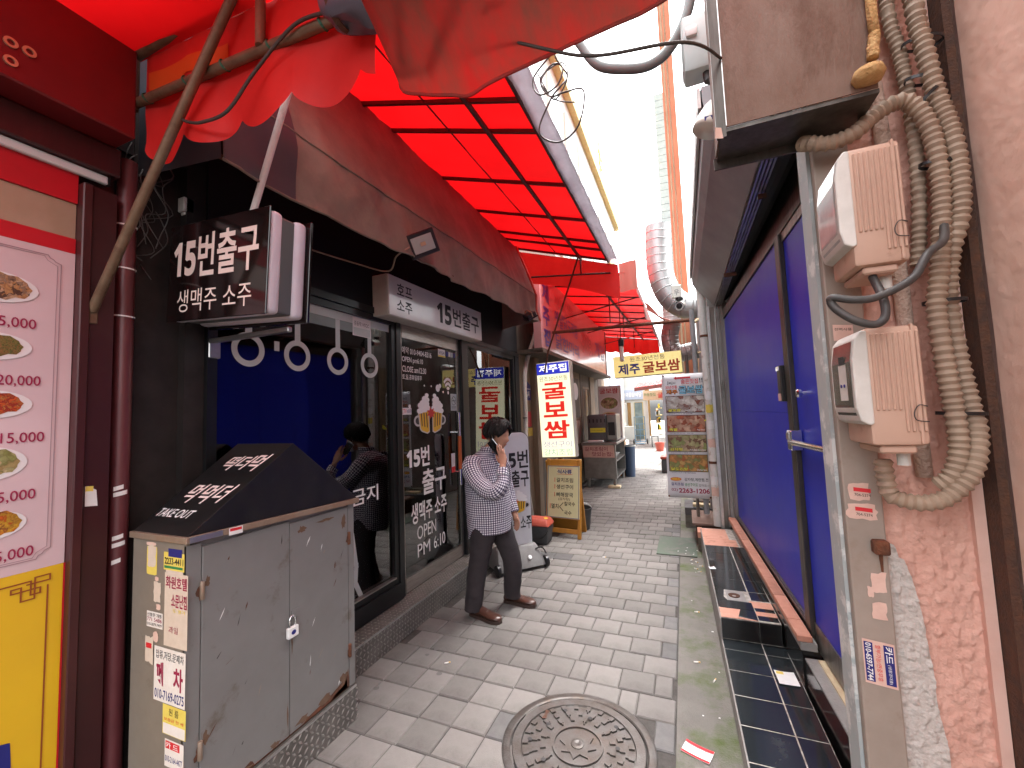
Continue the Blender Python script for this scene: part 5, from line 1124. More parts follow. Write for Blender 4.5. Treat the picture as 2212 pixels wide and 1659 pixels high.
obj('light_cable', MB().tube([(-1.72,2.40,2.90),(-1.80,2.35,2.83),(-1.95,2.45,2.78),(-2.12,2.30,2.82),(-2.28,2.0,2.86)], .006, 6, smooth_path=6), 'conduit', smooth=True, label='cable running from the floodlight to the pub wall', cat='cable')
# ================================================================== upper background
mat('far_white', (.66,.64,.60), .8, col2=(.58,.56,.52), nscale=2)
mat('far_yellow', (.55,.46,.22), .8, col2=(.46,.38,.18), nscale=5)
mat('far_glass', (.12,.17,.18), .15, col2=(.2,.26,.26), nscale=3)
mat('orange_wall', (.42,.15,.075), .8, col2=(.36,.12,.06), nscale=3)
mat('cream_wall', (.66,.54,.36), .8, col2=(.58,.47,.31), nscale=3)
mat('tile_wall', (.34,.37,.36), .7, col2=(.28,.31,.30), nscale=4)
hb_ = thing('white_office_block', 'tall white block with yellow cornice and windows above the red canopy', 'building', (-3.6,16,0))
obj('wall', MB().box(-8,-3.02,6.2,24,0,12.0), 'far_white', hb_)
obj('cornice', MB().box(-8.1,-2.80,6.0,24.2,12.01,12.35), 'far_yellow', hb_); obj('cornice', MB().box(-3.02,-2.92,6.2,24,9.0,9.25), 'far_yellow', hb_)
for k in range(9):
    for z in (9.5, 6.2):
        y = 7.0+1.9*k; f = obj('window', MB().box(-3.019,-2.96,y,y+1.4,z,z+1.9), 'far_white', hb_); obj('pane', MB().box(-2.9595,-2.95,y+.08,y+1.32,z+.08,z+1.82), 'far_glass', f)
rk = obj('signal_mast', MB().tube([(-2.9,19,12.3),(-2.9,19,14.2)], .05, 6).tube([(-2.9,18.6,13.6),(-2.9,19.6,13.6)], .04, 6).tube([(-2.9,18.7,13.1),(-2.9,19.5,13.1)], .04, 6), 'far_yellow', hb_)
ob = thing('orange_striped_block', 'orange and cream striped building behind the sheet metal canopy', 'building', (.6,10,0))
xs_ = [.0,.045,.085,.125,.155,.265]
for k in range(5): obj('wall_strip', MB().box(xs_[k], xs_[k+1]-.002, 9.9 if k % 2 else 9.86, 13, 2.2, 16), 'cream_wall' if k % 2 else 'orange_wall', ob)
tw_ = thing('tiled_tower', 'distant grey green tiled tower beside the orange striped block', 'building', (.2,26,0))
obj('core', MB().box(-.45,.45,25.1,29,0,20), 'tile_wall', tw_)
for k in range(26): obj('tile_course', MB().box(-.50,.50,25.0,25.09,9.2+.42*k,9.6+.42*k), 'tile_wall', tw_)
# ================================================================== oyster shop on the left, further in
mat('old_wood', (.13,.105,.078), .7, col2=(.085,.066,.048), nscale=6, stretch=(4,4,.7), bump=.15, bscale=40)
mat('tan_board', (.26,.20,.135), .7, col2=(.20,.15,.10), nscale=5, stretch=(4,4,.6))
mat('fascia_pink', (.62,.36,.36), .22, col2=(.56,.28,.28), nscale=1.6, coat=.4)
mat('fascia_blue', (.045,.05,.30), .4); mat('fascia_red', (.45,.05,.06), .4)
os_ = thing('oyster_shop', 'old wood fronted oyster restaurant behind the lit upright sign', 'building', (-2.6,9,0))
obj('wall', MB().box(-3.0,-2.31,5.87,13.5,0,5.0), 'old_wood', os_)
for k in range(13):
    y = 5.90+.58*k
    if not (8.1 < y < 8.9 or 10.1 < y < 10.9): obj('board', MB().box(-2.309,-2.285+.008*(k%2),y,y+.56,.02,2.62), 'old_wood' if k % 3 else 'tan_board', os_)
for y in (8.15,10.15):
    f = obj('window', MB().box(-2.309,-2.27,y,y+.06,.9,2.3).box(-2.309,-2.27,y+.74,y+.80,.9,2.3).box(-2.308,-2.271,y+.06,y+.74,.9,.96).box(-2.308,-2.271,y+.06,y+.74,2.24,2.3), 'tan_board', os_)
    obj('pane', MB().box(-2.30,-2.29,y+.06,y+.74,.96,2.24), 'far_glass', f)
obj('pilaster', MB().rbox(-2.31,-2.20,6.42,6.62,.0,2.66,.006,1), 'tan_board', os_)
pp = obj('dish_poster', MB().box(-2.279,-2.272,9.1,9.75,1.55,2.45), 'old_wood', os_); obj('printed_plate', disc((-2.2715,9.42,2.15), EY, EZ, .26, .20), 'plate_white', pp)
obj('dish_poster', MB().box(-2.279,-2.272,9.15,9.72,.95,1.48), 'aged_paper', os_); obj('soffit', MB().box(-2.31,-1.88,5.9,12.2,2.60,2.66), 'old_wood', os_)
obj('notice', MB().box(-2.284,-2.279,6.20,6.36,1.48,1.72), 'red_vinyl', os_); obj('notice', MB().box(-2.284,-2.279,6.20,6.40,1.33,1.46), 'yellow_paper', os_)
fs_ = thing('fascia_sign', 'long glossy pink fascia sign with faded blue and red lettering', 'sign', (-1.95,8.5,2.7))
XFs = -1.90
obj('panel', MB().box(-2.02,XFs,5.90,11.6,2.665,3.85), 'fascia_pink', fs_); obj('end_cap', MB().box(-2.03,XFs+.012,11.6,11.66,2.655,3.86), 'maroon_paint', fs_); obj('bottom_trim', MB().box(-2.03,XFs+.015,5.88,11.6,2.63,2.664), 'old_wood', fs_)
def ft(s, y0, y1, z0, z1, m, b=.0): text(s, (XFs,y0,z0), EY, EZ, y1-y0, z1-z0, m, fs_, bold=b, lift=.003)
ft('제', 6.02,6.36,3.42,3.72,'fascia_blue',.03); ft('주', 6.02,6.36,3.04,3.34,'fascia_blue',.03); ft('집', 6.02,6.36,2.72,3.00,'fascia_blue',.03)
ft('30년전통', 6.70,8.05,3.50,3.72,'fascia_red',.01); ft('옛날닭도리탕', 6.66,8.30,3.14,3.42,'fascia_blue',.015); ft('닭한마리', 6.66,8.35,2.76,3.02,'fascia_blue',.015); ft('감자탕', 8.6,9.7,2.95,3.40,'fascia_red',.02); ft('개업', 10.1,11.3,3.0,3.4,'fascia_blue',.01)
# lit upright sign
mat('lit_white', (.85,.84,.70), .4, emis=.115, ecol=(.98,.96,.62)); mat('lit_core', (.9,.9,.85), .4, emis=1.5, ecol=(1.,1.,.92))
mat('lit_blue', (.03,.04,.35), .4, emis=.12, ecol=(.02,.03,.45)); mat('lit_red', (.6,.02,.02), .4, emis=.10, ecol=(.7,.02,.01)); mat('lit_letter', (.9,.9,.9), .4, emis=.15, ecol=(1,1,1))
mat('lit_lilac', (.35,.33,.5), .5, emis=.08); mat('lit_green', (.3,.5,.4), .5, emis=.08); mat('lit_olive', (.25,.25,.10), .5, emis=.03)
ls = thing('upright_lightbox', 'lit upright lightbox with red oyster lettering and blue header', 'sign', (-1.78,6.1,1.0))
LB = Matrix.Translation((-1.765,6.0,1.737)) @ Matrix.Rotation(R(-1.4),4,'Y')
obj('case', MB().rbox(-.262,.262,.012,.19,-.715,.715,.008,1).xf(LB), 'box_side', ls); fc_ = obj('face', MB().rbox(-.252,.252,.0,.0115,-.703,.703,.004,1).xf(LB), 'lit_white', ls)
l1 = LB.to_3x3() @ EX; l3 = LB.to_3x3() @ EZ
def lt(s, x0, x1, z0, z1, m, b=.0): text(s, LB @ Vector((x0,0,z0)), l1, l3, x1-x0, z1-z0, m, ls, bold=b, lift=.004)
obj('header', MB().box(-.25,.25,-.0025,-.0005,.53,.70).xf(LB), 'lit_blue', ls)
lt('제주집', -.215,.215,.56,.675,'lit_letter',.02); lt('원조30년전통', -.22,.22,.425,.50,'lit_olive',.0)
lt('굴', -.185,.185,.155,.40,'lit_red',.03); lt('보', -.185,.185,-.115,.115,'lit_red',.03); lt('쌈', -.20,.20,-.43,-.165,'lit_red',.03)
lt('생선구이', -.215,.215,-.56,-.47,'lit_lilac',.005); lt('갈치조림', -.215,.215,-.68,-.585,'lit_green',.005)
obj('support', MB().box(-.03,.03,.05,.11,-1.72,-.716).xf(LB), 'rust', ls)
# sandwich board
mat('board_yellow', (.46,.20,.022), .5, col2=(.38,.16,.02), nscale=6, dirt=(.2,.1,.03), dscale=5, dlo=.6, dhi=.8); mat('menu_cream', (.66,.62,.36), .6, col2=(.62,.58,.32), nscale=3)
sb = thing('sandwich_board', 'yellow plastic sandwich board with handwritten style Korean menu', 'sandwich board', (-1.61,5.7,0))
SB = Matrix.Translation((-1.612,5.56,0)) @ Matrix.Rotation(R(-6),4,'Z') @ Matrix.Rotation(R(-9),4,'X')
def sbp(mb): return mb.xf(SB)
obj('frame_side', sbp(MB().rbox(-.255,-.205,0,.035,0,1.05,.008,1)), 'board_yellow', sb); obj('frame_side', sbp(MB().rbox(.205,.255,0,.035,0,1.05,.008,1)), 'board_yellow', sb)
obj('frame_rail', sbp(MB().rbox(-.204,.204,.002,.033,.93,1.045,.006,1)), 'board_yellow', sb); obj('frame_rail', sbp(MB().rbox(-.204,.204,.002,.033,.24,.30,.006,1)), 'board_yellow', sb); obj('frame_rail', sbp(MB().rbox(-.204,.204,.002,.033,.06,.12,.006,1)), 'board_yellow', sb)
obj('menu_panel', sbp(MB().box(-.238,.238,-.008,.0,.255,.955)), 'menu_cream', sb)
obj('back_frame', MB().rbox(-.25,.25,-.02,.015,0,1.03,.008,1).xf(Matrix.Translation((-1.612,5.95,0)) @ Matrix.Rotation(R(-6),4,'Z') @ Matrix.Rotation(R(11),4,'X')), 'board_yellow', sb)
for a in ((-.228,.945,.228,.952),(-.228,.258,.228,.265)): obj('border', sbp(MB().box(a[0],a[2],-.0095,-.0085,a[1],a[3])), 'ink_navy', sb)
for a in (-.230,.223): obj('border', sbp(MB().box(a,a+.007,-.0095,-.0085,.266,.944)), 'ink_navy', sb)
b1 = SB.to_3x3() @ EX; b3 = SB.to_3x3() @ EZ
def bt_(s, x0, x1, z0, z1, m='ink_black', b=.012): text(s, SB @ Vector((x0,-.008,z0)), b1, b3, x1-x0, z1-z0, m, sb, bold=b, lift=.002)
bt_('식사류', -.09,.125,.845,.905,'ink_navy',.03); bt_('갈치조림', -.10,.145,.73,.79); bt_('생선구이', -.10,.145,.64,.70); bt_('뼈해장국', -.10,.145,.535,.595); bt_('(감자탕)', -.07,.10,.485,.525,b=0); bt_('멸치', -.17,-.065,.375,.44); bt_('칼국수', .02,.175,.42,.475); bt_('국수', .02,.125,.30,.355)
for z in (.732,.642,.537): obj('red_tick', sbp(MB().box(-.128,-.120,-.0095,-.0085,z,z+.058)), 'ink_red', sb)
obj('red_tick', sbp(MB().box(-.192,-.184,-.0095,-.0085,.378,.438)), 'ink_red', sb)
for z in (.838,.912): obj('red_rule', sbp(MB().box(-.10,.135,-.0095,-.0085,z,z+.004)), 'ink_red', sb)
for s in (1,-1): obj('bracket_stroke', MB().tube([SB @ Vector((-.05,-.010,.405)), SB @ Vector((.005,-.010,.405+s*.055))], .004, 5), 'ink_black', sb)
# bin with orange lid, black bucket
mat('bin_grey', (.06,.062,.066), .5, col2=(.045,.047,.05), nscale=5); mat('lid_red', (.42,.075,.045), .5, col2=(.34,.055,.035), nscale=6, dirt=(.25,.12,.09), dscale=6, dlo=.6, dhi=.8)
bn = thing('food_waste_bin', 'small grey food waste bin with red lid beside the sandwich board', 'bin', (-1.86,5.3,0))
obj('tub', MB().hexa([(-2.00,5.19,0),(-1.72,5.19,0),(-1.72,5.41,0),(-2.00,5.41,0),(-2.03,5.17,.235),(-1.69,5.17,.235),(-1.69,5.43,.235),(-2.03,5.43,.235)]), 'bin_grey', bn, bevel=.02, smooth='auto')
obj('lid', MB().hexa([(-2.045,5.155,.236),(-1.675,5.155,.236),(-1.675,5.445,.236),(-2.045,5.445,.236),(-2.0,5.20,.32),(-1.72,5.20,.32),(-1.72,5.40,.32),(-2.0,5.40,.32)]), 'lid_red', bn, bevel=.018, smooth='auto')
obj('handle', MB().tube([(-2.03,5.165,.20),(-1.95,5.15,.10),(-1.77,5.15,.10),(-1.69,5.165,.20)], .006, 6, smooth_path=4), 'black_plastic', bn)
for x in (-1.78,-1.76): obj('yellow_sticker', MB().quad((x,5.28-(x+1.78)*2,.322),(x+.05,5.28-(x+1.78)*2,.322),(x+.05,5.31-(x+1.78)*2,.322),(x,5.31-(x+1.78)*2,.322)), 'ink_yellow', bn)
bk = thing('black_bucket', 'black rubber bucket tucked behind the sandwich board', 'bucket', (-1.47,6.08,0))
obj('tub', MB().lathe([(.12,0),(.155,.28),(.165,.285),(.165,.30),(.150,.30),(.115,.02),(.0005,.02)], (-1.47,6.08,0), 24, caps=False), 'bin_grey', bk, smooth='auto')
obj('bail_handle', MB().tube([(-1.63,6.08,.29),(-1.60,6.0,.36),(-1.47,5.96,.40),(-1.34,6.0,.36),(-1.31,6.08,.29)], .006, 6, smooth_path=4), 'aluminium', bk)
# standing pub sign on a water base
st_ = thing('standing_pub_sign', 'white standing pub sign with beer mugs on a grey wheeled base', 'sign', (-1.72,4.4,0))
yaw = R(48); SS = Matrix.Translation((-1.83,4.40,0)) @ Matrix.Rotation(yaw,4,'Z')
mat('sign_face_white', (.66,.67,.70), .35, col2=(.60,.61,.64), nscale=4); mat('base_grey', (.20,.195,.19), .6, col2=(.15,.145,.14), nscale=6, bump=.1, bscale=80)
def pan(w_, z0, z1, y0, y1, r_):
    pts = [(-w_, z0), (w_, z0)]
    for k in range(9): a = math.pi/2*k/8; pts.append((w_-r_+r_*math.cos(a), z1-r_+r_*math.sin(a)))
    for k in range(9): a = math.pi/2+math.pi/2*k/8; pts.append((-w_+r_+r_*math.cos(a), z1-r_+r_*math.sin(a)))
    return MB().prism([(x,y0,z) for x, z in pts][::-1], (0,y1-y0,0))
obj('panel', pan(.205,.20,1.48,-.028,.028,.10).xf(SS), 'sign_face_white', st_, bevel=.006)
obj('edge_gasket', pan(.215,.20,1.49,-.012,.012,.11).xf(SS), 'black_plastic', st_)
p_ = [(-.30,-.21,0),(.30,-.21,0),(.30,.21,0),(-.30,.21,0),(-.24,-.06,.21),(.24,-.06,.21),(.24,.06,.21),(-.24,.06,.21)]
bs_ = obj('water_base', MB().hexa([(x,y,z+.03) for x, y, z in p_]).xf(SS), 'base_grey', st_, bevel=.03, smooth='auto')
obj('filler_cap', MB().lathe([(.022,0),(.022,.012),(.018,.014)], SS @ Vector((.10,-.15,.125)), 14, axis=SS.to_3x3() @ Vector((0,-.8,.6))), 'ink_white', st_)
for x in (-.29,.29): obj('wheel', MB().lathe([(.055,-.02),(.06,-.015),(.06,.015),(.055,.02)], SS @ Vector((x,-.17,.06)), 16, axis=SS.to_3x3() @ EX), 'black_plastic', st_, smooth='auto')
obj('carry_handle', MB().tube([SS @ Vector(v) for v in ((.20,-.10,.19),(.27,-.13,.20),(.30,-.17,.14))], .008, 6, smooth_path=4), 'black_plastic', st_)
s1_ = SS.to_3x3() @ EX
def stx(s, x0, x1, z0, z1, b): text(s, SS @ Vector((x0,-.029,z0)), s1_, EZ, x1-x0, z1-z0, 'ink_black', st_, bold=b, lift=.002)
stx('𝟭𝟱번', -.16,.19,1.08,1.28,.02); stx('출구', -.03,.190,.87,1.06,.02); stx('생맥주 소주', -.17,.20,.40,.55,.012)
beer(SS @ Vector((-.18,-.030,.58)), s1_, EZ, .36, .26, st_, lift=.001)
# corner pipe with bindings, number plate
mat('white_pipe', (.58,.55,.50), .55, col2=(.48,.44,.39), nscale=7, dirt=(.30,.26,.21), dscale=8, dlo=.55, dhi=.75)
cp = thing('corner_pipe', 'white taped pipe snaking down the corner of the pub', 'pipe', (-2.2,5.9,0))
obj('pipe', MB().tube([(-2.21,6.6,3.1),(-2.2,6.36,2.84),(-2.2,6.0,2.45),(-2.2,5.90,2.1),(-2.2,5.89,1.644),(-2.2,5.83,.966),(-2.2,5.87,.553),(-2.2,5.98,.177),(-2.2,6.0,0)], .034, 12, smooth_path=6), 'white_pipe', cp, smooth=True)
for z in (1.62,1.28,.97,.74,.5): obj('binding', MB().lathe([(.036,0),(.036,.012)], (-2.2,5.84+.03*abs(z-1),z), 12), 'black_matt', cp)
obj('second_pipe', MB().tube([(-2.26,6.75,2.7),(-2.24,6.55,2.3),(-2.25,6.6,2.0)], .03, 10, smooth_path=6), 'white_pipe', cp, smooth=True)
npl = thing('house_number_plate', 'small navy house number plate reading 34', 'sign', (-2.27,6.2,1.9))
obj('plate', MB().prism([(-2.28,6.08,1.90),(-2.28,6.36,1.90),(-2.28,6.36,2.14),(-2.28,6.22,2.20),(-2.28,6.08,2.14)], (.006,0,0)), 'ink_navy', npl); text('34', (-2.274,6.14,1.94), EY, EZ, .16, .11, 'ink_white', npl, lift=.002); obj('white_rule', MB().box(-2.274,-2.272,6.09,6.35,2.075,2.083), 'ink_white', npl)
obj('cross_pipe', MB().tube([(-2.28,6.5,2.998),(.36,6.5,2.946)], .026, 10), 'rust', smooth='auto', label='rusty pipe spanning the alley above the hanging yellow sign', cat='pipe')
cpp = bpy.data.objects['cross_pipe']
for x in (-1.15,-.35,-2.0): obj('wire_binding', MB().lathe([(.028,0),(.028,.018)], (x,6.5,2.998-.0197*(x+2.28)), 10, axis=(1,0,0)), 'black_cable', cpp)
lb_ = thing('hanging_bulb', 'white bulb lamp hanging from the ribbed red canopy', 'lamp', (-.85,6.9,2.6))
obj('cord', MB().tube([(-.87,6.9,3.60),(-.87,6.9,2.82)], .006, 5), 'purlin_dark', lb_); obj('socket', MB().lathe([(.04,.0),(.045,.10),(.02,.14)], (-.87,6.9,2.72), 12), 'black_plastic', lb_); obj('bulb', MB().lathe([(.015,-.25),(.035,-.24),(.032,-.02),(.025,0)], (-.87,6.9,2.72), 12), 'lamp_white', lb_, smooth='auto')
# hanging yellow sign
mat('lit_yellow', (.74,.62,.24), .4, emis=.08, ecol=(.85,.72,.25), col2=(.78,.70,.40), nscale=3); mat('sign_letter_blue', (.05,.06,.42), .5); mat('sign_letter_red', (.50,.045,.02), .5); mat('sign_letter_grey', (.16,.13,.16), .5)
hs_ = thing('hanging_sign', 'yellow hanging sign with blue and red oyster lettering across the alley', 'sign', (-.54,7.5,2.28))
HS = Matrix.Translation((-.535,7.5,2.452)) @ Matrix.Rotation(R(-1.4),4,'Y')
obj('case', MB().rbox(-.565,.565,.0125,.16,-.19,.19,.008,1).xf(HS), 'box_side', hs_); obj('face', MB().rbox(-.558,.558,.0,.012,-.183,.183,.004,1).xf(HS), 'lit_yellow', hs_)
h1 = HS.to_3x3() @ EX; h3 = HS.to_3x3() @ EZ
def ht(s, x0, x1, z0, z1, m, b): text(s, HS @ Vector((x0,0,z0)), h1, h3, x1-x0, z1-z0, m, hs_, bold=b, lift=.003)
ht('원조30년전통', -.28,.30,.075,.155,'sign_letter_grey',.0); ht('제주', -.49,-.12,-.145,.045,'sign_letter_blue',.03); ht('굴보쌈', -.07,.53,-.145,.055,'sign_letter_red',.03)
for x in (-.45,.4): obj('hanger', MB().tube([HS @ Vector((x,.08,.19)), (-.535+x,7.4,3.0)], .006, 5), 'black_cable', hs_)
# menu banner on the right
mat('banner_white', (.70,.69,.71), .45, col2=(.64,.63,.66), nscale=3)
bn2 = thing('menu_banner', 'white vertical menu banner with four dish photographs and phone number', 'banner', (.01,6.0,.5))
BB = Matrix.Translation((.012,6.0,1.325)) @ Matrix.Rotation(R(.6),4,'Y')
obj('cloth', MB().grid(lambda a, b: ((a-.5)*.53+.006*math.sin(b*5), .006*math.sin(a*6+b*3), (b-.5)*1.635), 12, 24).xf(BB), 'banner_white', bn2, smooth=True, solid=.003)
q1 = BB.to_3x3() @ EX; q3 = BB.to_3x3() @ EZ
mat('bn_orange', (.62,.18,.02), .5); mat('bn_sky', (.22,.50,.68), .5); mat('bn_yellow', (.72,.66,.05), .5)
def bx_(s, x0, x1, z0, z1, m, b=.0, lift=.010): text(s, BB @ Vector((x0,0,z0)), q1, q3, x1-x0, z1-z0, m, bn2, bold=b, lift=lift)
def bq(x0, x1, z0, z1, m, nm, lift): return obj(nm, MB().box(x0,x1,-lift-.0006,-lift,z0,z1).xf(BB), m, bn2)
obj('arrow', MB().add([BB @ Vector((x,-.010,z)) for x, z in ((-.12,.762),(-.085,.785),(-.085,.772),(.09,.776),(.09,.752),(-.085,.750),(-.085,.738))], [tuple(range(7))]), 'ink_red', bn2)
bx_('Jeju', -.205,-.10,.675,.725,'ink_black'); bx_('숨은맛집', -.03,.18,.68,.745,'ink_red',.01); bx_('!!', .195,.235,.69,.75,'ink_black',.02); bx_('30년전통', -.225,-.08,.62,.665,'ink_red',.01)
bx_('제주', -.222,-.075,.545,.612,'ink_black',.07,.0095); bx_('제주', -.22,-.077,.548,.609,'bn_orange',.02,.0110); bx_('굴보쌈', -.065,.24,.545,.66,'ink_black',.07,.0095); bx_('굴보쌈', -.062,.237,.549,.656,'bn_sky',.02,.0110)
zz = .525
for fd, ko, en, jp in (('food_pork','굴보쌈','Napa Wraps with Oysters','クルポッサム 菜包牡蠣'),('food_feet','족발','Pigs Feet','ジョクバル 猪蹄'),('food_pot','감자탕','Pork Back-bone Stew','カムジャタン 猪骨土豆湯'),('food_chick','닭도리탕','Chicken Stew','タクトリタン湯 辣炖鶏湯')):
    bq(-.232,.243,zz-.225,zz,'ink_black','photo_border',.0085); bq(-.226,.237,zz-.219,zz-.006,fd,'dish_photo',.0095)
    wk = .05*len(ko)+.01
    bx_(ko, -.208,-.208+wk,zz-.213,zz-.168,'ink_black',.09,.0105); bx_(ko, -.206,-.21+wk,zz-.210,zz-.171,'bn_yellow',.025,.0120); bx_(en, .225-.0098*len(en),.228,zz-.208,zz-.186,'ink_white',.01,.0112)
    bx_(jp.split(' ')[0] if False else jp, -.20,.09,zz-.248,zz-.232,'sign_letter_grey',.0)
    zz -= .2585
obj('service_blob', MB().add([BB @ Vector((-.155+.07*math.cos(t),-.0095,-.575+.024*math.sin(t))) for t in [2*math.pi*k/20 for k in range(20)]][::-1], [tuple(range(20))]), 'bn_orange', bn2)
bx_('서비스', -.205,-.105,-.59,-.56,'bn_yellow',.02,.0112); bx_('감자탕,계란찜,전', -.05,.235,-.60,-.555,'ink_black',.01); bx_('갈치조림', -.215,-.065,-.66,-.62,'ink_navy',.015); bx_('생선구이도', -.05,.11,-.665,-.622,'ink_green',.015); bx_('있어요~!', .12,.24,-.665,-.63,'ink_black',.0); bx_('02)', -.215,-.14,-.74,-.695,'menu_ink',.01); bx_('2263-1206', -.125,.245,-.752,-.69,'menu_ink',.03)
for x, z in ((-.25,.80),(.25,.80),(-.25,-.80),(.25,-.80)): obj('grommet', MB().lathe([(.012,0),(.012,.006)], BB @ Vector((x,-.006,z)), 10, axis=(0,-1,0)), 'rust', bn2)
ys2 = obj('yellow_slip', MB().add([BB @ Vector(p) for p in ((.22,-.02,.185),(.29,-.035,.18),(.345,-.03,.27),(.30,-.025,.26))], [(0,1,2,3)]), 'bn_yellow', bn2)
obj('pole', MB().tube([(.10,6.05,0),(.08,6.05,2.4)], .02, 8), 'steel_frame', bn2); obj('pole', MB().tube([(.20,6.06,.3),(.18,6.06,3.0)], .035, 10), 'grey_sheet', bn2)
# ducts
mat('galvanised', (.50,.51,.51), .48, .75, col2=(.42,.43,.43), nscale=5)
def duct(path, r_, label, seg=10, rib=.09):
    t = thing('exhaust_duct', label, 'duct', path[0])
    pts = catmull([Vector(p) for p in path], seg); obj('tube', MB().tube(pts, r_, 24), 'galvanised', t, smooth='auto')
    acc = 0
    for a, b in zip(pts, pts[1:]):
        acc += (b-a).length
        if acc > rib:
            acc = 0; obj('seam_ring', MB().lathe([(r_,-.008),(r_+.008,0),(r_,.008)], b, 24, axis=(b-a), caps=False), 'galvanised', t)
    return t
duct([(-.19,6.7,4.5),(-.20,6.7,4.35),(-.21,6.7,4.1),(-.20,6.7,3.78),(-.12,6.7,3.47),(.02,6.7,3.27),(.20,6.7,3.18),(.45,6.7,3.18)], .185, 'large silver exhaust duct elbow rising above the security camera', rib=.11)
duct([(-.09,8.0,3.55),(-.09,8.0,3.40),(-.10,8.0,3.2),(-.15,8.0,2.98),(-.12,8.0,2.76),(.0,8.0,2.66),(.16,8.0,2.68),(.3,8.0,2.7)], .15, 'smaller silver exhaust duct bending behind the menu banner', rib=.07)
cv = thing('security_camera', 'white bullet security camera at the end of the sheet metal canopy', 'camera', (.04,5.5,2.9))
obj('mount', MB().lathe([(.045,0),(.045,-.02),(.018,-.04),(.016,-.08)], (.036,5.50,3.045), 14), 'black_plastic', cv, smooth='auto')
obj('barrel', MB().lathe([(.05,0),(.053,.02),(.053,.14),(.03,.16)], (.030,5.40,2.925), 20, axis=(.15,1,.25)), 'white_paint', cv, smooth='auto'); obj('lens', MB().lathe([(.036,0),(.0005,.004)], (.0297,5.396,2.924), 18, axis=(-.15,-1,-.25), caps=False), 'black_plastic', cv); obj('sunshield', MB().lathe([(.056,-.02),(.056,.12)], (.031,5.405,2.928), 20, axis=(.15,1,.25), caps=False), 'lamp_white', cv)
cj = thing('camera_box', 'cream junction box with symbol next to the security camera', 'junction box', (0,5.5,3.08))
obj('case', MB().rbox(-.045,.065,5.47,5.53,3.05,3.21,.006,1), 'lamp_white', cj); text('우', (-.02,5.4695,3.08), EX, EZ, .06, .07, 'sign_grey', cj, lift=.002)
# right side beyond the downpipe: neighbouring shop wall, block steps, plank
nb = thing('neighbour_shop', 'dim neighbouring shop wall behind the menu banner', 'building', (.8,8,0))
obj('wall', MB().box(.36,3.0,5.80,9.8,0,3.6), 'concrete', nb); obj('board', MB().box(.33,.358,5.9,6.6,.3,2.6), 'tan_board', nb); obj('side_pipe', MB().tube([(.29,6.4,.3),(.29,6.4,3.2)], .03, 8), 'grey_sheet', nb); obj('bracket_pipe', MB().tube([(.20,6.2,2.85),(.35,6.3,2.95)], .022, 8), 'cream_board', nb); obj('bracket_pipe', MB().tube([(.16,6.2,2.42),(.36,6.3,2.46)], .014, 8), 'cream_board', nb)
blk = thing('block_step', 'rough step of dark paving blocks on mortared stones below the banner', 'step', (.1,6.7,0))
mat('dark_block', (.085,.085,.09), .75, col2=(.12,.118,.12), nscale=8, jitter=.15); mat('rubble', (.22,.20,.17), .95, col2=(.14,.125,.105), nscale=14, ncon=1.3, bump=.8, bscale=30)
obj('stone_course', MB().grid(lambda a, b: (-.07+.40*a, 6.50-.03*noise.noise(Vector((a*9,b*5,0))), .17*b), 14, 6), 'rubble', blk, smooth=True); obj('stone_core', MB().box(-.06,.34,6.54,7.1,0,.165), 'rubble', blk)
for k in range(3): obj('block', MB().rbox(-.07+.125*k,.05+.125*k,6.50,6.78,.170,.275,.006,1), 'dark_block', blk)
for k in range(3): obj('block', MB().rbox(-.07+.125*k,.05+.125*k,6.79,7.07,.170,.272,.006,1), 'dark_block', blk)
obj('plank', MB().rbox(.04,.34,6.55,6.68,.277,.315,.004,1), 'cream_board', blk); obj('plank', MB().rbox(.06,.34,6.72,6.95,.277,.33,.004,1), 'old_wood', blk)
br = thing('brown_step_slab', 'worn brown board laid over a dark brick gap beside the tiles', 'slab', (.1,6.0,0))
mat('brown_slab', (.15,.085,.062), .8, col2=(.22,.15,.12), nscale=6, ncon=1.2)
obj('slab', MB().rbox(.015,.33,5.70,6.42,.235,.265,.004,1), 'brown_slab', br); obj('slab_base', MB().box(.06,.33,5.72,6.40,0,.234), 'rust_dark', br)
for k in range(3): obj('gap_brick', MB().rbox(.065,.12,5.44,5.66,.01+.075*k,.08+.075*k,.006,1), 'salmon_brick' if k == 2 else 'old_wood', br)
# ---- steel food cart
mat('cart_steel', (.34,.33,.31), .35, .85, col2=(.26,.25,.235), nscale=6); mat('cover_grey', (.10,.10,.105), .55, col2=(.075,.075,.078), nscale=6)
ct = thing('food_cart', 'stainless steel food cart carrying a grey covered griddle', 'cart', (-1.7,9.8,0))
obj('front_panel', MB().box(-2.12,-1.42,9.30,9.33,.20,.93), 'cart_steel', ct); obj('countertop', MB().rbox(-2.16,-1.38,9.26,10.9,.931,.985,.008,1), 'cart_steel', ct); obj('back_panel', MB().box(-2.12,-1.42,10.80,10.83,.20,.93), 'cart_steel', ct); obj('left_panel', MB().box(-2.12,-2.09,9.331,10.799,.20,.93), 'cart_steel', ct)
obj('bottom_shelf', MB().box(-2.089,-1.42,9.331,10.799,.20,.23), 'cart_steel', ct); obj('middle_shelf', MB().box(-2.089,-1.42,9.331,10.799,.56,.585), 'cart_steel', ct); obj('corner_post', MB().box(-1.445,-1.42,9.331,9.36,.231,.93).box(-1.445,-1.42,10.77,10.799,.231,.93), 'cart_steel', ct)
for x in (-2.05,-1.48):
    for y in (9.38,10.74): obj('leg', MB().lathe([(.03,0),(.03,.12),(.04,.2)], (x,y,.0), 10), 'cart_steel', ct)
obj('foot_block', MB().rbox(-1.62,-1.36,9.27,9.45,-.0,.05,.006,1), 'cream_board', ct)
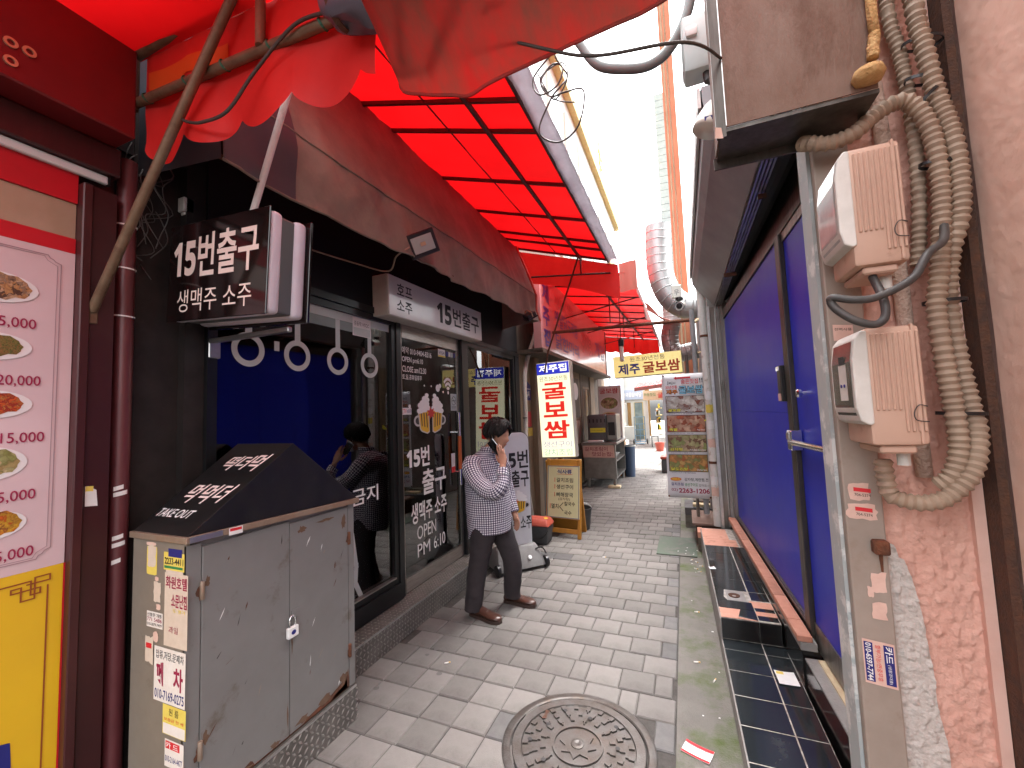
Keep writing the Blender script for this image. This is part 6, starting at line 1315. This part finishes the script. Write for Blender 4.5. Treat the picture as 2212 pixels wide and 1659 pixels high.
for k in range(5): obj('stored_bowl', MB().lathe([(.04,0),(.10,.06),(.11,.07)], (-1.6-.0*k,9.55+.23*k,.586), 12), 'plate_white', ct, smooth='auto')
cs_ = thing('griddle_cover', 'grey griddle hood with yellow label standing on the food cart', 'griddle', (-1.75,9.8,.98))
obj('hood', MB().rbox(-2.05,-1.62,9.45,10.2,.99,1.60,.05,3), 'cover_grey', cs_, smooth='auto'); obj('door_unit', MB().rbox(-1.62,-1.40,9.5,10.1,1.03,1.60,.02,2), 'cart_steel', cs_); obj('door_window', MB().box(-1.585,-1.44,9.485,9.499,1.13,1.42), 'black_plastic', cs_); obj('yellow_label', MB().rbox(-1.98,-1.64,9.438,9.449,1.20,1.30,.004,1), 'bn_yellow', cs_); text('뜨거우니 조심하세요', (-1.95,9.4375,1.235), EX, EZ, .26, .03, 'ink_black', cs_, lift=.002)
for k in range(5): obj('vent_slot', MB().box(-2.0+.085*k,-1.97+.085*k,9.440,9.449,1.42,1.50), 'black_matt', cs_)
tray = obj('tray', MB().rbox(-2.02,-1.68,9.28,9.44,.986,1.03,.01,1), 'plate_white', cs_)
cg = thing('cart_notice', 'pink paper sign with red handwriting taped to the food cart', 'sign', (-1.8,9.28,.7))
obj('sheet', MB().quad((-2.13,9.285,.66),(-1.44,9.285,.655),(-1.45,9.285,.935),(-2.14,9.285,.92)), 'paper_pink', cg); text('갈치조림이', (-2.09,9.285,.80), EX, EZ, .50, .09, 'menu_ink', cg, bold=.008, lift=.003); text('맛있는집!', (-1.93,9.285,.69), EX, EZ, .44, .09, 'menu_ink', cg, bold=.008, lift=.003)
# poster stand behind the cart
pst_ = thing('poster_stand', 'upright poster lightbox with two dish pictures behind the food cart', 'sign', (-1.78,11.1,0))
obj('case', MB().box(-2.06,-1.48,11.012,11.15,.96,2.32), 'box_side', pst_); obj('face', MB().box(-2.05,-1.50,11.0,11.011,.97,2.31), 'lit_core', pst_) if False else obj('face', MB().box(-2.05,-1.50,11.0,11.011,.97,2.31), 'box_white', pst_)
text('굴보쌈', (-2.01,11.0,2.12), EX, EZ, .47, .14, 'fascia_red', pst_, bold=.02, lift=.003)
obj('printed_plate', disc((-1.775,10.999,1.86), EX, EZ, .25, .19, lift=.002), 'plate_white', pst_); obj('printed_food', disc((-1.775,10.999,1.87), EX, EZ, .22, .15, lift=.005), 'food_pot', pst_); obj('printed_plate', disc((-1.775,10.999,1.50), EX, EZ, .25, .15, lift=.002), 'cream_board', pst_); obj('printed_food', disc((-1.775,10.999,1.50), EX, EZ, .215, .12, lift=.005), 'food_chick', pst_)
for k, s in enumerate(('닭도리탕','낙지볶음','생선조림','갈치구이')): text(s, (-1.98,10.999,1.24-.075*k), EX, EZ, .42, .055, 'sign_letter_grey', pst_, lift=.004)
obj('blue_footer', MB().box(-2.04,-1.51,10.994,10.999,.98,1.03), 'ink_navy', pst_); obj('stand', MB().box(-2.05,-1.45,11.02,11.30,.0,.959), 'board_yellow', pst_)
cr = thing('blue_tub', 'blue plastic tub standing beside the food cart', 'tub', (-1.33,10.9,0))
mat('tub_blue', (.04,.07,.13), .5)
obj('tub', MB().lathe([(.12,0),(.15,.75),(.16,.76),(.16,.78),(.14,.78),(.11,.03),(.0005,.03)], (-1.34,11.0,0), 20, caps=False), 'tub_blue', cr, smooth='auto'); obj('rim', MB().lathe([(.162,.755),(.168,.77),(.162,.785)], (-1.34,11.0,0), 20, caps=False), 'sticker_reflection_white', cr)
# ---- far end of the alley
mat('far_floor', (.42,.41,.40), .8, col2=(.36,.35,.34), nscale=3)
obj('road', MB().quad((-9,25.5,-.006),(6,25.5,-.006),(6,60,-.006),(-9,60,-.006)), 'far_floor', kind='structure')
mat('far_paint', (.62,.64,.62), .7, col2=(.56,.58,.56), nscale=2); mat('far_bluewhite', (.45,.52,.66), .7, col2=(.4,.47,.6), nscale=2); mat('far_wood', (.42,.24,.09), .7, col2=(.34,.19,.07), nscale=3)
fw = thing('white_corner_shop', 'bright white shop front with counter at the far end of the alley', 'building', (-3.4,24.5,0))
obj('wall', MB().box(-8,-3.25,24.2,30,0,4.2).box(-3.249,-1.95,24.2,24.4,2.06,4.2).box(-2.72,-2.56,24.2,24.4,0,2.059).box(-2.06,-1.95,24.2,24.4,0,2.059), 'far_paint', fw); obj('back_wall', MB().box(-3.3,-1.9,27.0,27.1,0,3.2), 'far_wood', fw)
obj('sign_band', MB().box(-3.25,-2.03,24.10,24.199,2.22,2.76), 'far_bluewhite', fw); text('한국통닭식당', (-3.15,24.1,2.35), EX, EZ, 1.05, .26, 'ink_white', fw, bold=.03, lift=.01)
dd_ = obj('door', MB().box(-2.55,-2.52,24.12,24.19,0,2.05).box(-2.10,-2.07,24.12,24.19,0,2.05), 'far_yellow', fw); obj('pane', MB().box(-2.519,-2.101,24.14,24.16,.02,2.03), 'far_glass', dd_); obj('counter', MB().box(-3.2,-2.5,23.4,23.9,0,.75), 'far_paint', fw)
ls2 = thing('left_white_block', 'white and blue wall corner beyond the food cart', 'building', (-3.2,17,0))
obj('wall', MB().box(-6,-2.62,13.8,20.0,0,4.8), 'far_paint', ls2); obj('blue_panel', MB().box(-2.619,-2.58,16.5,20.0,2.1,3.1), 'far_bluewhite', ls2); obj('step_block', MB().box(-2.61,-2.30,15.5,19.0,0,.35), 'far_paint', ls2)
mh_ = thing('market_hall', 'lit market stall interior behind the far red awning', 'building', (-1.2,26,0))
obj('sign_board', MB().box(-1.85,-.2,22.0,22.1,2.10,2.58), 'cream_wall', mh_); text('굴보쌈', (-1.15,22.0,2.2), EX, EZ, .8, .26, 'ink_red', mh_, bold=.02, lift=.01); text('하동횟집', (-1.8,22.0,2.3), EX, EZ, .55, .16, 'ink_green', mh_, lift=.01)
obj('post', MB().box(-1.80,-1.66,22.12,22.3,0,2.1), 'far_paint', mh_); obj('post', MB().box(-.5,-.3,22.12,22.3,0,3), 'far_paint', mh_); obj('side_wall', MB().box(-.29,3,20,48,0,4), 'far_wood', mh_)
for k in range(4): obj('shelf', MB().box(-1.62,-1.35,28,30,.3+.45*k,.36+.45*k), 'far_yellow', mh_)
for k in range(10): obj('stacked_goods', MB().rbox(-1.60+.11*(k%2),-1.50+.11*(k%2),28.05,28.3,.365+.45*(k//3),.60+.45*(k//3)+.03*(k%3),.01,1), ('far_wood','ink_yellow','ink_green','far_paint')[k%4], mh_)
fa = thing('far_red_awning', 'striped red awning above the market stall at the alley end', 'awning', (-1.2,19,2.6))
obj('sheet', MB().grid(lambda a, b: (-1.95+1.9*a, 19.0+2.4*b+.02*math.sin(a*40), 2.62+.18*a+.35*b+.02*math.sin(a*60)), 40, 4), 'red_valance', fa); obj('front_valance', MB().grid(lambda a, b: (-1.95+1.9*a, 18.99, 2.62+.18*a-.16*b), 20, 2), 'brick_tarp', fa); obj('support_pole', MB().tube([(-1.2,19.0,2.9),(-.75,19.3,2.45)], .03, 6), 'ink_white', fa)
ht_ = thing('hand_truck', 'blue hand truck standing at the bright end of the alley', 'hand truck', (-2.0,21,0))
mat('truck_blue', (.10,.22,.33), .4)
for x in (-2.24,-1.76): obj('side_rail', MB().tube([(x,21.0,.08),(x,21.05,1.32)], .02, 8), 'truck_blue', ht_)
for z in (.12,.40,.68,.96,1.30): obj('crossbar', MB().tube([(-2.24,21.0+.03*z,z),(-1.76,21.0+.03*z,z)], .016, 6), 'truck_blue', ht_)
obj('centre_bar', MB().tube([(-2.0,21.0,.08),(-2.0,21.03,.96)], .014, 6), 'truck_blue', ht_); obj('toe_plate', MB().box(-2.2,-1.8,20.75,20.99,.02,.04), 'truck_blue', ht_)
for x in (-2.31,-1.69): obj('wheel', MB().lathe([(.12,-.03),(.13,-.02),(.13,.02),(.12,.03)], (x,21.1,.13), 16, axis=(1,0,0)), 'black_plastic', ht_, smooth='auto')
so = thing('metal_stool', 'small dark metal stool standing alone on the pavers', 'stool', (-1.2,19.3,0))
obj('seat', MB().box(-1.38,-1.08,19.2,19.5,.44,.47), 'black_matt', so)
for x in (-1.36,-1.10):
    for y in (19.22,19.48): obj('leg', MB().tube([(x,y,0),(x,y,.44)], .012, 6), 'black_matt', so)
pt = thing('red_pot', 'brown red pot next to the metal stool', 'pot', (-.95,17.5,0)); obj('pot', MB().lathe([(.13,0),(.18,.33),(.19,.34),(.16,.34),(.11,.04),(.0005,.04)], (-.95,17.5,0), 18, caps=False), 'lid_red', pt, smooth='auto'); obj('soil', MB().lathe([(.155,.28),(.0005,.29)], (-.95,17.5,0), 18, caps=False), 'joint_sand', pt)
bx2 = thing('red_lid_bin', 'dark tub with red lid behind the menu banner', 'bin', (-.42,12.0,0)); obj('tub', MB().rbox(-.62,-.28,11.6,12.2,0,.36,.03,2), 'bin_grey', bx2, smooth='auto'); obj('lid', MB().rbox(-.64,-.26,11.58,12.22,.361,.43,.02,2), 'lid_red', bx2, smooth='auto')
cl = thing('covered_goods', 'dark covered goods leaning behind the menu banner', 'goods', (-.3,14,0)); obj('tarp_cover', MB().grid(lambda a, b: (-.50+.45*a+.05*noise.noise(Vector((a*4,b*4,0))), 13.5+.08*math.sin(a*9), 1.35*b), 10, 14), 'cover_grey', cl, smooth=True); obj('crate_core', MB().box(-.45,-.05,13.62,14.2,0,1.3), 'old_wood', cl)
# far person
def far_person(x, y, label):
    t = thing('person', label, 'person', (x,y,0))
    mat('p_grey', (.10,.10,.11), .8); mat('p_black', (.02,.02,.022), .8); mat('p_skin', (.45,.26,.18), .6)
    obj('body', MB().lathe([(.07,1.32),(.09,1.36),(.11,1.44),(.10,1.55),(.06,1.62),(.0005,1.63)], (x,y,0), 12, caps=False), 'p_skin', t, smooth=True)
    obj('shirt', MB().lathe([(.17,.80),(.19,1.0),(.21,1.2),(.20,1.30),(.09,1.36)], (x,y,0), 14), 'p_grey', t, smooth=True); obj('sleeve', MB().tube([(x+.2,y,1.28),(x+.26,y,1.05),(x+.2,y-.15,.9)], .06, 8, smooth_path=3), 'p_grey', t, smooth=True)
    for s in (-1,1): obj('trouser_leg', MB().tube([(x+s*.09,y,.85),(x+s*.10,y,.45),(x+s*.10,y,.04)], [.11,.085,.07], 10), 'p_black', t, smooth=True); obj('shoe', MB().rbox(x+s*.10-.05,x+s*.10+.05,y-.20,y+.06,0,.08,.02,2), 'p_black', t)
    return t
far_person(-2.55, 46, 'distant person in grey shirt and black trousers by the market stall')
# ================================================================== the man on the phone
mat('skin', (.46,.235,.155), .5, col2=(.41,.20,.13), nscale=14)
mat('hair_black', (.007,.0055,.005), .5, spec=.25, col2=(.012,.009,.008), nscale=60, stretch=(1,1,.3), bump=.5, bscale=140)
mat('jeans_dark', (.020,.0145,.017), .85, col2=(.031,.023,.026), nscale=18, bump=.25, bscale=160)
mat('leather_brown', (.060,.023,.015), .32, col2=(.06,.022,.014), nscale=16, coat=.2)
mat('sole_brown', (.035,.018,.013), .6)
mat('mask_white', (.74,.74,.74), .7)
mat('phone_black', (.008,.008,.009), .12, coat=.4)
def gingham():
    m = bpy.data.materials.new('gingham'); MATS['gingham'] = m; m.use_nodes = True; n = m.node_tree.nodes; l = m.node_tree.links; b = n['Principled BSDF']
    uv = n.new('ShaderNodeUVMap'); uv.uv_map = 'uv'; sp = n.new('ShaderNodeSeparateXYZ'); l.new(uv.outputs[0], sp.inputs[0])
    outs = []
    for k in (0, 1):
        fr = n.new('ShaderNodeMath'); fr.operation = 'FRACT'; l.new(sp.outputs[k], fr.inputs[0])
        gt = n.new('ShaderNodeMath'); gt.operation = 'GREATER_THAN'; gt.inputs[1].default_value = .5; l.new(fr.outputs[0], gt.inputs[0]); outs.append(gt)
    ad = n.new('ShaderNodeMath'); ad.operation = 'ADD'; l.new(outs[0].outputs[0], ad.inputs[0]); l.new(outs[1].outputs[0], ad.inputs[1])
    dv = n.new('ShaderNodeMath'); dv.operation = 'MULTIPLY'; dv.inputs[1].default_value = .5; l.new(ad.outputs[0], dv.inputs[0])
    rp = n.new('ShaderNodeValToRGB'); e = rp.color_ramp.elements; rp.color_ramp.interpolation = 'CONSTANT'
    e[0].color = (.78,.76,.78,1); e[1].position = .4; e[1].color = (.19,.16,.23,1); x = e.new(.8); x.color = (.028,.02,.045,1)
    l.new(dv.outputs[0], rp.inputs[0]); l.new(rp.outputs[0], b.inputs['Base Color']); b.inputs['Roughness'].default_value = .85
gingham()
PO = Vector((-1.62, 3.37, 0)); FW = Vector((.975,-.222,0)); RT = Vector((-.222,-.975,0))
def Lc(f, s, z): return PO + FW*f + RT*s + Vector((0,0,z))
def loft(rings, n=28, cu=1., cv=1., wr=0., caps=True, closed_uv=True, seed=0):
    """rings: (centre, half axis a, half axis b); returns mesh with uv (metres scaled)"""
    mb = MB(); uvs = []; vlen = 0; prev = None
    for j, (c, a, b) in enumerate(rings):
        c = Vector(c); a = Vector(a); b = Vector(b)
        if prev is not None: vlen += (c-prev).length
        prev = c
        per = math.pi*(a.length+b.length)
        for k in range(n+1):
            t = 2*math.pi*k/n
            d = a*math.cos(t)+b*math.sin(t)
            p = c + d
            if wr: p = p + d.normalized()*wr*(noise.noise(p*11+Vector((seed,0,0)))+.7*noise.noise(Vector((p.x*7,p.y*7,p.z*32+seed))))
            mb.v.append(tuple(p)); uvs.append((k/n*cu, vlen*cv))
    m = n+1
    for j in range(len(rings)-1):
        for k in range(n): mb.f.append((j*m+k, j*m+k+1, (j+1)*m+k+1, (j+1)*m+k))
    if caps: mb.f.append(tuple(range(n))[::-1]); o = (len(rings)-1)*m; mb.f.append(tuple(o+k for k in range(n)))
    mb.uv = uvs; return mb
def interp(keys, num):
    """catmull through key rings"""
    cs = [Vector(k[0]) for k in keys]; as_ = [Vector(k[1]) for k in keys]; bs = [Vector(k[2]) for k in keys]
    q = max(1, num//(len(keys)-1)); return list(zip(catmull(cs,q), catmull(as_,q), catmull(bs,q)))
man = thing('person', 'man in gingham shirt, dark trousers and brown loafers talking on a phone', 'person', (PO.x, PO.y, 0))
# --- head, neck, right hand and forearm as the body
Hc = Lc(.100,.0,1.520); tiltm = Matrix.Rotation(R(-13), 3, RT)   # chin tucked down
body = MB()
hf, hs_v, hz = FW, RT, Vector((0,0,1))
def headpt(u, v, grow=0.):
    th = 2*math.pi*u; ph = math.pi*v        # ph 0 top, pi bottom
    x = math.sin(ph)*math.cos(th); y = math.sin(ph)*math.sin(th); z = math.cos(ph)
    f = x*(.110+grow); s = y*(.083+grow); zz = z*(.126+grow)
    if z < 0:
        k = -z; s *= 1-.34*k; f = f*(1-.30*k) + .030*k*(1 if x > -.3 else .3)
        if x > 0: f += .012*k
    if grow == 0 and x > .8: # nose, brow, lips
        w_ = math.exp(-(y/.16)**2)
        f += w_*(.024*math.exp(-((z+.18)/.15)**2) + .006*math.exp(-((z-.16)/.08)**2) + .007*math.exp(-((z+.55)/.07)**2))
    if grow == 0 and x > .5: f -= .010*math.exp(-((abs(y)-.36)/.13)**2)*math.exp(-((z-.02)/.1)**2)   # eye sockets
    d = hf*f+hs_v*s+hz*zz
    return Hc + tiltm @ d
body.grid(lambda a, b: headpt(a, .001+.998*b), 40, 30)
bo_head = obj('body', body, 'skin', man, smooth=True)
nk = loft([(Lc(.0,0,1.36), FW*.062, RT*.066),(Lc(.03,0,1.42), FW*.056, RT*.058),(Lc(.065,0,1.46), FW*.058, RT*.056)], 20)
bm_ = [bo_head]
o = obj('neck', nk, 'skin', man, smooth=True)
ear = MB().grid(lambda a, b: tuple(Hc + tiltm @ (hf*(-.012+.024*math.cos(2*math.pi*a)*math.sin(math.pi*b)**.7) + hs_v*(.074+.012*math.sin(math.pi*b)) + hz*(-.012+.034*math.sin(2*math.pi*a)*math.sin(math.pi*b)**.7))), 16, 8)
obj('ear', ear, 'skin', man, smooth=True)
for s in (1,-1):
    obj('eye', MB().lathe([(.009,0),(.006,.004),(.0005,.006)], Hc + tiltm @ (hf*.084+hs_v*s*.030+hz*.002), 10, axis=FW, caps=False), 'ink_white', man, smooth=True); obj('pupil', MB().lathe([(.004,0),(.0005,.001)], Hc + tiltm @ (hf*.0895+hs_v*s*.030+hz*.001), 8, axis=FW, caps=False), 'ink_black', man)
obj('mouth', MB().tube([Hc + tiltm @ (hf*.100+hs_v*t*.022+hz*(-.066-.002*abs(t))) for t in (-1,-.5,0,.5,1)], [.001,.004,.0045,.004,.001], 6), 'lid_red', man, smooth=True)
# hair shell: covers crown, back and sides, fringe over the forehead
def hair(u, v):
    th = 2*math.pi*u
    x, y = math.cos(th), math.sin(th)
    front = max(0., x)
    vmax = .30+.0 + (.34*(1-front)**.55)       # how far down it reaches: forehead short, nape long
    if abs(x) < .55 : vmax = min(vmax, .50 + (.10 if x < 0 else -.02))
    vv = v*vmax
    jag = .012*noise.noise(Vector((th*9,3,0))) if v > .85 else 0
    g = .017 + .012*math.sin(math.pi*min(1,v*1.1)) + .005*noise.noise(Vector((x*7,y*7,v*9))) + (.008 if front > .5 else 0)
    if v > .94: g *= .5
    p = headpt(u, vv+jag, g)
    return tuple(p)
obj('hair', MB().grid(hair, 64, 26), 'hair_black', man, smooth=True)
lk = MB()
for k in range(90):
    th = random.uniform(0, 2*math.pi); v0 = random.uniform(.05,.35)
    x = math.cos(th); vm = (.30+.30*(1-max(0,x))**.55)
    pts = [headpt(th/(2*math.pi)+.012*math.sin(q*1.3+k)*q/4, min(vm+.015, v0+(vm-v0)*q/4), .028+.004*math.sin(q+k)-(.012 if q == 4 else 0)) for q in range(5)]
    lk.tube(pts, [.007,.008,.008,.006,.001], 5)
obj('hair_lock', lk, 'hair_black', man, smooth=True, kind='stuff')
# mask hanging below the ear
obj('face_mask', MB().grid(lambda a, b: tuple(Hc + tiltm @ (hf*(.040+.055*a) + hs_v*(.056-.022*a*a+.004) + hz*(-.085-.050*b+.012*a))), 8, 6), 'mask_white', man, smooth=True, solid=.002)
obj('mask_strap', MB().tube([Hc + tiltm @ (hf*.0+hs_v*.076+hz*.01), Hc + tiltm @ (hf*.018+hs_v*.080+hz*-.04), Hc + tiltm @ (hf*.045+hs_v*.064+hz*-.09)], .0015, 5, smooth_path=4), 'mask_white', man)
# --- shirt
tk = [(Lc(-.020,0,.700), FW*.178, RT*.200),(Lc(-.020,0,.80), FW*.186, RT*.205),(Lc(-.025,0,.92), FW*.190, RT*.205),(Lc(-.035,0,1.04), FW*.180, RT*.205),(Lc(-.050,0,1.16), FW*.160, RT*.205),(Lc(-.060,0,1.26), FW*.140, RT*.212),(Lc(-.055,0,1.315), FW*.115, RT*.180),(Lc(-.035,0,1.352), FW*.090, RT*.118),(Lc(-.010,0,1.382), FW*.072, RT*.078),(Lc(.008,0,1.405), FW*.068, RT*.072)]
CH = 24.
sh_ = loft(interp(tk, 54), 64, cu=62, cv=1/.0185, wr=.0075, caps=False)
nr = 65
for k in range(nr):     # shirt tails: lower the hem in front and behind, notch at the sides
    t = 2*math.pi*k/64
    dz = -.085*max(0,-math.cos(t))**.8 + (.0)*max(0,math.cos(t)) - .01 + (.055*math.exp(-((abs(math.sin(t))-1)/.06)**2))
    for j in range(7):
        i = j*nr+k; x, y, z = sh_.v[i]; w_ = 1-j/7; sh_.v[i] = (x, y, z+dz*w_); sh_.uv[i] = (sh_.uv[i][0], sh_.uv[i][1]+dz*w_/.0185)
shirt = obj('shirt', sh_, 'gingham', man, smooth=True, solid=.004)
col_ = loft([(Lc(-.002,0,1.376), FW*.080, RT*.084),(Lc(.006,0,1.405), FW*.078, RT*.080),(Lc(.014,0,1.420), FW*.070, RT*.072)], 40, cu=22, cv=1/.0185, caps=False)
obj('collar', col_, 'gingham', shirt, smooth=True, solid=.003)
def limb(pts, rads, n=28, cu=20, wr=.004, seed=0, caps=False):
    P = catmull([Vector(p) for p in pts], 8); rr = catmull([Vector((r_,0,0)) for r_ in rads], 8)
    rings = []; up_ = None
    for i, p in enumerate(P):
        t = (P[min(i+1,len(P)-1)]-P[max(i-1,0)]).normalized()
        if up_ is None: up_ = Vector((0,0,1)) if abs(t.z) < .8 else FW
        a = t.cross(up_).normalized(); up_ = a.cross(t)
        rings.append((p, a*rr[i].x, up_*rr[i].x))
    return loft(rings, n, cu=cu, cv=1/.0185, wr=wr, caps=caps, seed=seed)
Ra = [Lc(-.060,.140,1.290), Lc(-.035,.198,1.235), Lc(.06,.228,1.135), Lc(.19,.236,1.072), Lc(.265,.226,1.088), Lc(.284,.196,1.150), Lc(.270,.168,1.218)]
obj('sleeve', limb(Ra, [.086,.082,.074,.067,.062,.054,.046], 32, 22, .008), 'gingham', shirt, smooth=True, solid=.003)
obj('cuff', limb([Lc(.276,.186,1.198), Lc(.269,.170,1.222), Lc(.260,.158,1.240)], [.050,.050,.049], 28, 14, 0), 'gingham', shirt, smooth=True, solid=.004)
La = [Lc(-.055,-.165,1.300), Lc(-.04,-.235,1.20), Lc(-.03,-.265,1.06), Lc(.0,-.262,.95), Lc(.05,-.245,.86), Lc(.085,-.235,.80)]
obj('sleeve', limb(La, [.085,.082,.068,.062,.054,.045], 28, 18, .006, 3), 'gingham', shirt, smooth=True, solid=.003)
HOFF = FW*.062 + Vector((0,0,.010))
# --- right forearm, palm and fingers holding the phone
hand = MB()
W0 = Lc(.210,.180,1.205); 
hand.tube([W0, Lc(.203,.165,1.235), Lc(.195,.150,1.265)], [.030,.027,.026], 14)
pc = Lc(.178,.128,1.318)    # palm centre
palm = loft([(Lc(.198,.150,1.258), FW*.026, RT*.019),(Lc(.192,.138,1.285), FW*.034, RT*.018),(Lc(.183,.128,1.318), FW*.041, RT*.016),(Lc(.173,.121,1.348), FW*.040, RT*.014),(Lc(.166,.118,1.362), FW*.034, RT*.010)], 20)
hand.add(palm.v, palm.f)
for k, (f0, dz, ln, r_, bend) in enumerate(((.128,.0,.078,.0092,.020),(.150,.004,.086,.0095,.010),(.172,.0,.078,.0090,.012),(.194,-.012,.058,.0080,.018))):
    b0 = Lc(f0+.012, .118, 1.352+dz)
    hand.tube([b0, b0+Vector((0,0,ln*.40))-FW*.010+RT*.004, b0+Vector((0,0,ln*.72))-FW*.018-RT*.002, b0+Vector((0,0,ln))-FW*.030-RT*(bend)], [r_*1.05, r_, r_*.92, r_*.62], 10, smooth_path=4)
tb_ = Lc(.150,.128,1.292)
hand.tube([tb_, tb_-FW*.030+RT*-.010+Vector((0,0,.022)), tb_-FW*.052-RT*.030+Vector((0,0,.048)), tb_-FW*.058-RT*.046+Vector((0,0,.072))], [.013,.0115,.010,.007], 10, smooth_path=4)
hand.v = [tuple(Vector(q)+HOFF) for q in hand.v]
ho = obj('hand', hand, 'skin', man, smooth=True)
md = ho.modifiers.new('join', 'REMESH'); md.mode = 'VOXEL'; md.voxel_size = .0028; md.use_smooth_shade = True
lh = MB(); lh.tube([Lc(.08,-.235,.81), Lc(.098,-.232,.77), Lc(.11,-.228,.735)], [.028,.027,.030], 12)
for k in range(4): lh.tube([Lc(.092+.014*k,-.228,.735), Lc(.098+.014*k,-.222,.69), Lc(.096+.012*k,-.212,.655-.006*(k%3))], [.010,.009,.006], 8, smooth_path=3)
lh.tube([Lc(.12,-.225,.76), Lc(.145,-.215,.73), Lc(.150,-.21,.705)], [.012,.010,.007], 8, smooth_path=3)
obj('hand', lh, 'skin', man, smooth=True)
# --- trousers
tr = MB()
for mbp in (loft(interp([(Lc(-.02,0,.86), FW*.160, RT*.185),(Lc(-.02,0,.76), FW*.165, RT*.190),(Lc(-.02,0,.69), FW*.13, RT*.165)], 12), 32),
            loft(interp([(Lc(-.02,.085,.80), FW*.142, RT*.105),(Lc(-.022,.098,.66), FW*.118, RT*.098),(Lc(-.035,.118,.52), FW*.098, RT*.090),(Lc(-.050,.140,.40), FW*.086, RT*.082),(Lc(-.072,.158,.24), FW*.082, RT*.076),(Lc(-.085,.170,.10), FW*.076, RT*.068),(Lc(-.088,.172,.058), FW*.080, RT*.070)], 42), 28, wr=.007),
            loft(interp([(Lc(-.01,-.085,.80), FW*.142, RT*.105),(Lc(.030,-.100,.66), FW*.118, RT*.098),(Lc(.080,-.122,.52), FW*.098, RT*.090),(Lc(.105,-.142,.40), FW*.086, RT*.082),(Lc(.090,-.168,.24), FW*.082, RT*.076),(Lc(.062,-.190,.11), FW*.076, RT*.068),(Lc(.058,-.194,.062), FW*.082, RT*.070)], 42), 28, wr=.007, seed=5)):
    tr.add(mbp.v, mbp.f)
to = obj('trousers', tr, 'jeans_dark', man, smooth=True)
md = to.modifiers.new('join', 'REMESH'); md.mode = 'VOXEL'; md.voxel_size = .009; md.use_smooth_shade = True
md = to.modifiers.new('soft', 'SMOOTH'); md.factor = .5; md.iterations = 3
# --- loafers
def shoe(heel, toe):
    heel = Vector(heel); toe = Vector(toe); d = (toe-heel).normalized(); sd_ = Vector((d.y,-d.x,0)); ln = (toe-heel).length
    prof = [(0,.030,.055),(.06,.037,.072),(.20,.038,.082),(.36,.038,.078),(.52,.043,.062),(.68,.049,.052),(.82,.048,.047),(.93,.038,.040),(1.0,.016,.028)]
    rings = [(heel+d*ln*t+Vector((0,0,.018+h/2)), sd_*w_, Vector((0,0,1))*h/2) for t, w_, h in prof]
    s_ = obj('shoe', loft(interp(rings, 32), 24), 'leather_brown', man, smooth=True)
    pts = [heel+d*ln*t+sd_*(w_+.003)+Vector((0,0,.0)) for t, w_, h in prof] + [heel+d*ln*t-sd_*(w_+.003) for t, w_, h in prof[::-1]]
    obj('sole', MB().prism(pts, (0,0,.026)), 'sole_brown', s_, bevel=.003)
    obj('strap', MB().tube([heel+d*ln*.60+sd_*k*.046+Vector((0,0,.030+.044*(1-k*k)**.5)) for k in (-1,-.8,-.4,0,.4,.8,1)], .006, 6), 'leather_brown', s_, smooth=True)
shoe((-1.785,3.262,0), (-1.475,3.185,0)); shoe((-1.605,3.575,0), (-1.300,3.548,0))
# --- phone
ph_ = thing('mobile_phone', 'black mobile phone held to the ear of the man', 'phone', tuple(Lc(.13,.108,1.42)))
Pm = Matrix.Translation(Lc(.150,.1035,1.415)) @ Matrix(((FW.x,RT.x,0,0),(FW.y,RT.y,0,0),(0,0,1,0),(0,0,0,1))) @ Matrix.Rotation(R(-38),4,'Y') @ Matrix.Rotation(R(-8),4,'X')
obj('case', MB().rbox(-.036,.036,-.0045,.0045,-.074,.074,.004,2).xf(Pm), 'phone_black', ph_, smooth='auto'); obj('bezel', MB().rbox(-.037,.037,-.003,.003,-.075,.075,.003,2).xf(Pm), 'chrome', ph_); obj('camera_lens', MB().lathe([(.006,.0046),(.006,.006),(.0005,.0062)], (0,0,0), 10, axis=(0,1,0), caps=False).xf(Pm @ Matrix.Translation((-.02,0,.058))), 'black_plastic', ph_)
